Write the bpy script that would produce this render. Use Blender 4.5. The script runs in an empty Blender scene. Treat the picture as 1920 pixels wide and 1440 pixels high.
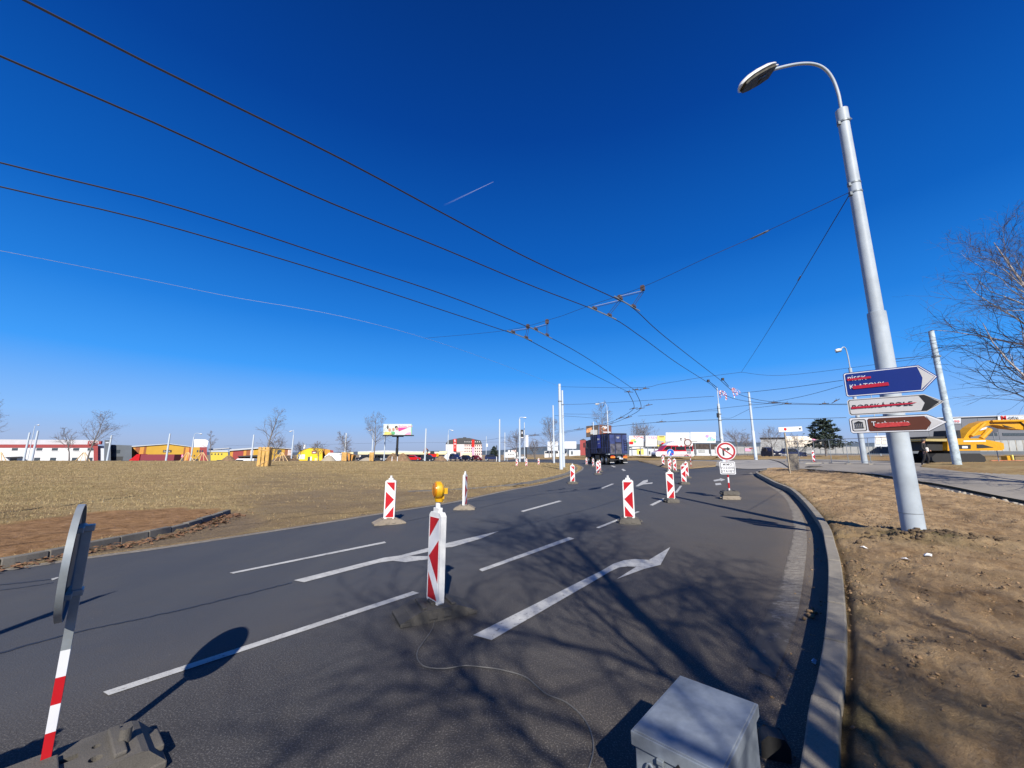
import bpy, math, random
import numpy as np
from mathutils import Vector, Matrix
R = math.radians
random.seed(7)
rng = np.random.default_rng(11)
S = bpy.context.scene
COL = S.collection

# ---------------------------------------------------------------- camera, sky, sun, exposure
F_PX, CAM_H = 735.0, 1.65
PITCH = math.atan(132.0 / F_PX)
CP, SP = math.cos(PITCH), math.sin(PITCH)
cd = bpy.data.cameras.new('camera')
cam = bpy.data.objects.new('camera', cd); COL.objects.link(cam)
cd.sensor_width = 36.0; cd.lens = F_PX / 1920.0 * 36.0
cd.clip_start = 0.05; cd.clip_end = 20000
cam.location = (0, 0, CAM_H); cam.rotation_euler = (math.pi / 2 + PITCH, 0, 0)
S.camera = cam
SUN_EL, SUN_AZ = R(36.5), R(5.0)          # sun stands behind the camera, a little to the right
wd = bpy.data.worlds.new('World'); S.world = wd; wd.use_nodes = True
nt = wd.node_tree
bg = nt.nodes['Background']
sky = nt.nodes.new('ShaderNodeTexSky'); sky.sky_type = 'NISHITA'; sky.sun_disc = False
sky.sun_elevation = SUN_EL; sky.sun_rotation = math.pi - SUN_AZ
sky.altitude = 300; sky.air_density = 1.0; sky.dust_density = 0.4; sky.ozone_density = 3.0
geo = nt.nodes.new('ShaderNodeTexCoord'); sep = nt.nodes.new('ShaderNodeSeparateXYZ'); nt.links.new(geo.outputs['Generated'], sep.inputs[0])
rp_ = nt.nodes.new('ShaderNodeValToRGB'); el_ = rp_.color_ramp.elements                     # clear winter sky by height above the horizon
for k_, (p_, c_) in enumerate(((0.0, (.36, .45, .66)), (.03, (.37, .50, .78)), (.075, (.27, .53, .98)), (.19, (.050, .345, .97)), (.30, (.014, .215, .76)), (.44, (.0025, .120, .54)), (.67, (.0, .053, .325)), (.82, (.0, .034, .22)), (1.0, (.0, .024, .16)))):
    if k_ > 1: el_.new(p_)
    el_[k_].position = p_; el_[k_].color = (*c_, 1)
nt.links.new(sep.outputs[2], rp_.inputs[0])
ml_ = nt.nodes.new('ShaderNodeVectorMath'); ml_.operation = 'SCALE'; ml_.inputs['Scale'].default_value = 10.0; nt.links.new(rp_.outputs[0], ml_.inputs[0])
mx_ = nt.nodes.new('ShaderNodeMix'); mx_.data_type = 'RGBA'; mx_.inputs[0].default_value = 0.97
nt.links.new(sky.outputs[0], mx_.inputs[6]); nt.links.new(ml_.outputs[0], mx_.inputs[7])
nt.links.new(mx_.outputs[2], bg.inputs[0]); bg.inputs[1].default_value = 0.067
ld = bpy.data.lights.new('sun', 'SUN'); ld.energy = 4.9; ld.angle = R(0.55); ld.color = (1.0, 0.94, 0.84)
sun = bpy.data.objects.new('sun', ld); COL.objects.link(sun)
sdir = Vector((-math.sin(SUN_AZ) * math.cos(SUN_EL), math.cos(SUN_AZ) * math.cos(SUN_EL), -math.sin(SUN_EL)))
sun.rotation_euler = sdir.to_track_quat('-Z', 'Y').to_euler()
S.view_settings.view_transform = 'Standard'; S.view_settings.look = 'None'
S.view_settings.exposure = 0.58; S.view_settings.gamma = 1.0
S.render.engine = 'CYCLES'; S.render.filter_size = 1.15
try:
    S.cycles.transparent_max_bounces = 16; S.cycles.max_bounces = 6
except Exception: pass

# ---------------------------------------------------------------- terrain and image-coordinate helpers
def sstep(t):
    t = np.clip(t, 0.0, 1.0); return t * t * (3 - 2 * t)
def hgt(x, y):
    """height of the ground: flat, rising 0.9 m towards the right, dropping away beyond the crest of the grass on the left"""
    x = np.asarray(x, float); y = np.asarray(y, float)
    return 0.9 * sstep((x - 8) / 19.0) * sstep((y - 6) / 14.0) - 2.3 * sstep((y - 108) / 14.0) * sstep((4 - x) / 22.0)
def ray(u, v):
    a = (u - 960.0) / F_PX; b = (720.0 - v) / F_PX
    return np.array([a, CP - b * SP, b * CP + SP])
_steps = np.concatenate([np.arange(0.5, 40, 0.02), np.arange(40, 160, 0.1), np.arange(160, 600, 1.0)])
def G(u, v, dz=0.0):
    """ground point hit by the sight line of an image pixel"""
    d = ray(u, v); d = d / d[1]
    z = CAM_H + d[2] * _steps; g = hgt(d[0] * _steps, _steps) + dz
    k = np.argmax(z <= g)
    if z[k] > g[k]: k = len(_steps) - 1
    D = _steps[k]
    return Vector((d[0] * D, D, float(hgt(d[0] * D, D)) + dz))
def Q(u, v, D):
    d = ray(u, v); d = d / d[1]
    return Vector((d[0] * D, D, CAM_H + d[2] * D))
def W(u, v, z):
    d = ray(u, v); t = (z - CAM_H) / d[2]
    return Vector((d[0] * t, d[1] * t, z))
def ground(x, y, dz=0.0): return Vector((x, y, float(hgt(x, y)) + dz))

def _hash(ix, iy, s):
    n = (ix.astype(np.int64) * 374761393 + iy.astype(np.int64) * 668265263 + s * 1442695041) & 0x7fffffff
    n = ((n ^ (n >> 13)) * 1274126177) & 0x7fffffff
    return ((n ^ (n >> 16)) & 0xffff) / 65535.0
def vnoise(x, y, s=0):
    x = np.asarray(x, float); y = np.asarray(y, float)
    ix = np.floor(x); iy = np.floor(y); fx = x - ix; fy = y - iy
    fx = fx * fx * (3 - 2 * fx); fy = fy * fy * (3 - 2 * fy)
    a = _hash(ix, iy, s); b = _hash(ix + 1, iy, s); c = _hash(ix, iy + 1, s); d = _hash(ix + 1, iy + 1, s)
    return (a * (1 - fx) + b * fx) * (1 - fy) + (c * (1 - fx) + d * fx) * fy
def fbm(x, y, o=4, s=0):
    r = 0; a = 0.5; f = 1.0
    for k in range(o):
        r = r + a * vnoise(np.asarray(x) * f, np.asarray(y) * f, s + k); a *= 0.5; f *= 2.03
    return r / (1 - 0.5 ** o)
def curve_pts(pts, n):
    """Catmull-Rom through pts, n samples evenly spread over arc length"""
    P = np.array([list(p) for p in pts], float)
    out = []
    for i in range(len(P) - 1):
        p0 = P[max(i - 1, 0)]; p1 = P[i]; p2 = P[i + 1]; p3 = P[min(i + 2, len(P) - 1)]
        for t in np.linspace(0, 1, 16, endpoint=False):
            out.append(0.5 * ((2 * p1) + (-p0 + p2) * t + (2 * p0 - 5 * p1 + 4 * p2 - p3) * t * t + (-p0 + 3 * p1 - 3 * p2 + p3) * t ** 3))
    out.append(P[-1]); out = np.array(out)
    L = np.concatenate([[0], np.cumsum(np.linalg.norm(np.diff(out, axis=0), axis=1))])
    s = np.linspace(0, L[-1], n)
    return np.stack([np.interp(s, L, out[:, k]) for k in range(out.shape[1])], 1)

# ---------------------------------------------------------------- materials
MAT = {}
def nodes(m): return m.node_tree.nodes, m.node_tree.links
def mat(name, col, rough=0.6, metal=0.0, var=0.12, scale=6.0, bump=0.0, bscale=60.0, emit=0.0, spec=0.5, alpha=1.0):
    """procedural paint / plastic / metal with a little dirt and unevenness"""
    if name in MAT: return MAT[name]
    m = bpy.data.materials.new(name); m.use_nodes = True
    N, L = nodes(m); b = N['Principled BSDF']
    tc = N.new('ShaderNodeTexCoord'); no = N.new('ShaderNodeTexNoise')
    no.inputs['Scale'].default_value = scale; no.inputs['Detail'].default_value = 6; no.inputs['Roughness'].default_value = 0.65
    L.new(tc.outputs['Object'], no.inputs['Vector'])
    mx = N.new('ShaderNodeMix'); mx.data_type = 'RGBA'
    c = np.array(col[:3]); lo = np.clip(c * (1 - var * 1.6), 0, 1); hi = np.clip(c * (1 + var), 0, 1)
    mx.inputs[6].default_value = (*lo, 1); mx.inputs[7].default_value = (*hi, 1)
    mr = N.new('ShaderNodeMapRange'); mr.inputs[1].default_value = 0.3; mr.inputs[2].default_value = 0.7
    L.new(no.outputs[0], mr.inputs[0]); L.new(mr.outputs[0], mx.inputs[0]); L.new(mx.outputs[2], b.inputs['Base Color'])
    b.inputs['Roughness'].default_value = rough; b.inputs['Metallic'].default_value = metal
    b.inputs['Specular IOR Level'].default_value = spec
    if alpha < 1: b.inputs['Alpha'].default_value = alpha
    if bump > 0:
        n2 = N.new('ShaderNodeTexNoise'); n2.inputs['Scale'].default_value = bscale; n2.inputs['Detail'].default_value = 8
        L.new(tc.outputs['Object'], n2.inputs['Vector'])
        bp = N.new('ShaderNodeBump'); bp.inputs['Strength'].default_value = bump; bp.inputs['Distance'].default_value = 0.02
        L.new(n2.outputs[0], bp.inputs['Height']); L.new(bp.outputs[0], b.inputs['Normal'])
    MAT[name] = m; return m
def ramp(N, stops):
    r = N.new('ShaderNodeValToRGB'); e = r.color_ramp.elements
    while len(e) < len(stops): e.new(0.5)
    for k, (p, c) in enumerate(stops):
        e[k].position = p; e[k].color = (*c, 1) if len(c) == 3 else c
    return r
def mixc(N, L, fac, a, b, mode='MIX'):
    x = N.new('ShaderNodeMix'); x.data_type = 'RGBA'; x.blend_type = mode
    for s, sock in ((fac, x.inputs[0]), (a, x.inputs[6]), (b, x.inputs[7])):
        if hasattr(s, 'is_linked') or hasattr(s, 'links'): L.new(s, sock)
        elif isinstance(s, (int, float)): sock.default_value = s
        else: sock.default_value = (*s, 1)
    return x.outputs[2]
def noise(N, L, vec, scale, det=6, rough=0.6):
    n = N.new('ShaderNodeTexNoise'); n.inputs['Scale'].default_value = scale
    n.inputs['Detail'].default_value = det; n.inputs['Roughness'].default_value = rough
    if vec is not None: L.new(vec, n.inputs['Vector'])
    return n.outputs[0]
def mrange(N, L, v, a, b, c=0.0, d=1.0):
    m = N.new('ShaderNodeMapRange'); L.new(v, m.inputs[0])
    for k, q in enumerate((a, b, c, d)): m.inputs[k + 1].default_value = q
    return m.outputs[0]
def bump(N, L, b, h, st, dist):
    bp = N.new('ShaderNodeBump'); bp.inputs['Strength'].default_value = st; bp.inputs['Distance'].default_value = dist
    L.new(h, bp.inputs['Height']); L.new(bp.outputs[0], b.inputs['Normal'])
def attr(N, name):
    a = N.new('ShaderNodeAttribute'); a.attribute_name = name; return a.outputs['Fac']
def stretch(N, L, vec, sc, rz=0.0):
    m = N.new('ShaderNodeMapping'); m.inputs['Scale'].default_value = sc; m.inputs['Rotation'].default_value = (0, 0, rz)
    L.new(vec, m.inputs['Vector']); return m.outputs[0]

def m_asphalt():
    m = bpy.data.materials.new('asphalt'); m.use_nodes = True; N, L = nodes(m); b = N['Principled BSDF']
    o = N.new('ShaderNodeTexCoord').outputs['Object']
    big = noise(N, L, o, 0.35, 5); mid = noise(N, L, o, 3.0, 6)
    lane = noise(N, L, stretch(N, L, o, (1.6, 0.10, 1), R(-28)), 1.0, 3)     # wheel tracks drawn along the lanes
    fine = noise(N, L, o, 90.0, 3, 0.7); grit = N.new('ShaderNodeTexVoronoi'); grit.inputs['Scale'].default_value = 85
    L.new(o, grit.inputs['Vector'])
    c = mixc(N, L, mrange(N, L, big, .35, .65), (.056, .061, .074), (.073, .075, .080))
    c = mixc(N, L, mrange(N, L, lane, .42, .62, 0, .45), c, (.049, .054, .068))
    c = mixc(N, L, mrange(N, L, mid, .5, .75, 0, .35), c, (.082, .076, .070))
    c = mixc(N, L, attr(N, 'wear'), c, (.118, .100, .080))
    c = mixc(N, L, attr(N, 'dust'), c, (.185, .150, .115))
    sp = mrange(N, L, fine, .52, .70)
    c = mixc(N, L, mixc(N, L, attr(N, 'coarse'), (.22,)*3, (.95,)*3), c, mixc(N, L, sp, mixc(N, L, 1.0, c, (.50, .50, .51), 'MULTIPLY'), mixc(N, L, 1.0, c, (2.15, 2.15, 2.12), 'MULTIPLY')))
    st = mrange(N, L, noise(N, L, o, .9, 7, .7), .60, .70, 0, .55); c = mixc(N, L, st, c, mixc(N, L, 1.0, c, (.62, .62, .64), 'MULTIPLY'))
    chip = mrange(N, L, noise(N, L, o, 26.0, 2), .74, .78)
    c = mixc(N, L, chip, c, (.22, .20, .17))
    L.new(c, b.inputs['Base Color']); b.inputs['Roughness'].default_value = .82; b.inputs['Specular IOR Level'].default_value = .35
    bump(N, L, b, fine, .8, .008)
    MAT['asphalt'] = m; return m
def m_paving(name, a, c2, scale=1.0):
    m = bpy.data.materials.new(name); m.use_nodes = True; N, L = nodes(m); b = N['Principled BSDF']
    o = N.new('ShaderNodeTexCoord').outputs['Object']
    c = mixc(N, L, mrange(N, L, noise(N, L, o, .8 * scale, 7, .7), .35, .65), a, c2)
    f = noise(N, L, o, 70 * scale, 4, .7)
    c = mixc(N, L, mrange(N, L, f, .4, .65, 0, .5), c, tuple(x * .62 for x in a))
    c = mixc(N, L, mrange(N, L, noise(N, L, o, 9 * scale, 4), .62, .75, 0, .6), c, tuple(x * .6 for x in c2))
    L.new(c, b.inputs['Base Color']); b.inputs['Roughness'].default_value = .85
    bump(N, L, b, f, .5, .008); MAT[name] = m; return m
def m_paint():
    m = bpy.data.materials.new('road_paint'); m.use_nodes = True; N, L = nodes(m); b = N['Principled BSDF']
    o = N.new('ShaderNodeTexCoord').outputs['Object']
    w = noise(N, L, o, 16, 8, .75); k = noise(N, L, o, 120, 3, .7)
    c = mixc(N, L, mrange(N, L, noise(N, L, o, 5, 5), .3, .7), (.34, .34, .33), (.50, .50, .48))
    c = mixc(N, L, mrange(N, L, w, .55, .66), c, (.14, .135, .13))
    c = mixc(N, L, mrange(N, L, k, .60, .72, 0, .7), c, (.15, .145, .14))
    L.new(c, b.inputs['Base Color']); b.inputs['Roughness'].default_value = .7
    bump(N, L, b, k, .5, .006); MAT['road_paint'] = m; return m
def m_soil():
    m = bpy.data.materials.new('bare_soil'); m.use_nodes = True; N, L = nodes(m); b = N['Principled BSDF']
    o = N.new('ShaderNodeTexCoord').outputs['Object']
    drag = noise(N, L, stretch(N, L, o, (1.0, .45, 1), R(55)), 1.6, 8, .7)
    c = mixc(N, L, mrange(N, L, drag, .33, .66), (.28, .172, .082), (.62, .435, .245))
    c = mixc(N, L, mrange(N, L, noise(N, L, o, 7, 7, .75), .52, .72, 0, .5), c, (.165, .105, .055))
    c = mixc(N, L, mrange(N, L, noise(N, L, o, 22, 5, .7), .56, .70, 0, .7), c, (.52, .41, .285))
    f = noise(N, L, o, 55, 6, .75)
    c = mixc(N, L, mrange(N, L, f, .57, .74, 0, .6), c, (.12, .075, .04))
    c = mixc(N, L, attr(N, 'dark'), c, (.115, .078, .045))
    c = mixc(N, L, attr(N, 'moss'), c, (.12, .105, .048))
    L.new(c, b.inputs['Base Color']); b.inputs['Roughness'].default_value = .95; b.inputs['Specular IOR Level'].default_value = .15
    fz = noise(N, L, stretch(N, L, o, (1.0, .55, 1), R(50)), 130, 8, .8); c = mixc(N, L, mrange(N, L, fz, .53, .66, 0, .7), c, (.15, .095, .05)); c = mixc(N, L, mrange(N, L, fz, .47, .36, 0, .55), c, (.56, .43, .27)); L.new(c, b.inputs['Base Color'])
    ad = N.new('ShaderNodeMath'); ad.operation = 'ADD'; L.new(noise(N, L, o, 34, 6, .7), ad.inputs[0]); L.new(fz, ad.inputs[1]); bump(N, L, b, ad.outputs[0], 1.0, .035); MAT['bare_soil'] = m; return m
def m_field():
    m = bpy.data.materials.new('dry_turf'); m.use_nodes = True; N, L = nodes(m); b = N['Principled BSDF']
    o = N.new('ShaderNodeTexCoord').outputs['Object']
    st = noise(N, L, stretch(N, L, o, (.5, 1.2, 1), R(20)), .55, 8, .7)
    c = mixc(N, L, mrange(N, L, st, .34, .64), (.225, .155, .075), (.37, .28, .142))
    c = mixc(N, L, mrange(N, L, noise(N, L, stretch(N, L, o, (.6, 1.6, 1)), 3.2, 7, .7), .48, .68, 0, .75), c, (.165, .105, .044))
    c = mixc(N, L, mrange(N, L, noise(N, L, o, 1.3, 6), .60, .75, 0, .45), c, (.22, .19, .07))
    pt = noise(N, L, o, .11, 5, .6); c = mixc(N, L, mrange(N, L, pt, .42, .62, 0, .7), c, mixc(N, L, 1.0, c, (.88, .91, .80), 'MULTIPLY')); c = mixc(N, L, mrange(N, L, noise(N, L, o, .32, 6, .65), .50, .66, 0, .55), c, (.25, .170, .085))
    f = noise(N, L, o, 28, 6, .75)
    c = mixc(N, L, mrange(N, L, f, .5, .72, 0, .6), c, (.40, .305, .165))
    s = mixc(N, L, mrange(N, L, noise(N, L, o, 4.5, 8, .75), .35, .7), (.16, .086, .038), (.39, .235, .120))
    c = mixc(N, L, attr(N, 'soil'), c, s)
    c = mixc(N, L, attr(N, 'mud'), c, mixc(N, L, mrange(N, L, f, .35, .7), (.125, .090, .058), (.27, .205, .13)))
    L.new(c, b.inputs['Base Color']); b.inputs['Roughness'].default_value = .95; b.inputs['Specular IOR Level'].default_value = .1
    bump(N, L, b, noise(N, L, o, 20, 8, .75), 1.0, .05); MAT['dry_turf'] = m; return m
def m_gutter():
    m = bpy.data.materials.new('gutter_band'); m.use_nodes = True; N, L = nodes(m); b = N['Principled BSDF']
    o = N.new('ShaderNodeTexCoord').outputs['Object']
    s1 = noise(N, L, stretch(N, L, o, (2.5, 10, 1), R(12)), 2.2, 9, .8); s2 = noise(N, L, o, 60, 5, .75)
    c = mixc(N, L, mrange(N, L, s1, .40, .62), (.12, .105, .086), (.33, .298, .25))
    c = mixc(N, L, mrange(N, L, s2, .45, .65, 0, .75), c, (.085, .076, .066)); c = mixc(N, L, mrange(N, L, noise(N, L, o, 1.1, 5), .52, .72, 0, .8), c, (.13, .115, .10)); fa = N.new('ShaderNodeMath'); fa.operation = 'ADD'; L.new(attr(N, 'fade'), fa.inputs[0]); L.new(mrange(N, L, noise(N, L, o, 14, 7, .75), .35, .65, -.5, .5), fa.inputs[1]); c = mixc(N, L, mrange(N, L, fa.outputs[0], .30, .55), c, (.105, .092, .076))
    L.new(c, b.inputs['Base Color']); b.inputs['Roughness'].default_value = .9; bump(N, L, b, s2, .7, .01); MAT['gutter_band'] = m
m_asphalt(); m_paint(); m_soil(); m_field(); m_gutter()
m_paving('concrete_kerb', (.185, .165, .132), (.30, .268, .215), 2.2)
m_paving('kerb_grey', (.115, .105, .09), (.185, .17, .145), 1.6)
m_paving('pavement', (.23, .205, .17), (.31, .28, .235), .7)
m_paving('side_concrete', (.26, .245, .22), (.36, .335, .30), .5)
m_paving('rubber_grey', (.085, .078, .068), (.135, .122, .105), 2.0)
m_paving('rubber_dark', (.045, .043, .040), (.085, .078, .07), 2.0)
m_paving('rubber_tan', (.21, .175, .135), (.30, .255, .20), 2.0)
m_paving('ground_far', (.22, .155, .08), (.32, .235, .125), .15)
M = MAT
mat('white_plastic', (.68, .68, .67), .42, var=.10, scale=9); mat('red_sheet', (.43, .008, .014), .35, var=.05)
mat('white_sheet', (.64, .65, .68), .3, var=.03); mat('amber', (.58, .20, .006), .2, var=.1); mat('yellow_plastic', (.62, .34, .01), .4, var=.06)
mat('galv', (.27, .30, .32), .42, .35, var=.12, scale=9); mat('galv_dark', (.20, .23, .25), .5, .3, var=.15)
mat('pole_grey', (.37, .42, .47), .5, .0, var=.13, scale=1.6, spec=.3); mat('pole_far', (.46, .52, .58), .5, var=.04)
mat('pole_rusty', (.42, .50, .55), .6, var=.28, scale=3.0)
mat('lamp_white', (.62, .62, .61), .35, var=.04); mat('lamp_glass', (.085, .080, .066), .6, var=.4, scale=9, spec=.04)
mat('black', (.012, .012, .013), .5, var=.2); mat('black_rubber', (.02, .02, .021), .7, var=.2)
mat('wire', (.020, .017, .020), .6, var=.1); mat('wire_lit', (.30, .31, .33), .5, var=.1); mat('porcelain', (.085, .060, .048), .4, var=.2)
mat('sign_blue', (.001, .018, .17), .45, var=.03); mat('sign_brown', (.095, .028, .012), .4, var=.04); mat('sign_grey', (.50, .50, .50), .4, var=.03)
mat('tape_red', (.40, .008, .030), .45, var=.08); mat('brush_red', (.45, .035, .035), .6, var=.25, scale=20)
mat('cab_blue', (.205, .232, .265), .42, .15, var=.26, scale=5, bump=.08, bscale=8); mat('cable_grey', (.11, .106, .10), .6)
mat('wood_new', (.52, .31, .09), .7, var=.2, scale=3); mat('wood_pale', (.66, .47, .25), .7, var=.15)
mat('glass_dark', (.015, .018, .022), .08, var=.1); mat('tyre', (.012, .012, .012), .8); mat('rim', (.32, .33, .35), .35, .6)
mat('skip_blue', (.028, .044, .145), .5, var=.3, scale=1.2); mat('skip_navy_shade', (.012, .014, .044), .6, var=.3, scale=1.2); mat('skip_panel', (.01, .022, .30), .4)
mat('tail_red', (.55, .02, .015), .25); mat('tail_orange', (.80, .22, .03), .3)
mat('car_red', (.48, .012, .015), .25); mat('car_dark', (.012, .014, .03), .22); mat('car_maroon', (.10, .012, .018), .3); mat('car_white', (.75, .76, .78), .3); mat('car_navy', (.012, .02, .07), .25)
mat('amb_red', (.42, .012, .03), .3); mat('exc_yellow', (.56, .28, .010), .4, var=.1); mat('exc_dark', (.02, .02, .02), .7)
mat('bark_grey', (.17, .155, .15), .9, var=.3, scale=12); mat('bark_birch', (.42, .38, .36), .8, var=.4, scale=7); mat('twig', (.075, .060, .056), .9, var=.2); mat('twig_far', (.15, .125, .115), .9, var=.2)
mat('needle', (.028, .048, .034), .8, var=.35, scale=2); mat('bush', (.05, .055, .04), .9, var=.3)
mat('wall_white', (.60, .60, .60), .7, var=.04, scale=.5); mat('wall_pink', (.66, .50, .47), .8, var=.05, scale=.5); mat('wall_yellow', (.46, .27, .03), .7, var=.05, scale=.4)
mat('wall_lemon', (.58, .43, .05), .7, var=.05, scale=.4); mat('wall_cream', (.72, .62, .36), .7, var=.05); mat('wall_orange', (.52, .24, .05), .7, var=.06); mat('wall_brown', (.25, .085, .035), .7, var=.06); mat('wall_red', (.27, .045, .045), .7, var=.06)
mat('wall_grey', (.10, .115, .135), .7, var=.08, scale=.5); mat('wall_lightgrey', (.50, .54, .60), .7, var=.05); mat('roof_light', (.44, .46, .49), .6, var=.05, scale=.5); mat('roof_dark', (.045, .047, .05), .7, var=.1)
mat('hall_grey', (.13, .14, .165), .7, var=.06, scale=.4); mat('fence_grey', (.29, .30, .31), .8, var=.12, scale=1.2); mat('fence_white', (.33, .35, .355), .8, var=.12, scale=1)
mat('window_far', (.055, .07, .085), .15, var=.3); mat('magenta', (.70, .04, .25), .5); mat('pink', (.75, .30, .45), .5); mat('sky_print', (.66, .84, .86), .5); mat('print_dark', (.05, .035, .03), .5, var=.5, scale=1.5)
mat('print_green', (.10, .42, .16), .5); mat('print_yellow', (.75, .62, .15), .5, var=.2); mat('print_skin', (.45, .24, .16), .6, var=.2); mat('print_teal', (.30, .62, .62), .5); mat('print_lilac', (.42, .28, .62), .5); mat('print_brown', (.16, .045, .025), .5, var=.4, scale=1.2); mat('print_orange', (.62, .27, .10), .6, var=.5, scale=1.5); mat('print_grey', (.33, .34, .35), .6)
mat('dirt_pile', (.20, .13, .075), .95, var=.35, scale=2, bump=.6, bscale=8); mat('jacket_black', (.014, .014, .016), .85, var=.3); mat('trousers', (.016, .016, .02), .9, var=.3); mat('skin', (.45, .25, .17), .6, var=.1); mat('hair_grey', (.10, .09, .085), .8); mat('bag_white', (.72, .72, .70), .6)
mat('hill_haze', (.060, .085, .115), .95, var=.15, scale=.004); mat('pipe_orange', (.62, .20, .09), .6); mat('blue_sign', (.01, .11, .50), .35); mat('sign_back', (.075, .085, .12), .5, var=.15)
mat('leaf_brown', (.19, .10, .05), .8, var=.35, scale=30); mat('litter', (.78, .78, .77), .6); mat('litter_blue', (.45, .55, .72), .5); mat('concrete_old', (.34, .295, .225), .9, var=.2, scale=8, bump=.4); mat('door_dark', (.075, .075, .085), .5)

# ---------------------------------------------------------------- mesh builder
class MB:
    def __init__(s): s.v = []; s.f = []; s.m = []
    def add(s, vs, fs, mi=0):
        o = len(s.v); s.v += [tuple(p) for p in vs]; s.f += [tuple(i + o for i in q) for q in fs]; s.m += [mi] * len(fs); return s
    def box(s, c, d, rz=0.0, mi=0, top=(1, 1)):
        cx, cy, cz = c; a, b, h = d[0] / 2, d[1] / 2, d[2] / 2; C, Sn = math.cos(rz), math.sin(rz); vs = []
        for k, (zx, tx, ty) in enumerate(((-h, 1, 1), (h, top[0], top[1]))):
            for x, y in ((-a * tx, -b * ty), (a * tx, -b * ty), (a * tx, b * ty), (-a * tx, b * ty)):
                vs.append((cx + x * C - y * Sn, cy + x * Sn + y * C, cz + zx))
        return s.add(vs, [(3, 2, 1, 0), (4, 5, 6, 7), (0, 1, 5, 4), (1, 2, 6, 5), (2, 3, 7, 6), (3, 0, 4, 7)], mi)
    def beam(s, a, b, w, h, mi=0, up=(0, 0, 1)):
        a = Vector(a); b = Vector(b); d = (b - a).normalized(); u = Vector(up)
        x = d.cross(u)
        if x.length < 1e-4: x = d.cross(Vector((1, 0, 0)))
        x.normalize(); z = x.cross(d); vs = []
        for p in (a, b):
            for i, j in ((-1, -1), (1, -1), (1, 1), (-1, 1)): vs.append(p + x * (i * w / 2) + z * (j * h / 2))
        return s.add(vs, [(3, 2, 1, 0), (4, 5, 6, 7), (0, 1, 5, 4), (1, 2, 6, 5), (2, 3, 7, 6), (3, 0, 4, 7)], mi)
    def tube(s, pts, r, n=8, mi=0, caps=True):
        pts = [Vector(p) for p in pts]; k = len(pts); rr = r if hasattr(r, '__len__') else [r] * k
        vs = []; fs = []; prev = None
        for i, p in enumerate(pts):
            d = (pts[min(i + 1, k - 1)] - pts[max(i - 1, 0)])
            if d.length < 1e-9: d = Vector((0, 0, 1))
            d.normalize()
            if prev is None:
                x = d.cross(Vector((0, 0, 1)))
                if x.length < 1e-3: x = d.cross(Vector((0, 1, 0)))
            else: x = prev - d * prev.dot(d)
            x.normalize(); prev = x; y = d.cross(x)
            for j in range(n):
                a = 2 * math.pi * j / n; vs.append(p + (x * math.cos(a) + y * math.sin(a)) * rr[i])
        for i in range(k - 1):
            for j in range(n):
                fs.append((i * n + j, i * n + (j + 1) % n, (i + 1) * n + (j + 1) % n, (i + 1) * n + j))
        if caps and n > 2:
            fs.append(tuple(range(n - 1, -1, -1))); fs.append(tuple((k - 1) * n + j for j in range(n)))
        return s.add(vs, fs, mi)
    def prism(s, poly, o, ux, uy, depth, mi=0, mi_side=None):
        """outline poly in the (ux, uy) plane at o, given a thickness along ux x uy (towards the viewer side)"""
        o = Vector(o); ux = Vector(ux); uy = Vector(uy); nrm = ux.cross(uy).normalized() * depth; n = len(poly)
        a = [o + ux * p[0] + uy * p[1] for p in poly]; b = [p + nrm for p in a]
        s.add(a + b, [tuple(range(n - 1, -1, -1)), tuple(range(n, 2 * n))], mi)
        s.add(a + b, [(i, (i + 1) % n, n + (i + 1) % n, n + i) for i in range(n)], mi if mi_side is None else mi_side); return s
    def disc(s, c, nrm, r, th, n=32, mi=0, sq=1.0, mi_side=None):
        nrm = Vector(nrm).normalized(); x = Vector((0, 0, 1)).cross(nrm)
        if x.length < 1e-3: x = Vector((1, 0, 0))
        x.normalize(); y = nrm.cross(x)
        return s.prism([(r * math.cos(2 * math.pi * i / n), sq * r * math.sin(2 * math.pi * i / n)) for i in range(n)], c, x, y, th, mi, mi_side)
    def ball(s, c, r, n=10, mi=0):
        r = r if hasattr(r, '__len__') else (r, r, r); vs = []; fs = []; m = max(5, n // 2 + 1)
        for i in range(m + 1):
            t = math.pi * i / m
            for j in range(n):
                a = 2 * math.pi * j / n
                vs.append((c[0] + r[0] * math.sin(t) * math.cos(a), c[1] + r[1] * math.sin(t) * math.sin(a), c[2] + r[2] * math.cos(t)))
        for i in range(m):
            for j in range(n): fs.append((i * n + j, (i + 1) * n + j, (i + 1) * n + (j + 1) % n, i * n + (j + 1) % n))
        return s.add(vs, fs, mi)
    def sheet(s, pts, mi=0): return s.add(pts, [tuple(range(len(pts)))], mi)
    def build(s, name, mats, parent=None, loc=None, smooth=False, angle=35, bevel=0.0):
        me = bpy.data.meshes.new(name); me.from_pydata(s.v, [], s.f)
        mats = mats if isinstance(mats, (list, tuple)) else [mats]
        for q in mats: me.materials.append(M[q] if isinstance(q, str) else q)
        me.polygons.foreach_set('material_index', s.m)
        me.validate(); me.update()
        if smooth:
            me.polygons.foreach_set('use_smooth', [True] * len(me.polygons))
            try: me.set_sharp_from_angle(angle=R(angle))
            except Exception: pass
        o = bpy.data.objects.new(name, me); COL.objects.link(o)
        if parent: o.parent = parent
        if loc is not None: o.location = loc
        if bevel > 0:
            b = o.modifiers.new('bevel', 'BEVEL'); b.width = bevel; b.segments = 2; b.limit_method = 'ANGLE'; b.angle_limit = R(40)
        return o
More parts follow.
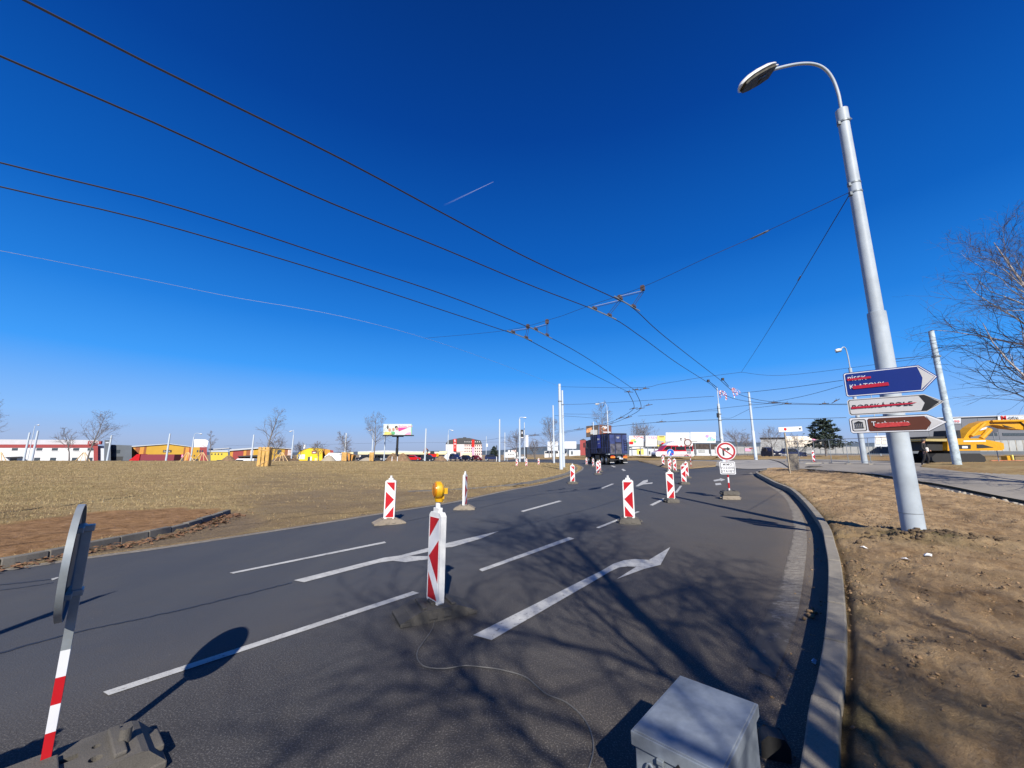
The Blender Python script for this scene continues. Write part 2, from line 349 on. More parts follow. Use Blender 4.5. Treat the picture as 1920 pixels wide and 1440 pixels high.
def npmesh(name, V, Fq, mats, attrs=None, smooth=True, mi=None, parent=None):
    V = np.asarray(V, np.float32); Fq = np.asarray(Fq, np.int32); k = Fq.shape[1]
    me = bpy.data.meshes.new(name); me.vertices.add(len(V)); me.vertices.foreach_set('co', V.ravel())
    me.loops.add(Fq.size); me.loops.foreach_set('vertex_index', Fq.ravel())
    me.polygons.add(len(Fq)); me.polygons.foreach_set('loop_start', np.arange(0, Fq.size, k, dtype=np.int32))
    for q in mats: me.materials.append(M[q])
    if mi is not None: me.polygons.foreach_set('material_index', np.asarray(mi, np.int32))
    me.update(calc_edges=True); me.validate()
    if smooth: me.polygons.foreach_set('use_smooth', np.ones(len(me.polygons), bool))
    for nm, a in (attrs or {}).items():
        t = me.attributes.new(nm, 'FLOAT', 'POINT'); t.data.foreach_set('value', np.asarray(a, np.float32).ravel())
    o = bpy.data.objects.new(name, me); COL.objects.link(o)
    if parent: o.parent = parent
    return o
def grid_faces(n, m, wrap=False):
    i, j = np.meshgrid(np.arange(n - 1), np.arange(m if wrap else m - 1), indexing='ij'); j2 = (j + 1) % m
    return np.stack([i * m + j, i * m + j2, (i + 1) * m + j2, (i + 1) * m + j], -1).reshape(-1, 4)
def tag(o, label=None, cat=None, group=None, kind=None):
    if label: o['label'] = label
    if cat: o['category'] = cat
    if group: o['group'] = group
    if kind: o['kind'] = kind
    return o
def thing(name, label, cat, loc=(0, 0, 0), rz=0.0, group=None, scale=1.0):
    o = bpy.data.objects.new(name, None); COL.objects.link(o); o.location = loc; o.rotation_euler = (0, 0, rz); o.scale = (scale,) * 3
    o.empty_display_size = 0.2
    return tag(o, label, cat, group)
def copy_tree(o, parent=None, label=None, loc=None, rz=None, scale=None):
    c = o.copy(); COL.objects.link(c)
    if parent: c.parent = parent
    for ch in list(o.children): copy_tree(ch, c)
    if label: c['label'] = label
    if loc is not None: c.location = loc
    if rz is not None: c.rotation_euler = (0, 0, rz)
    if scale is not None: c.scale = (scale,) * 3
    return c
def text(s, size, m, parent, o, ux, uy, name='lettering', depth=0.002, align='LEFT', wide=1.0):
    cu = bpy.data.curves.new('t', 'FONT'); cu.body = s; cu.size = size; cu.offset = .006 * size; cu.space_character = 1.08; cu.extrude = depth / 2; cu.align_x = align; cu.align_y = 'CENTER'; cu.resolution_u = 3
    ob = bpy.data.objects.new('t', cu); COL.objects.link(ob)
    bpy.context.view_layer.update()
    me = bpy.data.meshes.new_from_object(ob.evaluated_get(bpy.context.evaluated_depsgraph_get()))
    bpy.data.objects.remove(ob); bpy.data.curves.remove(cu)
    ux = Vector(ux).normalized(); uy = Vector(uy).normalized(); n = ux.cross(uy); o = Vector(o)
    for v in me.vertices: v.co = o + ux * (v.co.x * wide) + uy * v.co.y + n * (v.co.z + depth / 2)
    me.materials.clear(); me.materials.append(M[m])
    t = bpy.data.objects.new(name, me); COL.objects.link(t); t.parent = parent; return t

# ================================================================ THE SETTING
def inpoly(x, y, poly):
    x = np.asarray(x); y = np.asarray(y); c = np.zeros(x.shape, bool); n = len(poly); j = n - 1
    for i in range(n):
        xi, yi = poly[i][0], poly[i][1]; xj, yj = poly[j][0], poly[j][1]
        t = ((yi > y) != (yj > y)) & (x < (xj - xi) * (y - yi) / ((yj - yi) + 1e-12) + xi); c ^= t; j = i
    return c
def dist_curve(x, y, C):
    P = np.stack([np.asarray(x).ravel(), np.asarray(y).ravel()], 1); d = np.full(len(P), 1e9)
    for a, b in zip(C[:-1, :2], C[1:, :2]):
        ab = b - a; t = np.clip(((P - a) @ ab) / (ab @ ab + 1e-12), 0, 1)
        d = np.minimum(d, np.linalg.norm(P - (a + t[:, None] * ab), axis=1))
    return d.reshape(np.asarray(x).shape)
def GP(pts, dz=0.0): return [G(u, v, dz) for u, v in pts]
def offset(C, d):
    T = np.gradient(C[:, :2], axis=0); T /= np.linalg.norm(T, axis=1)[:, None] + 1e-12
    O = C.copy(); O[:, 0] -= T[:, 1] * d; O[:, 1] += T[:, 0] * d; return O

# ground sheet out to the horizon
gx = np.concatenate([-np.geomspace(4000, 60, 24), np.arange(-55, 60, 5.0), np.geomspace(60, 4000, 24)])
gy = np.concatenate([-np.geomspace(4000, 30, 10), np.arange(-25, 200, 5.0), np.geomspace(200, 6000, 24)])
X, Y = np.meshgrid(gx, gy, indexing='ij')
Z = hgt(X, Y) - 0.10
o = npmesh('ground', np.stack([X, Y, Z], -1).reshape(-1, 3), grid_faces(len(gx), len(gy)), ['ground_far']); tag(o, kind='structure')

KH = .20
# kerb on the right: top inner edge from image pixels, then continued behind the camera and round the corner
KT = GP([(1499, 1440), (1517, 1315), (1531, 1267), (1547, 1174), (1552, 1102), (1552, 1053), (1547, 1021), (1539, 985), (1521, 957), (1503, 936), (1480.5, 916), (1452, 904), (1432, 894), (1418, 886.5), (1419, 883), (1434, 880)], KH)
d0 = KT[0] - KT[2]
KT = [KT[0] + d0 * (5.0 / d0.length) + Vector((-.5, 0, 0)), KT[0] + d0 * (2.0 / d0.length)] + KT
KC = curve_pts([(p.x, p.y) for p in KT], 260)
KO = offset(KC, -0.14)
rx = np.concatenate([np.arange(-160, -8, 4.0), np.arange(-8, 10, .16), np.arange(10, 75, 1.5)])
ry = np.concatenate([np.arange(-12, 0, 1.0), np.arange(0, 20, .16), np.arange(20, 150, 1.5)])
X, Y = np.meshgrid(rx, ry, indexing='ij')
dk = dist_curve(X, Y, KC)
dust = np.clip(1.1 - dk / (.45 + .55 * fbm(X * 1.3, Y * .6, 4, 3)), 0, 1) * .9
wear = np.clip(1.15 - dk / 4.6, 0, 1) * (.35 + .75 * fbm(X * .7, Y * .7, 4, 9))
lane_l = np.array(G(200, 1302)); lane_r = np.array(G(780, 1112)); nrm = np.array([-(lane_r - lane_l)[1], (lane_r - lane_l)[0]]); nrm /= np.linalg.norm(nrm)
side = (X - lane_l[0]) * nrm[0] + (Y - lane_l[1]) * nrm[1]
coarse = np.clip(.5 - side * 1.2, .10, 1) * np.clip(1.25 - Y / 11.0, .12, 1)
o = npmesh('road', np.stack([X, Y, hgt(X, Y)], -1).reshape(-1, 3), grid_faces(len(rx), len(ry)), ['asphalt'], dict(dust=dust, wear=wear, coarse=coarse)); tag(o, kind='structure')

# kerb stones of the right verge: one long kerb cut into stones by joints
def kerb_run(name, C, width, z0, z1, stone, m, face_slope=0.02, jit=.006):
    b = MB(); L = np.concatenate([[0], np.cumsum(np.linalg.norm(np.diff(C[:, :2], axis=0), axis=1))]); n = max(1, int(L[-1] / stone))
    rr = random.Random(5)
    for k in range(n):
        s = np.linspace(L[-1] * k / n + .009, L[-1] * (k + 1) / n - .009, 5)
        P = np.stack([np.interp(s, L, C[:, 0]), np.interp(s, L, C[:, 1])], 1); O = offset(P, width); A = offset(P, -face_slope)
        hz = rr.uniform(-jit, jit); vs = []; fs = []
        for i in range(5):
            g = float(hgt(P[i, 0], P[i, 1]))
            vs += [(A[i, 0], A[i, 1], g + z0), (P[i, 0], P[i, 1], g + z1 + hz), (O[i, 0], O[i, 1], g + z1 + hz), (O[i, 0], O[i, 1], g + z0)]
        for i in range(4):
            a = i * 4; fs += [(a, a + 4, a + 5, a + 1), (a + 1, a + 5, a + 6, a + 2), (a + 2, a + 6, a + 7, a + 3)]
        fs += [(0, 1, 2, 3), (19, 18, 17, 16)]
        b.add(vs, fs)
    o = b.build(name, m, bevel=.012); tag(o, kind='structure'); return o
kerb_run('kerb', KC, -.14, -.02, KH, 1.0, 'concrete_kerb')

# bare soil verge between the kerb and the trench
TP = GP([(1440, 879.4), (1475, 879.2), (1537, 883.5), (1602, 889), (1670, 900), (1725, 908.5), (1785, 921), (1850, 934), (1920, 948), (2150, 1000), (2600, 1130)], .12)
e = TP[-1] - TP[-3]; TP.append(TP[-1] + e * (9.0 / e.length))
TC = curve_pts([(p.x, p.y) for p in TP[::-1]], 420)
n, m_ = 420, 240
a = curve_pts([tuple(p) for p in KO[::3]], n); w = np.linspace(0, 1, n) ** .85
Lk = np.linspace(0, 1, len(a)); a = np.stack([np.interp(w, Lk, a[:, k]) for k in (0, 1)], 1)
Lt = np.linspace(0, 1, len(TC)); t_ = np.stack([np.interp(w, Lt, TC[:, k]) for k in (0, 1)], 1)
tt = np.linspace(0, 1, m_) ** 1.35
VX = a[:, None, 0] * (1 - tt) + t_[:, None, 0] * tt; VY = a[:, None, 1] * (1 - tt) + t_[:, None, 1] * tt
dk = dist_curve(VX, VY, KO); dt = dist_curve(VX, VY, TC)
PB = G(1715, 1003, .23)                                    # foot of the big lamp post
rp = np.hypot(VX - PB.x, VY - PB.y + .25)
ca, sa = math.cos(R(35)), math.sin(R(35)); ux = VX * ca + VY * sa; uy = -VX * sa + VY * ca
rough = (fbm(ux * 1.1, uy * 2.6, 5, 21) - .5) * .08 + (fbm(ux * 4, uy * 8, 4, 31) - .5) * .060 + (fbm(VX * 22, VY * 22, 3, 41) - .5) * .030
rut = np.exp(-((dk - 2.6 - .5 * fbm(VX * .4, VY * .4, 3, 5)) / .3) ** 2) * .05
tuss = np.exp(-(rp / .85) ** 2) * (.05 + .22 * np.clip(fbm(VX * 4, VY * 4, 4, 77) - .42, 0, 1))
ditch = np.exp(-(((VX - (PB.x - 1.1)) * .45 + (VY - PB.y - .12 - .06 * np.sin(VX * 3))) / .09) ** 2) * sstep((PB.x - .35 - VX) / .3) * sstep((VX - PB.x + 2.3) / .3) * .10
VZ = hgt(VX, VY) + KH - .025 + .06 * sstep(dk / 1.2) + (rough - rut) * np.clip(dk / .12, .15, 1) + tuss - ditch
VZ -= .05 * np.exp(-(dk / .05) ** 2)
VZ -= .14 * sstep(1 - dt / .5)
moss = np.clip(np.exp(-(rp / .9) ** 2) * 1.5 * fbm(VX * 3, VY * 3, 3, 8) + np.clip(fbm(VX * .8, VY * .8, 4, 15) - .64, 0, 1) * 2 + np.exp(-(dk / .25) ** 2) * fbm(VX * 2, VY * 2, 3, 4) * .9, 0, .9)
dark = np.clip(rut * 8 * fbm(ux * .6, uy * 4, 3, 66) + ditch * 4 + np.clip(fbm(ux * .5, uy * 1.9, 4, 55) - .60, 0, 1) * 2.6, 0, .8)
o = npmesh('bare_soil_verge', np.stack([VX, VY, VZ], -1).reshape(-1, 3), grid_faces(n, m_), ['bare_soil'], dict(dark=dark, moss=moss)); tag(o, kind='structure')
def verge_z(x, y):
    k = int(np.argmin((VX - x) ** 2 + (VY - y) ** 2)); return float(VZ.ravel()[k])

# trench along the path, and the path / side road behind it
def loft(name, A, B, n, m, m_name, zf, pw=1.0, attrs=None, kind='structure'):
    A = curve_pts(A, n); B = curve_pts(B, n); t = np.linspace(0, 1, m) ** pw
    X = A[:, None, 0] * (1 - t) + B[:, None, 0] * t; Y = A[:, None, 1] * (1 - t) + B[:, None, 1] * t
    at = attrs(X, Y) if attrs else None
    o = npmesh(name, np.stack([X, Y, zf(X, Y, t[None, :] + 0 * X)], -1).reshape(-1, 3), grid_faces(n, m), [m_name], at); tag(o, kind=kind); return o
TL = [(p[0], p[1]) for p in TC[:352:12]]
T2 = offset(TC, -.74)[::12]
T2L = [(p[0], p[1]) for p in T2]
trench_shade = lambda X, Y: dict(dark=.55 + .3 * fbm(X * 2, Y * 2, 3, 2), moss=0 * X)  # darkened soil tone, shade inside the trench put into the colour
loft('trench', TL, [(p[0], p[1]) for p in offset(TC, -.80)[:352:12]], 300, 10, 'bare_soil', lambda X, Y, t: hgt(X, Y) - .30 + .385 * sstep((t - .86) / .10) + .34 * (1 - sstep(t / .12)) + .06 * (fbm(X * 6, Y * 6, 3, 1) - .5), attrs=trench_shade)
far_edge = GP([(2600, 900), (2250, 886), (1920, 878), (1740, 871), (1600, 864), (1500, 862), (1440, 861.5)])
loft('path', T2L, [(p.x, p.y) for p in far_edge], 160, 24, 'pavement', lambda X, Y, t: hgt(X, Y) + .095)
loft('side_road', [(p.x, p.y) for p in GP([(1296, 868), (1340, 874), (1385, 879), (1418, 880), (1450, 878.5), (1500, 879.5), (1540, 882)])], [(p.x, p.y) for p in GP([(1300, 863.5), (1340, 864), (1385, 863), (1418, 862.5), (1450, 862), (1500, 862), (1540, 863)])], 40, 14, 'side_concrete', lambda X, Y, t: hgt(X, Y) + .03)
turf0 = lambda X, Y: dict(soil=np.clip(fbm(X * .5, Y * .5, 3, 3) * 2 - .9, 0, .8), mud=0 * X)
loft('grass_strip', [(p.x, p.y) for p in GP([(1728, 879), (1760, 882.5), (1810, 889), (1920, 897), (2100, 912), (2500, 945)])], [(p.x, p.y) for p in GP([(1738, 874), (1770, 871), (1815, 869), (1920, 867), (2100, 868), (2500, 870)])], 160, 60, 'dry_turf',
     lambda X, Y, t: hgt(X, Y) + .09 + .09 * sstep(t / .12) + .07 * (fbm(X * 3, Y * 3, 4, 6) - .4) * sstep(t / .1), attrs=turf0)
loft('dirt_bank', [(p.x, p.y) for p in GP([(1330, 862.5), (1440, 861.7), (1520, 862), (1600, 863.5), (1700, 864.5), (1920, 866.5), (2500, 869)])], [(16, 130), (40, 120), (55, 110), (75, 100), (95, 100), (120, 90), (190, 80)], 200, 60, 'dry_turf',
     lambda X, Y, t: hgt(X, Y) + .02 + .34 * sstep(t / .22) + .30 * (fbm(X * .5, Y * .5, 4, 6) - .5) * sstep(t / .1), pw=1.6, attrs=turf0)
loft('far_bank', [(p.x, p.y) for p in GP([(985, 861), (1040, 861.2), (1100, 862.5), (1160, 863.5), (1230, 863.0), (1330, 862.6)])], [(5, 190), (20, 190), (36, 180), (50, 170), (62, 160), (80, 140)], 120, 40, 'dry_turf',
     lambda X, Y, t: hgt(X, Y) + .02 + .35 * sstep(t / .15) + .2 * (fbm(X * .4, Y * .4, 4, 6) - .5) * sstep(t / .1), pw=1.4, attrs=turf0)
loft('traffic_island', [(p.x, p.y) for p in GP([(1197, 865.5), (1220, 870), (1240, 876), (1262, 880), (1300, 879), (1342, 875)])], [(p.x, p.y) for p in GP([(1200, 865), (1230, 865), (1262, 865.3), (1300, 866), (1325, 866.5), (1345, 868)])], 60, 20, 'ground_far',
     lambda X, Y, t: hgt(X, Y) + .13 * sstep(np.minimum(t, 1.02 - t) / .03) + .04 * fbm(X, Y, 3, 3))

# worn concrete gutter bands
def band(name, left, right, m, n=140, dz=.004, jag=0.0, end_fade=0.0):
    A = curve_pts([tuple(p)[:2] for p in left], n); B = curve_pts([tuple(p)[:2] for p in right], n)
    A = A + (vnoise(np.arange(n) * .9, np.zeros(n), 3)[:, None] - .5) * jag; t = np.linspace(0, 1, 9)
    X = A[:, None, 0] * (1 - t) + B[:, None, 0] * t; Y = A[:, None, 1] * (1 - t) + B[:, None, 1] * t
    fd = np.clip(1.0 - np.arange(n)[:, None] / (n * .07) + (vnoise(X * 9, Y * 9, 5) - .5) * 1.1, 0, 1) * end_fade + np.clip(1 - t[None, :] * 4.5 + (vnoise(X * 14, Y * 5, 6) - .5) * 1.2, 0, 1) * .9 * end_fade
    o = npmesh(name, np.stack([X, Y, hgt(X, Y) + dz], -1).reshape(-1, 3), grid_faces(n, 9), [m], dict(fade=np.clip(fd, 0, 1))); tag(o, kind='structure'); return o
band('gutter', GP([(1404, 1250), (1427, 1177), (1453, 1120), (1470, 1070), (1481, 1027), (1487, 990), (1480, 952), (1467, 930), (1444, 913), (1419, 896), (1404, 889), (1408, 885.5)]),
     GP([(1453, 1276), (1490, 1173), (1503, 1110), (1513, 1027), (1511, 990), (1504.6, 969), (1492, 946), (1467, 921), (1448, 911), (1424, 899), (1413, 890.5), (1411, 887)]), 'gutter_band', n=220, jag=.07, end_fade=1.0)

# big grass island on the left
CP_ = GP([(-400, 1120), (-200, 1098), (0, 1073), (160, 1049), (300, 1030), (430, 1010), (560, 990), (640, 977), (700, 967), (800, 951), (860, 941), (950, 921), (1020, 908), (1060, 896.5), (1085, 886), (1094, 879), (1091, 874), (1074, 869.5)])
far = [(7, 76), (-4, 86), (-20, 91), (-50, 95), (-90, 98), (-140, 95), (-170, 60), (-150, -6), (-90, -14), (-60, -14.0)]
CI = curve_pts([(-60, -14.0), (-36, -8.0), (-22, -2.6), (-14, 1.4), (-10.4, 3.7)] + [(p.x, p.y) for p in CP_[1:]] + far, 6000); sp_ = np.maximum(.11, np.hypot(CI[:, 0] - 0, CI[:, 1]) * .011); sp_[np.hypot(CI[:, 0], CI[:, 1]) > 90] = 3.0; sp_[:1200] = np.maximum(sp_[:1200], .3)
acc_ = np.cumsum(np.linalg.norm(np.diff(CI, axis=0, prepend=CI[:1]), axis=1) / sp_); sel_ = np.interp(np.arange(0, acc_[-1], 1.0), acc_, np.arange(len(CI))).astype(int); CI = CI[np.unique(sel_)]; nbL = int(np.argmax(np.hypot(CI[:, 0] - CP_[-1].x, CI[:, 1] - CP_[-1].y) < 3.0)) + 1
band('gutter', [tuple(p) for p in offset(CI, 0.0)[2:nbL:3]], [tuple(p) for p in offset(CI, .20)[2:nbL:3]], 'gutter_band', n=400, jag=.03)
E = offset(CI, .20); E[-1] = E[0]
cen = np.array([-48.0, 46.0]); m2 = 170; tt = np.linspace(0, 1, m2) ** 2.1
IX = E[:, None, 0] + (cen[0] - E[:, None, 0]) * tt; IY = E[:, None, 1] + (cen[1] - E[:, None, 1]) * tt
de = np.hypot(IX - E[:, None, 0], IY - E[:, None, 1])
jx = IX + (fbm(IX * 2, IY * 2, 3, 5) - .5) * .7; jy = IY + (fbm(IX * 2, IY * 2, 3, 6) - .5) * .7
soilp = [tuple(p)[:2] for p in GP([(-300, 1085), (0, 1056), (165, 1027), (300, 1001), (432, 962), (330, 957), (230, 964), (130, 971), (60, 984), (0, 990), (-300, 1010)])]
gapp = [tuple(p)[:2] for p in GP([(-300, 1106), (0, 1066), (160, 1044), (300, 1026), (440, 1005), (500, 985), (432, 962), (300, 1004), (165, 1031), (0, 1062), (-300, 1095)])]
mudp = [tuple(p)[:2] for p in GP([(400, 1012), (560, 987), (720, 960), (960, 918), (900, 921), (790, 926), (700, 918), (560, 925), (470, 950)])]
tramp = [tuple(p)[:2] for p in GP([(470, 945), (700, 930), (730, 905), (600, 890), (480, 893), (430, 925)])]
soil = inpoly(jx, jy, soilp) * 1.0; gap = inpoly(IX, IY, gapp) * 1.0; sj = lambda pl: sum(inpoly(IX + (fbm(IX * .9 + q * 7.3, IY * .9, 3, 70 + q) - .5) * (1.2 + IY * .10), IY + (fbm(IX * .9, IY * .9 + q * 5.1, 3, 80 + q) - .5) * (1.2 + IY * .16), pl) * 1.0 for q in range(7)) / 7.0
mud = np.maximum(sj(mudp) * (.25 + .75 * fbm(IX * 1.8, IY * 1.8, 4, 22)), sj(tramp) * .75 * fbm(IX * 2, IY * 2, 3, 2)); mud = np.maximum(mud, gap)
mud = np.clip(np.maximum(mud, np.clip(1 - de / .35, 0, 1) * .8), 0, 1)
rise = .10 * sstep(de / 1.0) + .14 * sstep((de - 4) / 25)
IZ = hgt(IX, IY) + .004 + np.where(gap > .5, .02, rise) + (fbm(IX * 2.2, IY * 2.2, 5, 12) - .5) * .09 * np.clip(de / .4, 0, 1) + (fbm(IX * 9, IY * 9, 3, 13) - .5) * .04 * np.clip(de / .2, 0, 1)
IZ += np.where((soil > .5), (fbm(IX * 5, IY * 5, 4, 19) - .5) * .07 - .02, 0)
o = npmesh('grass_island', np.stack([IX, IY, IZ], -1).reshape(-1, 3), grid_faces(len(E), m2)[:, ::-1], ['dry_turf'], dict(soil=soil, mud=mud)); tag(o, kind='structure')
def island_z(x, y):
    k = int(np.argmin((IX - x) ** 2 + (IY - y) ** 2)); return float(IZ.ravel()[k])
kerb_run('kerb', curve_pts([tuple(p)[:2] for p in GP([(-120, 1080), (20, 1061), (165, 1032), (240, 1016), (310, 1001), (375, 983), (432, 964)], .02)], 60), .12, -.02, .135, .5, 'kerb_grey', jit=.014)
kerb_run('kerb', curve_pts([tuple(p)[:2] for p in GP([(768, 925), (860, 920.5), (930, 915), (1000, 906), (1040, 897), (1066, 889.5), (1078, 883), (1083, 878), (1078, 873.5)], .05)], 90), .45, .0, .115, .5, 'kerb_grey')

# road markings and the tar seams
def marks(name, polys, m, dz):
    b = MB()
    for k, q in enumerate(polys):
        P = GP(q)
        b.sheet([(p.x, p.y, float(hgt(p.x, p.y)) + dz + .0008 * (k % 3)) for p in P])
    o = b.build(name, m); tag(o, kind='structure')
    import bmesh
    bm = bmesh.new(); bm.from_mesh(o.data); bmesh.ops.triangulate(bm, faces=bm.faces)
    for f in bm.faces:
        if f.normal.z < 0: f.normal_flip()
    bm.to_mesh(o.data); bm.free(); return o
marks('road_marking', [
    [(193, 1299), (203, 1308), (786, 1113.5), (774, 1110)], [(430, 1075), (437, 1077), (724, 1018.5), (721, 1016)],
    [(898, 1069), (904, 1072.5), (1077, 1010.5), (1066.7, 1008)], [(976, 958.7), (981, 960.2), (1054, 940), (1048, 939)],
    [(1117.7, 989.6), (1123, 991.3), (1200, 960), (1195, 959)], [(1217.7, 947.3), (1224, 948.5), (1250, 935), (1245, 934)],
    [(1265, 924), (1270, 924), (1279, 911), (1275, 911)], [(1126, 915.5), (1130, 916.3), (1152, 907.4), (1147, 907)],
    [(1145, 873.4), (1148, 873), (1155, 875.5), (1151, 876.3)], [(1165, 880), (1168, 879), (1174, 882.3), (1169, 883.3)],
    [(887.3, 1193.3), (1100, 1085), (1126.7, 1071.7), (1150, 1058.3), (1170, 1051.7), (1190, 1049.3), (1216.7, 1050.7), (1256.7, 1026.7), (1238.3, 1060), (1206.7, 1068.3), (1156.7, 1086.7), (1193.3, 1064), (1176.7, 1062.7), (1160, 1065), (1143, 1073.3), (1106.7, 1095), (921.7, 1201.7)],
    [(550.7, 1089.3), (720, 1046.7), (750, 1042.7), (830, 1021), (935, 996.7), (903, 1010), (848, 1026.7), (830, 1028), (800, 1036), (767, 1043.5), (737, 1052), (710, 1056), (570, 1092.7)],
    [(737, 1052), (767, 1043.5), (800, 1043.5), (832, 1042), (812, 1048), (796, 1050.5), (760, 1055)],
    [(1191.7, 912), (1206, 901.5), (1214.6, 899.4), (1214.6, 903.5), (1209.4, 906.2), (1224, 904.6), (1223, 907), (1206, 908.5), (1197, 912)],
    [(1337, 900.5), (1350, 898), (1350, 896.5), (1360, 899.5), (1352, 902.5), (1351, 901), (1340, 903)], [(1341, 906.5), (1351, 905.5), (1353, 909), (1342, 910)],
    [(95, 1087), (107, 1083), (111, 1084.5), (98, 1089)]], 'road_paint', .005)
def seam(pts, w):
    C = curve_pts([tuple(p)[:2] for p in GP(pts)], 90); A = C.copy(); jit = (fbm(np.arange(90) * .35, np.zeros(90), 3, 4) - .5) * .05
    T = np.gradient(C, axis=0); T /= np.linalg.norm(T, axis=1)[:, None]; N_ = np.stack([-T[:, 1], T[:, 0]], 1); A = C + N_ * (jit + w / 2)[:, None]; B = C + N_ * (jit - w / 2 * (0.5 + vnoise(np.arange(90) * .7, np.zeros(90), 9)))[:, None]
    X = np.stack([A[:, 0], B[:, 0]], 1); Y = np.stack([A[:, 1], B[:, 1]], 1)
    o = npmesh('road_seam', np.stack([X, Y, hgt(X, Y) + .0035], -1).reshape(-1, 3), grid_faces(90, 2), ['tar']); tag(o, kind='structure')
mat('tar', (.022, .022, .025), .55, var=.3, scale=12)
seam([(-150, 1262), (0, 1225), (143, 1188), (300, 1153), (433, 1122), (547, 1093)], .035)
seam([(937, 995), (1000, 980), (1053, 967), (1120, 950), (1187, 928)], .03)
seam([(-60, 1107), (0, 1098), (60, 1091), (110, 1085)], .04); seam([(-60, 1118), (0, 1108), (60, 1100), (100, 1093)], .03)
seam([(700, 990), (800, 970), (900, 952), (960, 938), (1020, 925)], .03)

# far hills, distance haze put into their blue colour
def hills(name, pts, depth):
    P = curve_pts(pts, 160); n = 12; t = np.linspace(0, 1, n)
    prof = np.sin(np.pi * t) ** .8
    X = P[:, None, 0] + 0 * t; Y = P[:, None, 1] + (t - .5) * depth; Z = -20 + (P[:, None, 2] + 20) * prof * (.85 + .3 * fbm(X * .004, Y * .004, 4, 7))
    o = npmesh(name, np.stack([X, Y, Z], -1).reshape(-1, 3), grid_faces(160, n), ['hill_haze']); tag(o, kind='structure')
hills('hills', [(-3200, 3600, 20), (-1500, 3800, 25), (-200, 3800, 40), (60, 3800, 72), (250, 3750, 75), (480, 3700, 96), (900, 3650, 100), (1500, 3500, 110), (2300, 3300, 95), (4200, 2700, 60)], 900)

# ================================================================ TRAFFIC SAFETY EQUIPMENT
def chamfer(x0, x1, z0, z1, c): return [(x0 + c, z0), (x1 - c, z0), (x1, z0 + c), (x1, z1 - c), (x1 - c, z1), (x0 + c, z1), (x0, z1 - c), (x0, z0 + c)]
def footplate(parent, m, rz=0.0, L=.76, Wd=.38, Hh=.115, z=0.0, name='footplate', kf=.27):
    b = MB(); a = L / 2; k = L * kf; w = Wd / 2
    prof = [(-a, 0), (a, 0), (a, .032), (k + .03, Hh - .012), (k, Hh), (-k, Hh), (-k - .03, Hh - .012), (-a, .032)]
    b.prism(prof, (0, w, z), (1, 0, 0), (0, 0, 1), Wd)
    for s in (-1, 1):
        b.box((s * k * .78, 0, z + Hh + .010), (.05, Wd * .82, .022)); b.box((s * (k + .085), 0, z + .062), (.05, Wd * .55, .03))
        b.box((s * k * .4, -w - .006, z + .055), (.09, .014, .06)); b.box((s * (a - .05), 0, z + .02), (.1, Wd + .02, .036))
    b.box((0, 0, z + Hh + .012), (.13, .15, .026))
    o = b.build(name, m, parent, smooth=False, bevel=.007); o.rotation_euler = (0, 0, rz); return o
def beacon(loc, rz, dirn, label, base='rubber_grey', base_rz=0.0, lamp=False, scale=1.0, L=.56, kf=.37, group='red and white striped guide beacons along the lanes'):
    """plastic guide beacon; dirn -1 points left, +1 points right"""
    t = thing('guide_beacon', label, 'beacon', loc, rz, group, scale)
    footplate(t, base, base_rz, L=L, kf=kf, Hh=.115 if kf < .3 else .125)
    b = MB(); w, z0, z1, th = .128, .10, 1.03, .066
    b.prism(chamfer(-w, w, z0, z1, .035), (0, th / 2, 0), (1, 0, 0), (0, 0, 1), th)
    b.box((0, 0, .115), (.12, .075, .05)); b.box((0, 0, z1 + .02), (.11, .05, .05))
    for side in (-1, 1):
        y = side * (th / 2 + .0025); iw = .101; q = z0 + .055; p = z1 - .055; hh = p - q; mid = (q + p) / 2
        b.box((0, y - side * .001, (q + p) / 2), (2 * iw, .003, hh), mi=2)
        y2 = side * (th / 2 + .0045); s = -dirn
        # s = +1: tall edge of the corner triangles on the left, middle arrow points left
        tris = [[(-iw * s, p), (iw * s, p), (-iw * s, p - .215)], [(-iw * s, mid), (iw * s, mid + .19), (iw * s, mid - .24)], [(-iw * s, q + .25), (iw * s * .93, q), (-iw * s, q)]]
        for k in tris:
            V = [(x, y2, z) for x, z in k]; n = (Vector(V[1]) - Vector(V[0])).cross(Vector(V[2]) - Vector(V[0]))
            if n.y * side < 0: V = V[::-1]
            b.sheet(V, 1)
    b.build('board', ['white_plastic', 'red_sheet', 'white_sheet'], t, bevel=.006)
    st = MB(); st.tube([(0, 0, z1 + .03), (0, 0, z1 + .105)], .027, 12); st.build('stem', 'white_plastic', t, smooth=True)
    if lamp:
        l = MB(); l.tube([(0, 0, 1.10), (0, 0, 1.16)], .022, 10, mi=1); l.tube([(0, .01, 1.135), (0, .01, 1.175)], [.05, .06], 12); l.box((0, .03, 1.19), (.07, .07, .05))
        l.tube([(0, -.045, 1.275), (0, -.03, 1.275), (0, .02, 1.275), (0, .05, 1.275), (0, .07, 1.275)], [.098, .105, .103, .08, .045], 28); l.box((.045, .075, 1.265), (.03, .05, .07)); l.box((-.03, .08, 1.25), (.03, .04, .04))
        lo = l.build('warning_lamp', ['yellow_plastic', 'black'], t, smooth=True); lo.rotation_euler = (0, 0, R(-14)); lo.scale = (.88, .88, .90); lo.location = (0, 0, .115)
        g = MB(); g.tube([(0, -.040, 1.275), (0, -.056, 1.275), (0, -.064, 1.275), (0, -.067, 1.275)], [.088, .084, .055, .01], 28)
        for rr_ in (.03, .055, .075): g.tube([(rr_ * math.cos(a), -.066 + rr_ * rr_ * 1.2, 1.275 + rr_ * math.sin(a)) for a in np.linspace(0, 6.283, 25)], .0022, 4)
        g.build('lens', 'amber', lo, smooth=True)
    return t
B1 = G(815, 1152)
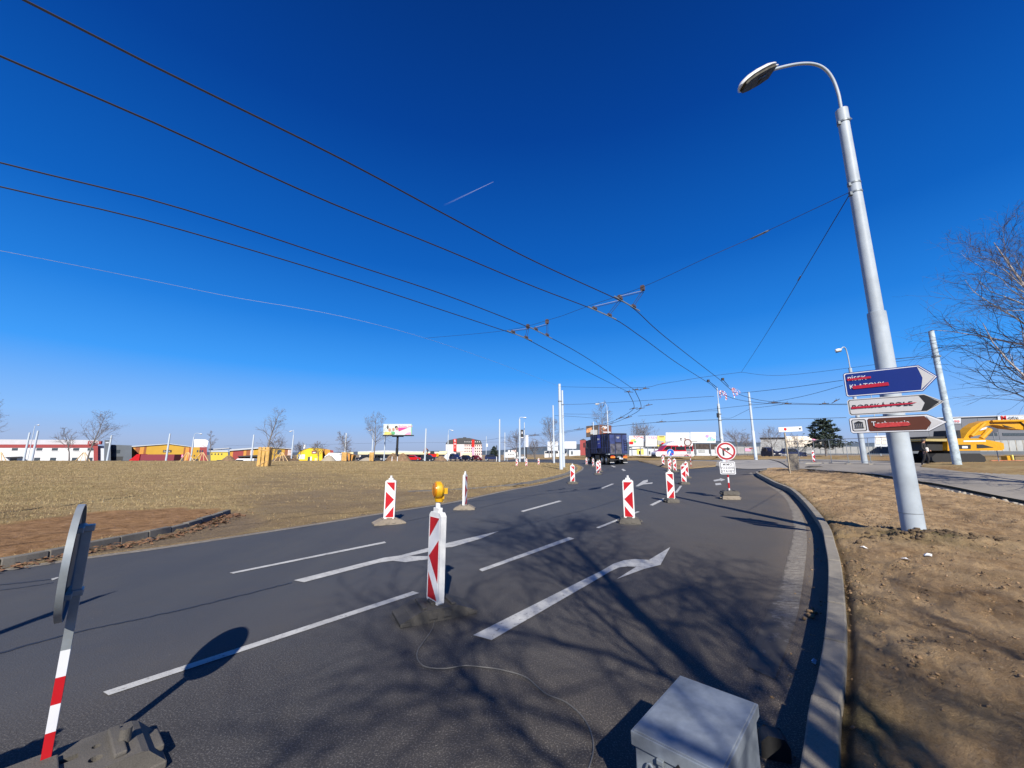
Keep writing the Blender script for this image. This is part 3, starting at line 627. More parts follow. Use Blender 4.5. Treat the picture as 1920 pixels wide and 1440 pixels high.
beacon(B1, R(-50), -1, 'nearest guide beacon with a yellow warning lamp on top, arrow pointing left', 'rubber_dark', R(78), lamp=True, L=.80, kf=.24)
beacon(G(729, 982), R(6), 1, 'right-pointing guide beacon on the left road edge beside the grass island', 'rubber_tan', R(22), L=.74, kf=.25)
beacon(G(871, 955), R(78), 1, 'guide beacon seen edge-on as a thin white post, behind the lamp beacon', 'rubber_tan', R(-76), L=.64, kf=.25)
beacon(G(1074, 907), R(-6), 1, 'right-pointing beacon at the tip of the grass island kerb')
beacon(G(1181, 981), R(-20), -1, 'large left-pointing beacon on the dashed lane line in front of the blue truck', 'rubber_grey', R(6), L=.5)
beacon(G(1259, 942), R(-18), 1, 'right-pointing beacon standing left of the no-right-turn sign', 'rubber_grey', R(18), L=.42)
beacon(G(1283, 908), R(-16), -1, 'left-pointing beacon just behind the right-pointing one near the turn sign', 'rubber_grey', R(16), L=.5)
beacon(G(1288, 896.5), R(-16), -1, 'beacon half hidden behind the left-pointing one near the turn sign', L=.5)
beacon(G(1266, 885), R(-14), -1, 'left-pointing beacon of the far cluster, just right of the blue round sign', L=.6)
beacon(G(1256, 882.5), R(-14), -1, 'left-pointing beacon of the far cluster, directly under the blue round sign', L=.6)
beacon(G(1244, 875), R(-14), -1, 'leftmost beacon of the far cluster, before the ambulance front wheel', L=.6)
beacon(G(1121, 889.5), R(-8), 1, 'front beacon of the overlapping pair before the truck', L=.6)
beacon(G(1124.5, 884.5), R(-8), 1, 'rear beacon of the overlapping pair before the truck', L=.6)
beacon(G(1112.5, 876), R(-40), 1, 'slim turned beacon beside the truck middle wheels', L=.6)
beacon(G(1100, 872), R(-14), 1, 'beacon beside the truck front wheel', L=.6)
for u, v, s in ((1010, 864, 'rightmost of the three small far beacons left of the thin pole'), (987, 864, 'middle one of the three small far beacons beyond the grass'), (969, 864, 'leftmost of the three small far beacons beyond the grass')):
    d = 1.13 * F_PX / (864 - 848.6 if u < 1005 else 13.6); p = Q(u, 864, d); p.z = 0
    beacon(p, R(-4), 1, s, scale=1.0)
beacon(G(1527, 869), R(-10), -1, 'lone beacon with white feet on the dug-up far roadside', L=.5)

def striped_post(parent, z0, z1, rad, bands=None, flat=None, n=14, seg=.2, first_red=True, top_grey=None):
    b = MB(); z = z0; k = 0
    while z < z1 - 1e-6:
        e = min(z + seg, z1); mi = (1 if (k % 2 == 0) == first_red else 0)
        if top_grey is not None and z >= top_grey - 1e-6: mi = 2; e = z1
        if flat: b.box((0, 0, (z + e) / 2), (flat[0], flat[1], e - z), mi=mi)
        else: b.tube([(0, 0, z), (0, 0, e)], rad, n, mi=mi)
        z = e; k += 1
    return b.build('post', ['white_sheet', 'red_sheet', 'galv'], parent, smooth=not flat)

mat('sign_rear', (.085, .105, .108), .5, .3, var=.2, scale=4)
# near left: round sign seen from behind on a striped post
SP0 = Vector((-2.35, 2.28, 0))
t = thing('road_sign', 'round road sign seen from behind on a striped post, near left edge', 'road sign', SP0)
ph = R(-137); nrm = Vector((math.cos(ph), math.sin(ph), 0)); tang = Vector((-nrm.y, nrm.x, 0))
o = striped_post(t, .14, 1.25, .02, flat=(.052, .036), seg=.126, first_red=True, top_grey=.64); o.rotation_euler = (0, 0, ph + math.pi / 2)
c = Vector((0, 0, 1.083)) + nrm * .046
b = MB(); b.disc(c - nrm * .006, nrm, .292, .012, 64, mi=0, mi_side=0)
x = tang; y = Vector((0, 0, 1))
rim = [c + (x * math.cos(a) + y * math.sin(a)) * .295 for a in np.linspace(0, 2 * math.pi, 65)]
ring = []
for p in rim[:-1]: ring.append(p)
n_ = len(ring); vs = [p + nrm * .008 for p in ring] + [p - nrm * .020 for p in ring] + [c + (p - c) * .972 - nrm * .020 for p in ring] + [c + (p - c) * .972 + nrm * .0 for p in ring]
fs = []
for k in range(3):
    for i in range(n_): fs.append((k * n_ + i, k * n_ + (i + 1) % n_, (k + 1) * n_ + (i + 1) % n_, (k + 1) * n_ + i))
b.add(vs, fs, 1); b.build('disc', ['sign_rear', 'galv'], t, smooth=True)
b = MB()
for zz in (.92, 1.25):
    b = MB(); b.beam(c - nrm * .022 - tang * .10 + Vector((0, 0, zz - 1.083)), c - nrm * .022 + tang * .10 + Vector((0, 0, zz - 1.083)), .028, .03)
    b.box((0, 0, zz), (.072, .054, .032), rz=ph + math.pi / 2); b.build('bracket', 'galv', t, bevel=.003)
fb = footplate(t, 'rubber_grey', R(50), L=.92, Wd=.37, Hh=.13, kf=.38); fb.location = (.06, -.085, 0)
# moulded holes in the footplate
b = MB()
for px, py, rr_ in ((.30, -.02, .026), (.19, -.07, .028), (.20, .05, .018), (-.2, 0, .03), (-.3, .06, .024)): b.tube([(px, py, .08), (px, py, .20)], rr_, 18)
b.box((.10, .03, .14), (.07, .045, .08)); b.box((-.1, -.02, .14), (.07, .045, .08))
cut = b.build('cut', 'black'); cut.parent = fb; 
md = fb.modifiers.new('holes', 'BOOLEAN'); md.object = cut; md.operation = 'DIFFERENCE'; md.solver = 'EXACT'
bpy.context.view_layer.update()
me = bpy.data.meshes.new_from_object(fb.evaluated_get(bpy.context.evaluated_depsgraph_get())); fb.modifiers.clear(); fb.data = me; bpy.data.objects.remove(cut)

# things just left of the view whose shadows lie on the lanes and the grass
p = Vector((-4.62, 2.05, 0)); t = thing('road_sign', 'striped sign post standing left of the view, its long thin shadow lying on the asphalt', 'road sign', p)
striped_post(t, .06, 2.2, .03, seg=.2); b = MB(); b.prism([(-.25, 0), (.25, 0), (.25, .6), (-.25, .6)], (-.02, 0, 1.55), (.12, .99, 0), (0, 0, 1), .012); b.build('panel', 'galv', t); footplate(t, 'rubber_grey', 0, L=.6, kf=.37)
beacon(Vector((-2.62, 1.18, 0)), R(20), 1, 'beacon standing just outside the left edge, only its shadow in view')
# the no-right-turn sign with its text panel
def ring_sign(parent, c, nrm, r, th, layers, name='sign_face', n=48):
    b = MB(); nrm = Vector(nrm).normalized(); mats = ['galv']
    b.disc(c, nrm, r, th, n, mi=0)
    for k, (rr_, m) in enumerate(layers):
        mats.append(m); b.disc(Vector(c) + nrm * (th + .002 * k), nrm, rr_, .002, n, mi=k + 1)
    return b, mats
mat('ring_red', (.34, .010, .020), .4, var=.06); mat('sign_face_grey', (.60, .62, .61), .35, var=.04)
NT = G(1369, 936)
t = thing('road_sign', 'no right turn sign over a white text panel on a striped post', 'road sign', NT, R(-13))
zc = Q(1357, 846, NT.y).z - NT.z
b, ms = ring_sign(t, (0, -.04, zc), (0, -1, 0), .352, .012, [(.350, 'white_sheet'), (.325, 'ring_red'), (.255, 'sign_face_grey')])
ms += ['black', 'ring_red']; y4 = -.04 - .012 - .0075
def flat(b, pts, y, mi):
    V = [(x, y, z) for x, z in pts]
    if len(V) > 2:
        n = Vector((0, 0, 0))
        for i in range(len(V)): n += Vector(V[i]).cross(Vector(V[(i + 1) % len(V)]))
        if n.y > 0: V = V[::-1]
    b.sheet(V, mi)
flat(b, [(-.13, zc - .17), (-.065, zc - .17), (-.065, zc + .055), (-.13, zc + .055)], y4, 4)
flat(b, [(-.13, zc + .055), (.045, zc + .055), (.045, zc + .115), (-.13, zc + .115)], y4, 4)
flat(b, [(.045, zc + .03), (.045, zc + .0), (.16, zc + .085), (.045, zc + .17), (.045, zc + .14)], y4 - .0005, 4)
a = math.radians(-38); dx, dz = math.cos(a), math.sin(a); px, pz = -dz * .022, dx * .022
flat(b, [(-.27 * dx + px, zc - .27 * dz + pz), (-.27 * dx - px, zc - .27 * dz - pz), (.27 * dx - px, zc + .27 * dz - pz), (.27 * dx + px, zc + .27 * dz + pz)], y4 - .0018, 5)
b.build('sign_face', ms, t)
zt, zb = zc - .385, zc - .86
b = MB(); b.prism(chamfer(-.272, .272, zb, zt, .03), (0, -.04, 0), (1, 0, 0), (0, 0, 1), .012)
b.prism(chamfer(-.270, .270, zb + .002, zt - .002, .03), (0, -.052, 0), (1, 0, 0), (0, 0, 1), .002, mi=1)
b.prism(chamfer(-.240, .240, zb + .03, zt - .03, .02), (0, -.0545, 0), (1, 0, 0), (0, 0, 1), .002, mi=2)
b.prism(chamfer(-.222, .222, zb + .048, zt - .048, .016), (0, -.057, 0), (1, 0, 0), (0, 0, 1), .002, mi=1)
pn = b.build('text_panel', ['galv', 'white_sheet', 'black'], t)
for k, s in enumerate(('MIMO', 'VOZIDEL', 'STAVBY')): text(s, .118, 'black', pn, (0, -.0595, zt - .115 - k * .125), (1, 0, 0), (0, 0, 1), align='CENTER')
striped_post(t, .2, zc + .28, .03, seg=.2, first_red=False)
footplate(t, 'rubber_tan', 0, L=.60, z=0, kf=.42, Hh=.14); footplate(t, 'rubber_grey', R(5), L=.56, z=.16, kf=.42, Hh=.14)

# far cluster: round blue sign and round white sign with red edge
BL = G(1259, 876)
t = thing('road_sign', 'small round blue sign with a white arrow among the far beacons', 'road sign', BL, R(-16)); zc = Q(1258, 848.5, BL.y).z - BL.z
b, ms = ring_sign(t, (0, -.04, zc), (0, -1, 0), .36, .012, [(.36, 'white_sheet'), (.335, 'blue_sign')])
ms += ['white_sheet', 'red_sheet']; y4 = -.058
flat(b, [(-.24, zc - .22), (-.10, zc - .25), (-.02, zc - .02), (.06, zc + .05), (.02, zc + .12), (-.08, zc + .16), (-.19, zc + .02)], y4, 3); flat(b, [(.05, zc - .12), (.18, zc - .07), (.27, zc - .16), (.16, zc - .22)], y4, 4)
b.build('sign_face', ms, t); striped_post(t, .1, zc, .03, first_red=False); footplate(t, 'rubber_grey', 0, L=.6)
RW = G(1296, 877.5)
t = thing('road_sign', 'round white sign with red border above two grey panels, before the ambulance', 'road sign', RW, R(-16)); zc = Q(1285.5, 830, RW.y).z - RW.z; xo = Q(1285.5, 830, RW.y).x - Q(1296, 877.5, RW.y).x
b, ms = ring_sign(t, (xo * .4, -.04, zc), (0, -1, 0), .36, .012, [(.355, 'white_sheet'), (.345, 'print_brown'), (.25, 'sign_grey')]); b.build('sign_face', ms, t)
b = MB(); b.box((xo * .3, -.045, zc - .70), (.40, .012, .22)); b.box((xo * .3, -.045, zc - .94), (.40, .012, .2)); b.box((xo * .3, -.053, zc - .66), (.28, .004, .035), mi=1); b.box((xo * .3, -.053, zc - .75), (.28, .004, .035), mi=1); b.build('panel', ['galv', 'black'], t)
striped_post(t, .1, zc + .2, .03, first_red=True); footplate(t, 'rubber_dark', 0, L=.85)

# ---------------------------------------------------------------- big lamp post with its signs
PB.z = verge_z(PB.x, PB.y) - .05
t = thing('lamp_post', 'tall pale grey lamp post in the soil carrying three arrow signs', 'lamp post', PB)
topz = Q(1574, 208, PB.y).z - PB.z; shz = Q(1645, 590, PB.y).z - PB.z
b = MB(); b.tube([(0, 0, -.2), (0, 0, .02), (0, 0, shz - .02), (0, 0, shz + .04), (0, 0, shz + .05)], [.166, .165, .146, .144, .118], 48); b.build('pole', 'pole_grey', t, smooth=True)
b = MB(); b.tube([(0, 0, shz + .03), (0, 0, topz), (0, 0, topz + .01)], [.118, .098, .05], 40); b.tube([(0, 0, topz - .28), (0, 0, topz + .012)], .112, 36); b.build('upper_pole', 'pole_grey', t, smooth=True)
L0 = Q(1448, 131, PB.y - .25) - PB; lt = Q(1381, 168, PB.y - .55) - PB
bz = [Vector((0, 0, topz + .35)), Vector((-.06, 0, topz + 1.30)), Vector((L0.x * .30, L0.y * .3, L0.z + .52)), Vector(L0)]
arm = [(0, 0, topz - .1)] + [tuple(bz[0] * (1 - q) ** 3 + bz[1] * 3 * q * (1 - q) ** 2 + bz[2] * 3 * q * q * (1 - q) + bz[3] * q ** 3) for q in np.linspace(0, 1, 30)]
b = MB(); b.tube([tuple(p) for p in arm], .031, 14); b.build('arm', 'pole_grey', t, smooth=True)
dv = (lt - L0).normalized(); sv = Vector((0, 0, 1)).cross(dv).normalized(); uv = dv.cross(sv)
if uv.z < 0: uv = -uv; sv = -sv
ra_ = R(14) if sv.y < 0 else R(-14)
uv, sv = uv * math.cos(ra_) - sv * math.sin(ra_), sv * math.cos(ra_) + uv * math.sin(ra_)
LS = (lt - L0).length / .72
def lant(b, hs, mi, n=14, z0=0.0):
    """shell of the lantern: sections across the axis"""
    secs = []
    for s, w, h in hs:
        s, w, h = s * LS, w * LS * .72, h * LS * 1.0; secs.append([L0 + dv * s + sv * (w * math.cos(a)) + uv * (z0 + h * math.sin(a)) for a in np.linspace(0, math.pi, n)])
    vs = [p for q in secs for p in q]; fs = []
    for i in range(len(secs) - 1):
        for j in range(n - 1): fs.append((i * n + j, (i + 1) * n + j, (i + 1) * n + j + 1, i * n + j + 1))
        fs.append((i * n + n - 1, (i + 1) * n + n - 1, (i + 1) * n, i * n))
    fs += [tuple(range(n)), tuple((len(secs) - 1) * n + j for j in range(n - 1, -1, -1))]
    b.add(vs, fs, mi)
b = MB(); lant(b, [(-.10, .04, .035), (-.02, .06, .05), (.02, .115, .065), (.15, .145, .075), (.35, .15, .075), (.50, .135, .065), (.60, .10, .045), (.64, .05, .02)], 0)
ho = b.build('lantern', 'lamp_white', t, smooth=True, angle=50)
b = MB(); prof = [(.03, -.10), (.2, -.13), (.42, -.13), (.56, -.105), (.61, -.06), (.61, .06), (.56, .105), (.42, .13), (.2, .13), (.03, .10)]
b.prism([(p[0] * LS, p[1] * .69 * LS) for p in prof], L0 - uv * .001, dv, sv, -.055 if dv.cross(sv).dot(uv) > 0 else .055)
lens = b.build('lens', 'lamp_glass', ho, bevel=.012)
b = MB(); b.beam(L0 + dv * .22 * LS - uv * .05, L0 + dv * .36 * LS - uv * .05, .15, .012); b.beam(L0 + dv * .29 * LS - sv * .08 - uv * .052, L0 + dv * .31 * LS + sv * .08 - uv * .052, .06, .014); b.build('lamp_holder', 'black', lens)
cz = Q(1592, 345, PB.y).z - PB.z; cz2 = Q(1594, 362, PB.y).z - PB.z
b = MB()
for zz, rr_ in ((cz, .114), (cz2, .116), (topz - .30, .1135)):
    b = MB(); b.tube([(0, 0, zz - .016), (0, 0, zz + .016)], rr_, 36); b.box((-rr_ - .008, -.02, zz - .03), (.06, .05, .07)); b.build('clamp_band', ['galv_dark'], t)
b = MB(); b.tube([(.09, -.05, topz - .20), (.13, -.06, topz - .27)], .012, 6); b.build('bolt', 'galv_dark', t)
b = MB(); b.tube([(0, 0, .34), (0, 0, .352)], .1675, 40); b.tube([(.165, -.02, .0), (.168, -.02, .55)], .010, 6); b.box((.175, -.03, .46), (.025, .03, .03)); b.build('ground_strap', 'galv', t)

def arrow_sign(label, o, hgt_, shoulder, tip, layers, cat='direction sign'):
    th = thing('direction_sign', label, cat, o, 0, 'arrow signs on the lamp post')
    ux = Vector((.71, -.704, 0)).normalized(); uy = Vector((0, 0, 1)); nr = ux.cross(uy)
    def outl(i, c=.02):
        s = shoulder - i * .12; return [(i + c, i), (s, i), (tip - i * 1.25, hgt_ / 2), (s, hgt_ - i), (i + c, hgt_ - i), (i, hgt_ - i - c), (i, i + c)]
    b = MB(); b.prism(outl(0, .03), (0, 0, 0), ux, uy, .014); mats = [layers[0][1]]
    for k, (f, m) in enumerate(layers[1:]):
        mats.append(m); P = f if isinstance(f, list) else outl(f); b.prism(P, nr * (.0142 + .0016 * k), ux, uy, .0014, mi=k + 1)
    b.build('board', mats, th, bevel=0)
    for zz in (hgt_ * .3, hgt_ * .72):
        b = MB(); b.beam(ux * .30 + uy * zz - nr * .012, ux * .95 + uy * zz - nr * .012, .03, .022); b.beam(ux * .60 + uy * zz - nr * .015, ux * .60 + uy * zz - nr * .20, .04, .04); b.build('bracket', 'galv', th)
    return th, ux, uy, nr
PS = Q(1580, 700, 7.0); zS = PS.z
S1h = zS - Q(1581, 745, 7.0).z
O1 = Vector((PS.x, PS.y, zS - S1h)); H1 = S1h
def fld(x0, x1, h, i, c=.02, bulge=.05): return [(x0 + c, i), (x1 - .02, i), (x1 + bulge, h / 2), (x1 - .02, h - i), (x0 + c, h - i), (x0, h - i - c), (x0, i + c)]
def tipf(x0, h, tip, i, bulge=.05): return [(x0, i), (tip, h / 2), (x0, h - i), (x0 + bulge, h / 2)]
s1, ux, uy, nr = arrow_sign('blue arrow sign with two red-struck white town names, topmost on the lamp post', O1, H1, .965, 1.16,
    [(0, 'sign_blue'), (.012, 'white_sheet'), (.026, 'sign_blue'), ([(.945, .03), (1.12, H1 / 2), (.945, H1 - .03), (.985, H1 / 2)], 'sign_grey')])
d = nr * .0225
text('PÍSEK', .105, 'white_sheet', s1, ux * .055 + uy * H1 * .72 + d, ux, uy, wide=.95); text('KLATOVY', .105, 'white_sheet', s1, ux * .065 + uy * H1 * .40 + d, ux, uy, wide=.93)
b = MB(); b.prism([(.05, H1 * .66), (.37, H1 * .675), (.37, H1 * .755), (.05, H1 * .745)], d + nr * .004, ux, uy, .002); b.prism([(.105, H1 * .33), (.12, H1 * .30), (.58, H1 * .325), (.575, H1 * .455), (.11, H1 * .43)], d + nr * .004, ux, uy, .002); b.build('red_tape', 'tape_red', s1)
P2 = Q(1588, 749.5, 7.0); H2 = P2.z - Q(1589, 779.5, 7.0).z; O2 = Vector((P2.x, P2.y, P2.z - H2))
s2, *_ = arrow_sign('pale grey arrow sign with black tip and red-struck black name, middle on lamp post', O2, H2, .965, 1.17,
    [(0, 'sign_grey'), (.014, 'black'), (.024, 'sign_grey'), ([(.90, .022), (.965, .02), (1.12, H2 / 2), (.965, H2 - .02), (.90, H2 - .022), (.955, H2 / 2)], 'black')])
text('BORSKÁ POLE', .10, 'black', s2, ux * .055 + uy * H2 * .50 + d, ux, uy, wide=1.13)
b = MB(); b.prism([(.045, H2 * .40), (.80, H2 * .48), (.87, H2 * .56), (.045, H2 * .53)], d + nr * .004, ux, uy, .002); b.build('red_tape', 'tape_red', s2)
P3 = Q(1591, 783.5, 7.0); H3 = P3.z - Q(1594, 813, 7.0).z; O3 = Vector((P3.x, P3.y, P3.z - H3))
s3, *_ = arrow_sign('brown arrow sign with temple symbol and red brushed-out word, lowest on lamp post', O3, H3, .965, 1.18,
    [(0, 'black'), (.010, 'white_sheet'), (chamfer(.03, .225, .035, H3 - .035, .02), 'black'), (chamfer(.043, .212, .048, H3 - .048, .014), 'sign_grey'), (fld(.245, .955, H3, .03), 'sign_brown'), ([(.955, .03), (1.125, H3 / 2), (.955, H3 - .03), (1.0, H3 / 2)], 'sign_grey')])
d3 = nr * .0255
b = MB(); z0 = H3 * .32
b.prism([(.07, z0 + .085), (.185, z0 + .085), (.185, z0 + .098), (.1275, z0 + .125), (.07, z0 + .098)], d3, ux, uy, .002); b.prism([(.066, z0), (.19, z0), (.19, z0 + .012), (.066, z0 + .012)], d3, ux, uy, .002)
for k in range(5): b.prism([(.074 + k * .0245, z0 + .016), (.084 + k * .0245, z0 + .016), (.084 + k * .0245, z0 + .080), (.074 + k * .0245, z0 + .080)], d3, ux, uy, .002)
b.build('temple_symbol', 'black', s3)
text('Techmania', .105, 'white_sheet', s3, ux * .29 + uy * H3 * .55 + d3, ux, uy, wide=.95)
b = MB(); b.prism([(.325, H3 * .36), (.37, H3 * .31), (.73, H3 * .36), (.765, H3 * .44), (.74, H3 * .585), (.5, H3 * .60), (.335, H3 * .56)], d3 + nr * .004, ux, uy, .002); b.build('red_paint', 'brush_red', s3)

# ---------------------------------------------------------------- metal cabinet at the bottom of the picture, its cable, the rubber block
CH = .445; wBL = W(1275, 1265, CH); wFL = W(1182, 1368, CH); wBR = W(1428, 1306, CH); c1 = (wBL - wFL); CL = c1.length; c1.normalize(); c2 = Vector((c1.y, -c1.x, 0)); CWd = (wBR - wBL).dot(c2); CA = math.atan2(c1.y, c1.x)
cc = wBL - c1 * CL / 2 + c2 * CWd / 2; cc.z = 0
t = thing('metal_cabinet', 'low grey metal battery cabinet on the road beside the kerb', 'cabinet', cc, CA)
b = MB(); b.box((0, 0, (CH - .05) / 2), (CL - .025, CWd - .025, CH - .05)); b.build('body', 'cab_blue', t, bevel=.006)
b = MB(); b.box((0, 0, CH - .03), (CL, CWd, .055)); b.box((0, 0, CH - .001), (CL - .02, CWd - .02, .006)); b.build('lid', 'cab_blue', t, bevel=.008)
b = MB(); b.box((-CL / 2 - .002, .055, CH - .09), (.012, .022, .075)); b.box((-CL / 2 - .008, .055, CH - .062), (.014, .030, .02)); b.box((-CL / 2 - .004, .055, CH - .12), (.012, .034, .03)); b.build('latch', 'galv', t, bevel=.003)
b = MB(); b.prism([(-.05, -.05), (.035, -.05), (.0, .012)], (-CL / 2 - .002, -.02, CH - .05), (0, -1, 0), (0, 0, 1), .004); b.build('cable_slot', 'black', t)
for k, (dy, m) in enumerate(((.035, 'cable_grey'), (.012, 'cable_grey'), (-.012, 'galv_dark'), (-.032, 'cable_grey'), (-.045, 'print_yellow'))):
    C = curve_pts([(-.28, -.02, CH - .06), (-CL / 2 - .01, -.02, CH - .062), (-CL / 2 - .018, -.02 + dy * .5, CH - .075), (-CL / 2 - .035, -.02 + dy * 1.4, CH - .13), (-CL / 2 - .04, -.02 + dy * 2.6, CH - .25), (-CL / 2 - .035, -.02 + dy * 3.0, .02)], 16)
    b = MB(); b.tube([tuple(p) for p in C], .0065 if k < 4 else .005, 7); b.build('cable', m, t, smooth=True)
b = MB(); b.tube([(-CL / 2 - .012, .10 + .016 * math.cos(a), CH - .115 + .03 * math.sin(a)) for a in np.linspace(0, 6.283, 17)], .005, 6); b.build('padlock', 'galv', t, smooth=True)
cpx = [(810, 1140), (814, 1160), (811, 1178), (797, 1200), (783, 1222), (784, 1240), (800, 1252), (835, 1254), (870, 1250), (905, 1251), (940, 1257), (985, 1272), (1022, 1300), (1060, 1318), (1090, 1344), (1107, 1374), (1113, 1405), (1105, 1440), (1085, 1490)]
C = curve_pts([tuple(p) for p in GP(cpx, .008)], 160); C[:3, 2] += np.array([.09, .06, .02])
b = MB(); b.tube([tuple(p) for p in C], .0045, 7); o = b.build('cable', 'cable_grey', smooth=True); tag(o, 'thin grey cable snaking over the asphalt from the lamp beacon to the cabinet', 'cable')
p = G(1452, 1420); t = MB(); t.prism([(-.07, 0), (.07, 0), (.075, .07), (.05, .11), (-.03, .115), (-.065, .08)], (0, .05, 0), (1, 0, 0), (0, 0, 1), .10); o = t.build('rubber_weight', 'black_rubber', loc=p, bevel=.018); o.rotation_euler = (0, 0, R(-20)); tag(o, 'dark rubber weight lying between the cabinet and the kerb', 'weight')

# litter, stones, leaves
def litter(u, v, s, m, label, dz=.015, cat='litter'):
    p = G(u, v, .19 if u > 1560 else 0); p.z = (verge_z(p.x, p.y) if u > 1560 else p.z) + dz
    V = []; k = 7
    for i in range(k):
        a = 2 * math.pi * i / k; rr_ = s * random.uniform(.55, 1.1); V.append((rr_ * math.cos(a), rr_ * .6 * math.sin(a), random.uniform(-.004, .02)))
    b = MB(); b.add(V + [(0, 0, .03)], [(i, (i + 1) % k, k) for i in range(k)]); b.add([(x, y, z - .01) for x, y, z in V], [tuple(range(k - 1, -1, -1))])
    o = b.build('litter', m, loc=p); o.rotation_euler = (0, 0, random.uniform(0, 3)); tag(o, label, cat); return o
litter(1527, 1247, .035, 'litter_blue', 'small pale blue plastic scrap lying in the kerb shadow')
litter(1700, 1055, .07, 'litter', 'white paper scrap on the soil in front of the lamp post')
litter(1740, 1048, .10, 'litter', 'long pale scrap on the soil right of the lamp post foot')
litter(1620, 1028, .06, 'litter', 'small pale scrap on the soil left of the lamp post foot')
def ground_bits(name, pts, sizes, m, label, cat, flatness=(.4, .9), sub=0):
    base = [(1, 0, 0), (-1, 0, 0), (0, 1, 0), (0, -1, 0), (0, 0, 1), (0, 0, -1)]; ff = [(0, 2, 4), (2, 1, 4), (1, 3, 4), (3, 0, 4), (2, 0, 5), (1, 2, 5), (3, 1, 5), (0, 3, 5)]
    ico = np.array([(0, .526, .851), (0, -.526, .851), (0, .526, -.851), (0, -.526, -.851), (.526, .851, 0), (-.526, .851, 0), (.526, -.851, 0), (-.526, -.851, 0), (.851, 0, .526), (-.851, 0, .526), (.851, 0, -.526), (-.851, 0, -.526)])
    icf = np.array([(0, 1, 8), (0, 8, 4), (0, 4, 5), (0, 5, 9), (0, 9, 1), (1, 6, 8), (8, 6, 10), (8, 10, 4), (4, 10, 2), (4, 2, 5), (5, 2, 11), (5, 11, 9), (9, 11, 7), (9, 7, 1), (1, 7, 6), (3, 6, 7), (3, 10, 6), (3, 2, 10), (3, 11, 2), (3, 7, 11)])
    Vs = []; Fs = []
    for k, (p, s) in enumerate(zip(pts, sizes)):
        v = ico * rng.uniform(.55, 1.25, (12, 1)) * s * np.array([1, rng.uniform(.5, 1), rng.uniform(*flatness)]); a = rng.uniform(0, 6.28); ca, sa = math.cos(a), math.sin(a)
        v = np.stack([v[:, 0] * ca - v[:, 1] * sa, v[:, 0] * sa + v[:, 1] * ca, v[:, 2]], 1) + np.array(p); Vs.append(v); Fs.append(icf + 12 * k)
    o = npmesh(name, np.concatenate(Vs), np.concatenate(Fs), [m], smooth=False); tag(o, label, cat, kind='stuff'); return o
# clods: dense close to the camera, along the kerb, round the post foot and along the trench
k = 30000; ii = rng.integers(0, n, k); 
ii = rng.integers(30, VX.shape[0] - 2, k); jj = rng.integers(3, VX.shape[1] - 2, k); pk = np.clip(1.6 - VY[ii, jj] / 16, .1, 1) * np.clip(fbm(VX[ii, jj] * 1.3, VY[ii, jj] * 1.3, 3, 91) * 2.6 - .8, .04, 1); keep = rng.uniform(0, 1, k) < pk; ii = ii[keep]; jj = jj[keep]
sz = .0035 + .022 * rng.uniform(0, 1, len(ii)) ** 6; pts = np.stack([VX[ii, jj] + rng.normal(0, .02, len(ii)), VY[ii, jj] + rng.normal(0, .02, len(ii)), VZ[ii, jj] + sz * .2], 1)

mat('clod', (.27, .175, .095), .95, var=.45, scale=6, bump=.5, bscale=40); mat('clod_dark', (.105, .072, .042), .95, var=.5, scale=6, bump=.6, bscale=30); mat('stone_pale', (.36, .32, .26), .9, var=.3, scale=5)
ground_bits('soil_clods', pts, sz, 'clod', 'loose crumbs of soil on the bare verge', 'soil')
kd = rng.uniform(0, 1, len(ii)) < .5; ground_bits('soil_clods', pts[kd] + rng.normal(0, .05, (kd.sum(), 3)) * [1, 1, .05], sz[kd] * .8, 'clod_dark', 'dark crumbs and root bits on the bare verge', 'soil')
k = 260; a = rng.uniform(0, 6.28, k); rr_ = np.abs(rng.normal(.55, .35, k)); px = PB.x + rr_ * np.cos(a) * 1.3; py = PB.y - .22 + rr_ * np.sin(a) * .45
sz = .012 + .05 * rng.uniform(0, 1, k) ** 3; ground_bits('soil_clods', [(x, y, verge_z(x, y) + s * .2) for x, y, s in zip(px, py, sz)], sz, 'clod_dark', 'dark turned clods around the lamp post foot', 'soil')
k = 420; q = rng.integers(60, 380, k); px = TC[q, 0] + rng.normal(0, .10, k); py = TC[q, 1] + rng.normal(.05, .12, k); sz = .015 + .075 * rng.uniform(0, 1, k) ** 3
ground_bits('rubble', [(x, y, float(hgt(x, y)) + .10 + s * .1) for x, y, s in zip(px, py, sz)], sz, 'stone_pale', 'stones and rubble lining the trench along the path', 'rubble')
k = 700; q = rng.integers(20, 200, k); off = np.abs(rng.normal(0, .16, k)); T = np.gradient(KC, axis=0); T /= np.linalg.norm(T, axis=1)[:, None]
px = KC[q, 0] - T[q, 1] * off - .02; py = KC[q, 1] + T[q, 0] * off; sz = .003 + .013 * rng.uniform(0, 1, k) ** 4
ground_bits('soil_clods', [(x, y, float(hgt(x, y)) + s * .3) for x, y, s in zip(px, py, sz)], sz, 'clod', 'soil crumbs and grit on the road along the kerb', 'soil')
lump = [tuple(p) for p in GP([(1520, 1157), (1523, 1150), (1530, 1146), (1514, 1166), (1527, 1160), (1534, 1152)])]; ground_bits('soil_clods', [(x - .03, y, .02) for x, y, z in lump], [.04, .035, .03, .028, .045, .03], 'clod', 'lump of dropped soil against the kerb face', 'soil')
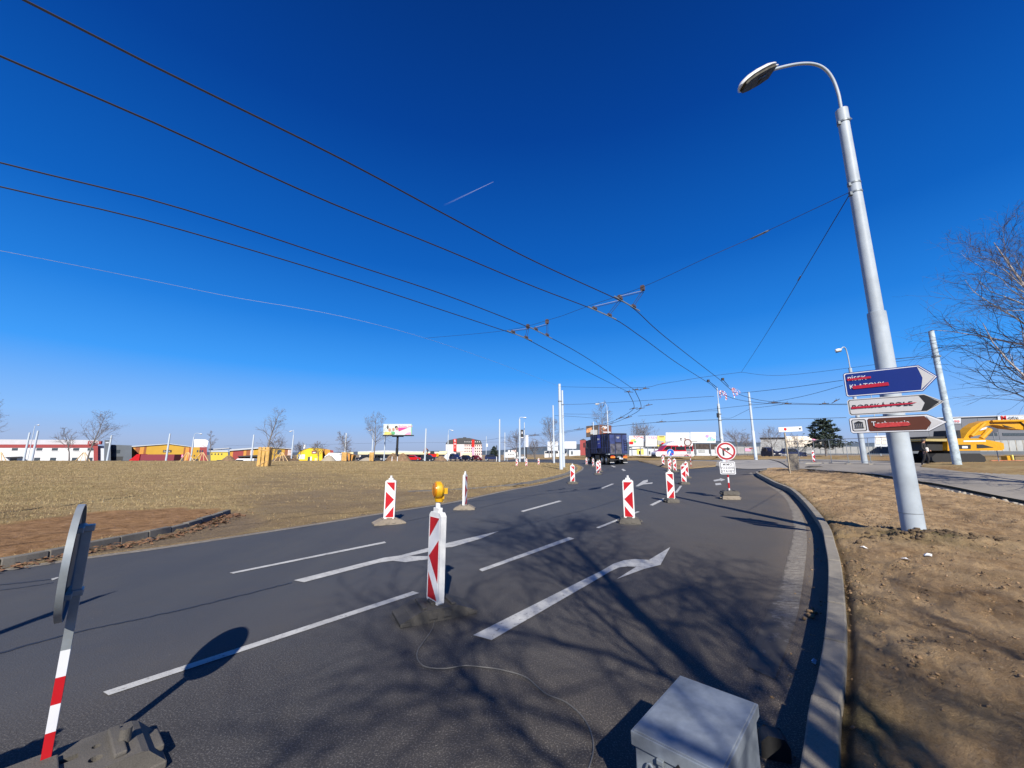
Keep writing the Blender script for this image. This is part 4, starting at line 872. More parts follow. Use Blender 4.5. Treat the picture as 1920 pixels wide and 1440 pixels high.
# dead leaves in the gap below the left kerb
leafp = []
gc = curve_pts([tuple(p)[:2] for p in GP([(-40, 1078), (20, 1066), (160, 1040), (240, 1024), (310, 1010), (375, 993), (432, 974)])], 300)
for _ in range(420):
    i = rng.integers(0, 300); leafp.append((gc[i, 0] + rng.normal(0, .12), gc[i, 1] + rng.normal(0, .14)))
gc2 = curve_pts([tuple(p)[:2] for p in GP([(385, 985), (410, 975), (432, 968), (445, 970)])], 60)
for _ in range(240):
    i = rng.integers(0, 60); leafp.append((gc2[i, 0] + rng.normal(0, .2), gc2[i, 1] + rng.normal(0, .12)))
Vs = []; Fs = []
for k, (x, y) in enumerate(leafp):
    s = rng.uniform(.025, .06); z = island_z(x, y) + rng.uniform(.004, .03); a = rng.uniform(0, 6.28, 1)[0]; u = np.array([math.cos(a), math.sin(a), rng.uniform(-.4, .4)]) * s; w = np.array([-math.sin(a), math.cos(a), rng.uniform(-.4, .4)]) * s * .55; c = np.array([x, y, z + .01])
    Vs += [c - u, c + w + [0, 0, .01], c + u, c - w]; Fs.append((4 * k, 4 * k + 3, 4 * k + 2, 4 * k + 1))
o = npmesh('dead_leaves', Vs, Fs, ['leaf_brown'], smooth=False); tag(o, 'dry brown leaves caught along the left kerb stones', 'leaves', kind='stuff')
# dry grass blades on the nearer part of the island
k = 150000; wts = (np.hypot(np.gradient(IX, axis=0), np.gradient(IY, axis=0)) * np.hypot(np.gradient(IX, axis=1), np.gradient(IY, axis=1))); wts = wts / np.maximum(IY, 5) ** 1.7; wts *= np.clip(1 - mud * 1.5, .05, 1); wts[(soil > .5) | (gap > .5) | (IY < 4) | (IX < -1.5 * IY - 3)] = 0
wts[:, -2:] = 0; pr = wts.ravel() / wts.sum(); id_ = rng.choice(len(pr), k, p=pr); bx = IX.ravel()[id_] + rng.normal(0, .06, k); by = IY.ravel()[id_] + rng.normal(0, .06, k); bz = IZ.ravel()[id_]
cl = fbm(bx * 1.5, by * 2.0, 4, 61); hh = (.02 + .045 * cl) * rng.uniform(.5, 1.3, k) * (1 + by / 60); a = rng.uniform(0, 6.28, k); w = .003 * (1 + by / 10); le = rng.uniform(.2, 1.5, k) * hh; la = rng.uniform(0, 6.28, k)
P0 = np.stack([bx - np.cos(a) * w, by - np.sin(a) * w, bz - .01], 1); P1 = np.stack([bx + np.cos(a) * w, by + np.sin(a) * w, bz - .01], 1); P2_ = np.stack([bx + np.cos(la) * le, by + np.sin(la) * le, bz + hh], 1)
V = np.stack([P0, P1, P2_], 1).reshape(-1, 3); Fq = np.arange(3 * k).reshape(-1, 3); mi = rng.choice(3, k, p=[.55, .3, .15])
mat('straw', (.40, .305, .16), .9, var=.3, scale=.6); mat('straw_dark', (.31, .225, .115), .9, var=.35, scale=.6); mat('straw_green', (.25, .215, .095), .9, var=.3, scale=.6)
o = npmesh('dry_grass', V, Fq, ['straw', 'straw_dark', 'straw_green'], smooth=False, mi=mi); tag(o, 'short dry straw-coloured grass of the roundabout island', 'grass', kind='stuff')

# ================================================================ POLES
def pole(name, label, base, top_z, r0, r1, m='pole_far', lamp=None, frac=.42, group=None, cat='pole', clamps=()):
    """tapering two-section steel pole; lamp = (reach_x, reach_y, rise)"""
    t = thing(name, label, cat, base, 0, group); h = top_z - base.z; hs_ = h * frac
    b = MB(); b.tube([(0, 0, -.3), (0, 0, hs_ - .02), (0, 0, hs_ + .03)], [r0, r0 * .93, r1 * 1.1], 18); b.build('lower_pole', m, t, smooth=True)
    b = MB(); b.tube([(0, 0, hs_), (0, 0, h)], [r1 * 1.08, r1 * .9], 16); b.build('upper_pole', m, t, smooth=True)
    for z in clamps:
        b = MB(); b.tube([(0, 0, z - base.z - .05), (0, 0, z - base.z + .05)], r1 * 1.25, 16); b.box((r1 * 1.3, -.02, z - base.z), (.10, .10, .10)); b.build('clamp', 'galv_dark', t)
    if lamp:
        lx, ly, lz = lamp
        C = curve_pts([(0, 0, h - .1), (lx * .03, ly * .03, h + lz * .55), (lx * .22, ly * .22, h + lz * .95), (lx * .6, ly * .6, h + lz), (lx, ly, h + lz * .86)], 14)
        b = MB(); b.tube([tuple(p) for p in C], max(.03, r1 * .35), 8); b.build('arm', m, t, smooth=True)
        d = Vector((lx, ly, -lz * .12)).normalized(); e = Vector(C[-1]); s = Vector((0, 0, 1)).cross(d).normalized()
        b = MB(); w = .13
        b.tube([e - d * .05, e + d * .05, e + d * .3, e + d * .6, e + d * .68], [.05, .10, .14, .12, .05], 10); lo = b.build('lantern', 'lamp_white', t, smooth=True)
        b = MB(); b.beam(e + d * .1 + Vector((0, 0, -.13)), e + d * .55 + Vector((0, 0, -.15)), .2, .05); b.build('lens', 'lamp_glass', lo)
    return t
def vpole(u, vb, vt, D=None):
    b = G(u, vb) if D is None else Q(u, 852, D)
    if D is not None: b.z = float(hgt(b.x, b.y))
    # top sits straight above the base
    lo, hi = 2.0, 25.0
    for _ in range(40):
        mid = (lo + hi) / 2; X, Yy, Zz = b.x, b.y, mid - CAM_H
        yc = -Yy * SP + Zz * CP; zc = Yy * CP + Zz * SP
        if 720 - F_PX * yc / zc > vt: lo = mid
        else: hi = mid
    return b, mid
TG = 'pale trolleybus and lamp poles around the roundabout'
b_, z_ = vpole(1052.5, 882, 720); poleA = (b_, z_); pole('trolley_pole', 'tallest thick white pole of the pair standing in the grass island tip', b_, z_, .20, .155, group=TG, clamps=(z_ - 1.9,))
b_, z_ = vpole(1057.5, 878, 732); pole('trolley_pole', 'thinner white pole right behind the tallest one on the island tip', b_, z_, .15, .12, group=TG, clamps=(z_ - 1.8,))
b_, z_ = vpole(1039, 869.5, 760); pole('trolley_pole', 'white pole just left of the island tip pair, grey at its foot', b_, z_, .17, .13, group=TG)
b_, z_ = vpole(1417.5, 862.5, 735); poleB = (b_, z_); pole('trolley_pole', 'pale blue-grey pole right of the no-right-turn sign on the far verge', b_, z_, .21, .15, group=TG, clamps=(z_ - 1.7,))
b_, z_ = vpole(1357, 866, 757); poleC = (b_, z_); pole('trolley_pole', 'pole with dark cables behind the no-right-turn sign', b_, z_, .20, .15, group=TG, clamps=(z_ - 1.2, z_ - 1.9))
t_ = bpy.data.objects[-1] if False else None
pl = MB(); pl.tube([(b_.x, b_.y - .05, z_), (b_.x, b_.y - .05, z_ + 1.9)], .05, 8); pl.build('mast_tip', 'pole_far', None)
o = bpy.data.objects['mast_tip']; par = [q for q in COL.objects if q.get('label', '').startswith('pole with dark cables')][0]; o.data.transform(Matrix.Translation(-par.location)); o.parent = par
cb = MB()
cb.tube([(-.21, -.1, 1.0), (-.24, -.1, 3.0), (-.2, -.1, 4.6), (-.17, -.1, z_ - b_.z - .3)], .04, 6); cb.build('cable_run', 'black', par)
cb = MB(); cb.box((-.24, -.16, 5.2), (.22, .2, .5)); cb.build('junction_box', 'black', par)
b_, z_ = vpole(1622, 871, 690); poleD = (b_, z_); X0 = Q(1566, 656, b_.y).x - b_.x
pole('lamp_post', 'grey lamp post with curved arm half hidden behind the arrow signs', b_, z_, .19, .12, 'pole_grey', lamp=(X0 * .80, -.3, Q(1590, 652, b_.y).z - z_), group=TG, cat='lamp post')
b_, z_ = vpole(1652, 856, 735); pole('trolley_pole', 'thin grey pole behind the arrow signs, left of the big lamp post', b_, z_, .16, .13, 'pole_grey', group=TG)
b_, z_ = vpole(1796, 877, 621); poleE = (b_, z_); pole('trolley_pole', 'weathered grey pole on the grass strip in front of the excavator', b_, z_, .20, .15, 'pole_rusty', group=TG, clamps=(z_ - 1.6,))
b_, z_ = vpole(1142, 872, 770, D=74); pole('lamp_post', 'white lamp post rising behind the blue truck container', b_, z_, .16, .11, lamp=(-1.6, -.2, Q(1135, 755.5, 74).z - z_), group=TG, cat='lamp post')
b_, z_ = vpole(1114.5, 866, 791, D=92); pole('trolley_pole', 'short white pole in front of the dark double billboard', b_, z_, .15, .12, group=TG)
b_ = Vector((-13.17, 6.6, .0)); pole('trolley_pole', 'pole on the grass outside the left edge, throwing a thin shadow over the grass', b_, 6.6, .07, .05, group=TG)
def far_pole(u, vt, label, h=9.0, lamp=None, r=.15, name='trolley_pole', tilt=0):
    D = F_PX * (h - CAM_H) / (849.0 - vt); D = min(D, 106.0) if u < 900 else D; b, z = vpole(u, 860, vt, D)
    return pole(name, label, b, z, r * 1.15, r, lamp=lamp, group=TG, cat='lamp post' if lamp else 'pole')
far_pole(47, 811, 'left white pole of the leaning-looking pair before the white building', r=.20)
far_pole(62, 807.5, 'right, taller white pole of the pair before the white building', r=.22)
far_pole(54, 799, 'lamp post with small lantern above the white building roof', h=10.5, lamp=(.9, -.2, .35), name='lamp_post', r=.07)
far_pole(203, 816, 'white pole before the dark grey building', r=.2); far_pole(313, 813, 'white pole before the red lorry trailer', r=.2)
far_pole(359, 820, 'lamp post between the yellow hall and its small entrance block', lamp=(1.6, -.2, 1.1), name='lamp_post')
far_pole(472, 815, 'white pole above the parked white van', r=.19); far_pole(547, 816, 'lamp post left of the bright yellow round-fronted building', lamp=(-.5, -.1, 1.3), name='lamp_post', r=.17)
far_pole(646.5, 812, 'white pole with a board-wrapped tree beside it', r=.2); far_pole(697.5, 815, 'lamp post in front of the left billboard-side tree', lamp=(-.6, -.1, 1.4), name='lamp_post', r=.16)
far_pole(720.5, 809, 'slim white pole at the left edge of the mast billboard', r=.14); far_pole(797, 803.5, 'white pole right of the mast billboard', r=.2)
far_pole(839.5, 815, 'lamp post before the left corner of the hotel', lamp=(.7, -.1, 1.4), name='lamp_post', r=.13)
t = far_pole(911.5, 818, 'slim pole with a white panel right of the hotel', r=.12); b = MB(); b.box((.35, -.05, 7.4), (.75, .06, 1.35)); b.build('panel', 'white_sheet', t)
far_pole(936.5, 786, 'tall white pole at the far end of the grass island', r=.18, h=9.5); far_pole(946.5, 811, 'shorter white pole just right of the tall far grass-edge pole', r=.17)
far_pole(974.5, 786, 'lamp post with a black hanging sign near the far totem', lamp=(.9, -.1, .45), name='lamp_post', r=.2, h=9.5)
far_pole(983.5, 792, 'thin far pole between the lamp post and the white totem', r=.10); far_pole(951, 845, 'low white post at the far end of the grass', h=2.2, r=.06)
t = thing('totem_sign', 'far black hanging sign with a white mark beside the lamp post', 'sign', Q(977, 822, 92)); b = MB(); b.box((.25, -.1, 1.0), (.65, .10, 2.0)); b.build('panel', 'black', t); b = MB(); b.box((.25, -.16, 1.3), (.22, .02, .5)); b.build('white_mark', 'white_sheet', t); b = MB(); b.box((.25, -.16, .18), (.6, .02, .2)); b.build('white_strip', 'white_sheet', t)
p = Q(988, 838, 105); q = Q(988, 816, 105); t = thing('totem_sign', 'far tall white totem panel on dark legs', 'sign', (p.x, p.y, 0)); b = MB(); b.box((0, 0, (p.z + q.z) / 2), (.75, .5, q.z - p.z)); b.build('panel', 'white_sheet', t); b = MB(); b.box((-.2, 0, p.z / 2), (.3, .4, p.z)); b.build('leg', 'black', t)
for u, s in ((735, 'first'), (745, 'second'), (931, 'blue-topped')):
    p = Q(u, 862, 95); p.z = .2; b = MB(); b.tube([(0, 0, -.2), (0, 0, .95)], .09, 8); o = b.build('marker_post', 'white_plastic', loc=p, smooth=True); tag(o, {'first': 'short white marker post before the dirt mound of the billboard', 'second': 'short white marker post left of the red car', 'blue-topped': 'short white marker post in front of the navy car'}[s], 'post')

# ================================================================ OVERHEAD WIRES
WG = 'overhead trolleybus and span wires'
def wire(label, pts, r=.011, m='wire', sag=0.0, n=60, name='overhead_wire'):
    C = curve_pts([tuple(p) for p in pts], n)
    if sag: s = np.linspace(0, 1, n); C[:, 2] -= sag * 4 * s * (1 - s)
    b = MB(); b.tube([tuple(p) for p in C], r, 5, caps=False); o = b.build(name, m, smooth=True); tag(o, label, 'wire', WG); return C
ZC = 5.8
def WP(pts, z=ZC): return [W(u, v, z) for u, v in pts]
back = lambda P, L: [P[0] + (P[0] - P[1]).normalized() * L] + P
CW = []
CW.append(wire('topmost dark contact wire, right one of the right pair', back(WP([(45, 0), (300, 130), (640, 298), (840, 405), (1000, 489), (1155, 560), (1190, 580), (1250, 634), (1350, 712)]), 6), .0125))
CW.append(wire('second dark contact wire from the top, left one of the right pair', back(WP([(0, 105), (300, 235), (600, 372), (840, 470), (1000, 537), (1140, 592), (1200, 630), (1270, 681), (1335, 722)]), 6), .0125))
CW.append(wire('third dark contact wire, upper one of the left pair', back(WP([(0, 305), (330, 388), (640, 489), (840, 555), (990, 613), (1020, 627), (1100, 671), (1190, 731)]), 6), .0125))
CW.append(wire('fourth dark contact wire, lower one of the left pair', back(WP([(0, 350), (300, 420), (640, 520), (840, 585), (945, 620), (990, 637), (1100, 696), (1178, 735)]), 6), .0125))
wire('contact wire bending away to the right beyond the tape flags, upper strand', WP([(1350, 712), (1379, 736), (1414, 748), (1450, 753.5), (1500, 756.5), (1560, 757.5), (1640, 757)], 5.8), .017)
wire('contact wire bending away to the right beyond the tape flags, lower strand', WP([(1335, 722), (1352, 737), (1375, 747), (1405, 753), (1450, 757), (1500, 758.3), (1580, 758.8), (1640, 758.5)], 5.75), .017)
wire('left strand of the wires turning down towards the island poles', WP([(1178, 735), (1188, 766), (1163, 783), (1145, 791), (1110, 800), (1070, 807), (1000, 815), (940, 820)], 5.8), .022)
wire('right strand of the wires turning down towards the island poles', WP([(1190, 731), (1201, 766), (1174, 783), (1150, 793), (1110, 803), (1070, 809), (1000, 817.5), (940, 822)], 5.8), .022)
ZS = 6.4
clampP = Vector((PB.x - .15, PB.y - .03, PB.z + cz2)); hookA = Vector((poleA[0].x + .1, poleA[0].y, poleA[1] - .3))
wire('span wire from the big lamp post over both wire pairs', [W(797, 634, 7.0), W(945, 620, 6.45), W(1035, 598, 6.35), W(1100, 575, 6.35), W(1205, 538, 6.4), W(1330, 481, 6.6), W(1430, 437, 6.9), clampP], .006)
wire('thin pale long cable from upper left to the island pole', [W(-500, 380, 7.2), W(0, 470, 7.4), W(400, 550, 7.6), W(797, 634, 7.0), hookA], .0055, 'wire_lit')
jr = W(1390, 698, 7.6)
wire('thin stay wire dropping from the big lamp post clamp', [clampP + Vector((0, 0, -.04)), clampP * .55 + jr * .45 + Vector((0, 0, -.12)), jr], .009)
wire('thin wire from the stay joint rightwards behind the blue sign', [jr, W(1480, 703, 7.6), Vector((poleE[0].x, poleE[0].y, poleE[1] - 1.6))], .011)
wire('cross wire above the turning point of the left pair', [hookA, W(1190, 727, 6.7), W(1240, 720, 6.8), W(1320, 707, 7.1), jr], .012)
far_w = [('sloping far wire ending behind the blue sign, upper', [(1390, 737), (1480, 727), (1580, 713)], 6.6), ('sloping far wire ending behind the blue sign, lower', [(1448, 754), (1510, 742), (1580, 723)], 6.4),
    ('far wire rising from the truck towards the pole behind the turn sign', [(1240, 778), (1330, 768), (1403, 760), (1465, 755)], 6.6), ('far wire above the ambulance running level to the right', [(1145, 800), (1206, 794), (1260, 790.5), (1345, 787), (1460, 786), (1587, 783)], 5.9),
    ('far wire from the pair of island poles over the truck', [(1055, 758), (1080, 758), (1127, 756), (1240, 749), (1339, 743)], 6.9), ('short level wire right of the island poles', [(1055, 776), (1090, 776.5), (1140, 776)], 6.8), ('second far wire right of the island poles', [(1040, 779), (1090, 782), (1130, 786)], 6.3),
    ('far wire between truck container and turn sign pole', [(1196, 780), (1240, 777), (1300, 772), (1345, 770)], 6.5), ('stay wire from the pale pole down to the left', [(1350, 783), (1369, 784), (1387, 776), (1405, 767)], 6.4),
    ('far wire between the two poles right of the turn sign', [(1412, 765), (1440, 762), (1468, 758)], 6.5), ('level far wire before the billboard and hotel', [(545, 834.5), (620, 833), (700, 831), (790, 830), (850, 829.5), (905, 826), (940, 821)], 6.2), ('lower level far wire beyond the hotel', [(900, 829), (950, 829), (1000, 829), (1035, 828.5)], 6.5), ('far wire over the red and orange hall', [(420, 836), (480, 834.5), (545, 834.5)], 6.2)]
for l, P, z in far_w: wire(l, WP(P, z), .016 if P[0][1] < 800 else .028)
wire('short wire joining grey pole and sign post on the right', [Vector((poleE[0].x, poleE[0].y, poleE[1] - 1.5)), Vector((PB.x + .12, PB.y, PB.z + 3.2))], .008)
# suspension fittings on the span wires
def fitting(label, A, d, span, s=1.0):
    """double hanger: insulator block on the span wire, slanted rods to a clip carried by the contact wire; A = point on the contact wire, d = its direction"""
    t = thing('wire_hanger', label, 'hanger', A, 0, 'hangers joining the contact wires to the span wires'); d = Vector(d).normalized(); top = Vector(span) - Vector(A)
    b = MB(); b.beam(-d * .75 * s, d * .75 * s, .022 * s, .032 * s); b.build('contact_clip', 'galv_dark', t)
    for q in (-.42, .38): 
        b = MB(); b.beam(d * (q - .09) * s + Vector((0, 0, .05)), d * (q + .09) * s + Vector((0, 0, .05)), .06 * s, .06 * s); b.build('insulator', 'porcelain', t)
    b = MB(); b.beam(top - d * .02 + Vector((0, 0, -.10 * s)), top + Vector((0, 0, .05 * s)), .10 * s, .10 * s); b.build('hanger_block', 'porcelain', t)
    for q in (-.42, .38):
        for e in (-.05, .05):
            b = MB(); b.tube([d * (q + e) * s + Vector((0, 0, .09)), top + d * e * s + Vector((0, 0, -.12 * s))], .007 * s, 5); b.build('rod', 'wire_lit' if q < 0 and e < 0 else 'wire', t)
def on(C, u, v, z=ZC):
    p = W(u, v, z); k = int(np.argmin(np.hypot(C[:, 0] - p.x, C[:, 1] - p.y))); k = min(max(k, 1), len(C) - 2); return Vector(C[k]), Vector(C[k + 1] - C[k - 1])
for C, u, v, su, sv_, l in ((CW[0], 1172, 570, 1205, 539, 'rightmost hanger where the lamp post span wire crosses the topmost contact wire'), (CW[1], 1138, 592, 1162, 557, 'hanger under the span wire on the second contact wire'), (CW[2], 1012, 622, 1026, 602, 'hanger on the third contact wire at the left crossing'), (CW[3], 975, 630, 990, 611, 'leftmost hanger on the fourth contact wire')):
    A, d = on(C, u, v); fitting(l, A, d, W(su, sv_, 6.42), 1.0)
for u, v, l, d in ((1179, 735, 'small fitting at the end of the lower left contact wire', (1, .2, 0)), (1194, 731, 'small fitting at the end of the upper left contact wire', (1, .2, 0)), (1209, 729, 'loose insulator right of the left pair turning point', (1, .1, .1)), (1188, 766, 'fitting at the lower left bend of the turning wires', (1, .3, .2)), (1201, 766, 'fitting at the lower right bend of the turning wires', (1, .3, .2)), (1215, 760, 'loose insulator right of the lower bend', (1, .1, .2)), (1240, 791, 'dark insulator on the level wire above the ambulance', (1, 0, .05)), (1450, 755, 'dark crossing frame where the bending wires meet on the right', (1, 0, 0)), (1475, 757, 'second dark crossing frame right of the first', (1, 0, 0)), (1545, 757, 'far crossing frame just left of the blue sign', (1, 0, .1)), (1567, 752, 'far loose insulator beside the blue sign', (1, 0, .5)), (1163, 784, 'long insulator on the wire going down behind the truck', (1, .2, .3)), (1177, 783, 'second long insulator on the wire above the truck', (1, .2, .3)), (1085, 805, 'dark insulator left of the dark billboard', (1, .1, .1)), (1002, 816, 'dark insulator right of the white totem', (1, 0, .05))):
    P = W(u, v, ZC); s = max(.5, P.y / 34.0); d = Vector(d).normalized(); b = MB(); b.beam(P - d * .42 * s, P + d * .42 * s, .035 * s, .045 * s); b.beam(P - d * .14 * s + Vector((0, 0, .03)), P + d * .14 * s + Vector((0, 0, .03)), .07 * s, .08 * s, mi=1); b.tube([P, P + Vector((.08 * s, 0, .22 * s))], .014 * s, 5)
    o = b.build('wire_insulator', ['wire', 'porcelain']); tag(o, l, 'insulator', 'insulators on the wires')
for (u, v), l in (((1425, 440), 'slim turnbuckle on the span wire near the lamp post'), ((1548, 428), 'slim turnbuckle on the stay wire below the clamp')):
    if u < 1500: P = W(u, v, 6.9); d = (clampP - P).normalized()
    else: P = clampP * .80 + jr * .20 + Vector((0, 0, -.07)); d = (clampP - jr).normalized()
    b = MB(); b.tube([P - d * .22, P - d * .16, P + d * .16, P + d * .22], [.008, .022, .022, .008], 8); o = b.build('turnbuckle', 'galv_dark', smooth=True); tag(o, l, 'turnbuckle')
def flags(u, v, label, seed):
    P = W(u, v, 5.75); t = thing('barrier_tape', label, 'tape', P, scale=.62); rr = random.Random(seed)
    for k in range(7):
        x = -.5 + k * .18; L = rr.uniform(.35, 1.0); b = MB(); n_ = 6; vs = []; fs = []; dx = rr.uniform(-.1, .5)
        for i in range(n_ + 1):
            q = i / n_; z = -L * q; vs += [(x + dx * q + .06 * math.sin(q * 6 + k), x * .6 + .08 * math.cos(q * 5 + k), z), (x + dx * q + .06 * math.sin(q * 6 + k) + .11, x * .6 + .08 * math.cos(q * 5 + k) + .04, z - .03)]
        for i in range(n_): b.add([], [(2 * i, 2 * i + 1, 2 * i + 3, 2 * i + 2)], (i + k) % 2)
        b.v = vs; b.build('tape_strip', ['white_sheet', 'tape_red'], t)
flags(1351, 732, 'red and white tape strips hanging from the left bending wire', 3); flags(1373, 727, 'red and white tape strips hanging from the right bending wire', 8)
# poles of the trolley ropes near the flags
for a, b2, l in (((1328, 714), (1345, 727), 'thin dark rod left of the tape flags'), ((1355, 711), (1366, 724), 'thin dark rod between the tape flags')):
    A = W(*a, 6.1); Bp = W(*b2, 5.8); b = MB(); b.tube([A, Bp], .018, 5); b.box(tuple(A), (.12, .12, .14)); o = b.build('wire_rod', 'wire'); tag(o, l, 'rod')

# ================================================================ TREES
def bare_tree(name, label, base, H, spread, seed, n1=16, n2=6, n3=5, r0=.12, bark='bark_grey', twig='twig_far', base_h=.2, up=.7, droop=0.0, twr=1.0, cat='tree', group=None, lean=(0, 0), wob=.12, stems=1, n4=0, limb=1.0):
    rr = random.Random(seed); t = thing(name, label, cat, base, 0, group); tr = MB(); cr = MB()
    def path(p, d, L, k, jit, grav):
        pts = [Vector(p)]; d = Vector(d).normalized()
        for i in range(k):
            d = (d + Vector((rr.gauss(0, jit), rr.gauss(0, jit), rr.gauss(0, jit) + grav))).normalized(); pts.append(pts[-1] + d * L / k)
        return pts
    def along(pts, f):
        q = f * (len(pts) - 1); i = min(int(q), len(pts) - 2); return pts[i].lerp(pts[i + 1], q - i), (pts[i + 1] - pts[i]).normalized()
    def side(d, ang, az):
        x = d.cross(Vector((0, 0, 1)));
        if x.length < .05: x = Vector((1, 0, 0))
        x.normalize(); y = d.cross(x).normalized(); s = x * math.cos(az) + y * math.sin(az); return (d * math.cos(ang) + s * math.sin(ang)).normalized()
    for st in range(stems):
        d0 = Vector((lean[0] + (rr.gauss(0, .28) if stems > 1 else 0), lean[1] + (rr.gauss(0, .28) if stems > 1 else 0), 1)); T = path((0, 0, -.1), d0, H * (1 if stems == 1 else rr.uniform(.75, 1)), 10, wob * .35, .03)
        tr.tube(T, [r0 * (1 - .93 * (i / 10.0) ** .9) for i in range(11)], 9)
        for k in range(n1):
            f = base_h + (1 - base_h) * ((k + rr.random()) / n1) ** 1.0 * .96; p, d = along(T, f); tap = r0 * (1 - .93 * f ** .9)
            L = spread * (1.05 - .72 * (f - base_h) / (1 - base_h)) * rr.uniform(.7, 1.15); dd = side(d, rr.uniform(.7, 1.15) * (1.25 - up * .55), k * 2.4 + rr.uniform(-.5, .5))
            B = path(p, dd, L, 7, wob, .05 * up - droop * .10); r1 = max(tap * rr.uniform(.36, .58) * limb, .006)
            (tr if r1 > .012 else cr).tube(B, [r1 * (1 - .85 * i / 7) for i in range(8)], 5, caps=False)
            for j in range(n2):
                f2 = .18 + .8 * (j + rr.random()) / n2; p2, d2 = along(B, f2); L2 = L * (.55 - .3 * f2) * rr.uniform(.7, 1.3)
                B2 = path(p2, side(d2, rr.uniform(.45, .95), rr.uniform(0, 6.28)), L2, 5, wob * 1.1, .03 - droop * .16); r2 = max(r1 * .42 * (1 - .6 * f2), .0035 * twr); cr.tube(B2, [r2 * (1 - .7 * i / 5) for i in range(6)], 4, caps=False)
                for q in range(n3):
                    f3 = .2 + .8 * (q + rr.random()) / n3; p3, d3 = along(B2, f3); L3 = L2 * rr.uniform(.35, .7)
                    B3 = path(p3, side(d3, rr.uniform(.4, .9), rr.uniform(0, 6.28)), L3, 3, wob * 1.2, .02 - droop * .25); r3 = max(r2 * .5, .0024 * twr); cr.tube(B3, [r3, r3 * .8, r3 * .6, r3 * .3], 3, caps=False)
                    for w in range(n4):
                        p4, d4 = along(B3, .25 + .7 * rr.random()); B4 = path(p4, side(d4, rr.uniform(.4, .9), rr.uniform(0, 6.28)), L3 * rr.uniform(.35, .7), 2, wob, -droop * .3); cr.tube(B4, [r3 * .6, r3 * .45, r3 * .25], 3, caps=False)
    tr.build('trunk', bark, t, smooth=True); cr.build('crown', twig, t, smooth=True); return t
# the birch at the right edge, and the bare tree behind the camera that throws the branch shadows
bare_tree('birch_tree', 'large bare birch with pale limbs reaching in from the right edge', ground(20.6, 13.6, .05), 9.6, 4.9, 5, n1=34, n2=9, n3=6, n4=2, r0=.17, bark='bark_birch', twig='twig', base_h=.13, up=1.05, droop=.10, wob=.15, twr=1.7, lean=(-.05, 0))
bare_tree('bare_tree', 'bare street tree beside the road whose branch shadows fall on the lanes', (2.02, -4.3, .1), 10.2, 4.3, 21, n1=32, n2=12, n3=8, n4=2, r0=.20, base_h=.27, up=.5, wob=.17, twr=1.7, limb=.72, bark='bark_grey', twig='twig')
TR = 'young bare trees around the roundabout'
def ftree(u, vt, D, spread, label, seed, **k):
    b = Q(u, 852, D); b.z = float(hgt(b.x, b.y)); H = Q(u, vt, D).z - b.z
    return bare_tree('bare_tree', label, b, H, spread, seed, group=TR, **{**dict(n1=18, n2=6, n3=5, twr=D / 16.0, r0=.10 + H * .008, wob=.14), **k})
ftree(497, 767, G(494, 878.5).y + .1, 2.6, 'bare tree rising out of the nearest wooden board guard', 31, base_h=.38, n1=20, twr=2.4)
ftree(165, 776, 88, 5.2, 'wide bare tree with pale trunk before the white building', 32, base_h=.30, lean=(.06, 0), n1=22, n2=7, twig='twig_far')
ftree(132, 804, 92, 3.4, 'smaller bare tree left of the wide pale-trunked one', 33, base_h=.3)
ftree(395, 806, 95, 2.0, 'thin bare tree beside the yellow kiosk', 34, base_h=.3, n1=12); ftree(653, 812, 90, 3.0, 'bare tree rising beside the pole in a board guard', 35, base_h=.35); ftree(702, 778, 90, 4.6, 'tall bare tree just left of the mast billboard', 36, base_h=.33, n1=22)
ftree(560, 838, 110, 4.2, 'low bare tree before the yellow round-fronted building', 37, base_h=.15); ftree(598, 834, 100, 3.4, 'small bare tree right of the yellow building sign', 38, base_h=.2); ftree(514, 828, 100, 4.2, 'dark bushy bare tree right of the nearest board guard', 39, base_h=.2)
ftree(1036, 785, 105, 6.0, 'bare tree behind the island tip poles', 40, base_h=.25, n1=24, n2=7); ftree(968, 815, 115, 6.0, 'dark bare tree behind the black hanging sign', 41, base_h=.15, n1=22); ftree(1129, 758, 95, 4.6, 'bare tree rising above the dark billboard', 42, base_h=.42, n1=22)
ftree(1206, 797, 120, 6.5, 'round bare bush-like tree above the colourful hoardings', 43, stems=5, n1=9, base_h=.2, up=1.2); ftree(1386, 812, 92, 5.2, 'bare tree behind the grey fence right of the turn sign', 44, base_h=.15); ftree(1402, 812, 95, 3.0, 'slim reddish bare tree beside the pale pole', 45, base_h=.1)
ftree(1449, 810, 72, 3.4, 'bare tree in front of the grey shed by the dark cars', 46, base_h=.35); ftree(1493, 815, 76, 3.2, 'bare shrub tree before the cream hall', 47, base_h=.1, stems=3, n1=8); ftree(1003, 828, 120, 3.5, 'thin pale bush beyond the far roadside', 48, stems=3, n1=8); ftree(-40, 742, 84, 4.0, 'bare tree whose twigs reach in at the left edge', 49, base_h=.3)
ftree(648, 830, 112, 3.2, 'low bare tree behind the white lorry', 50, base_h=.15)
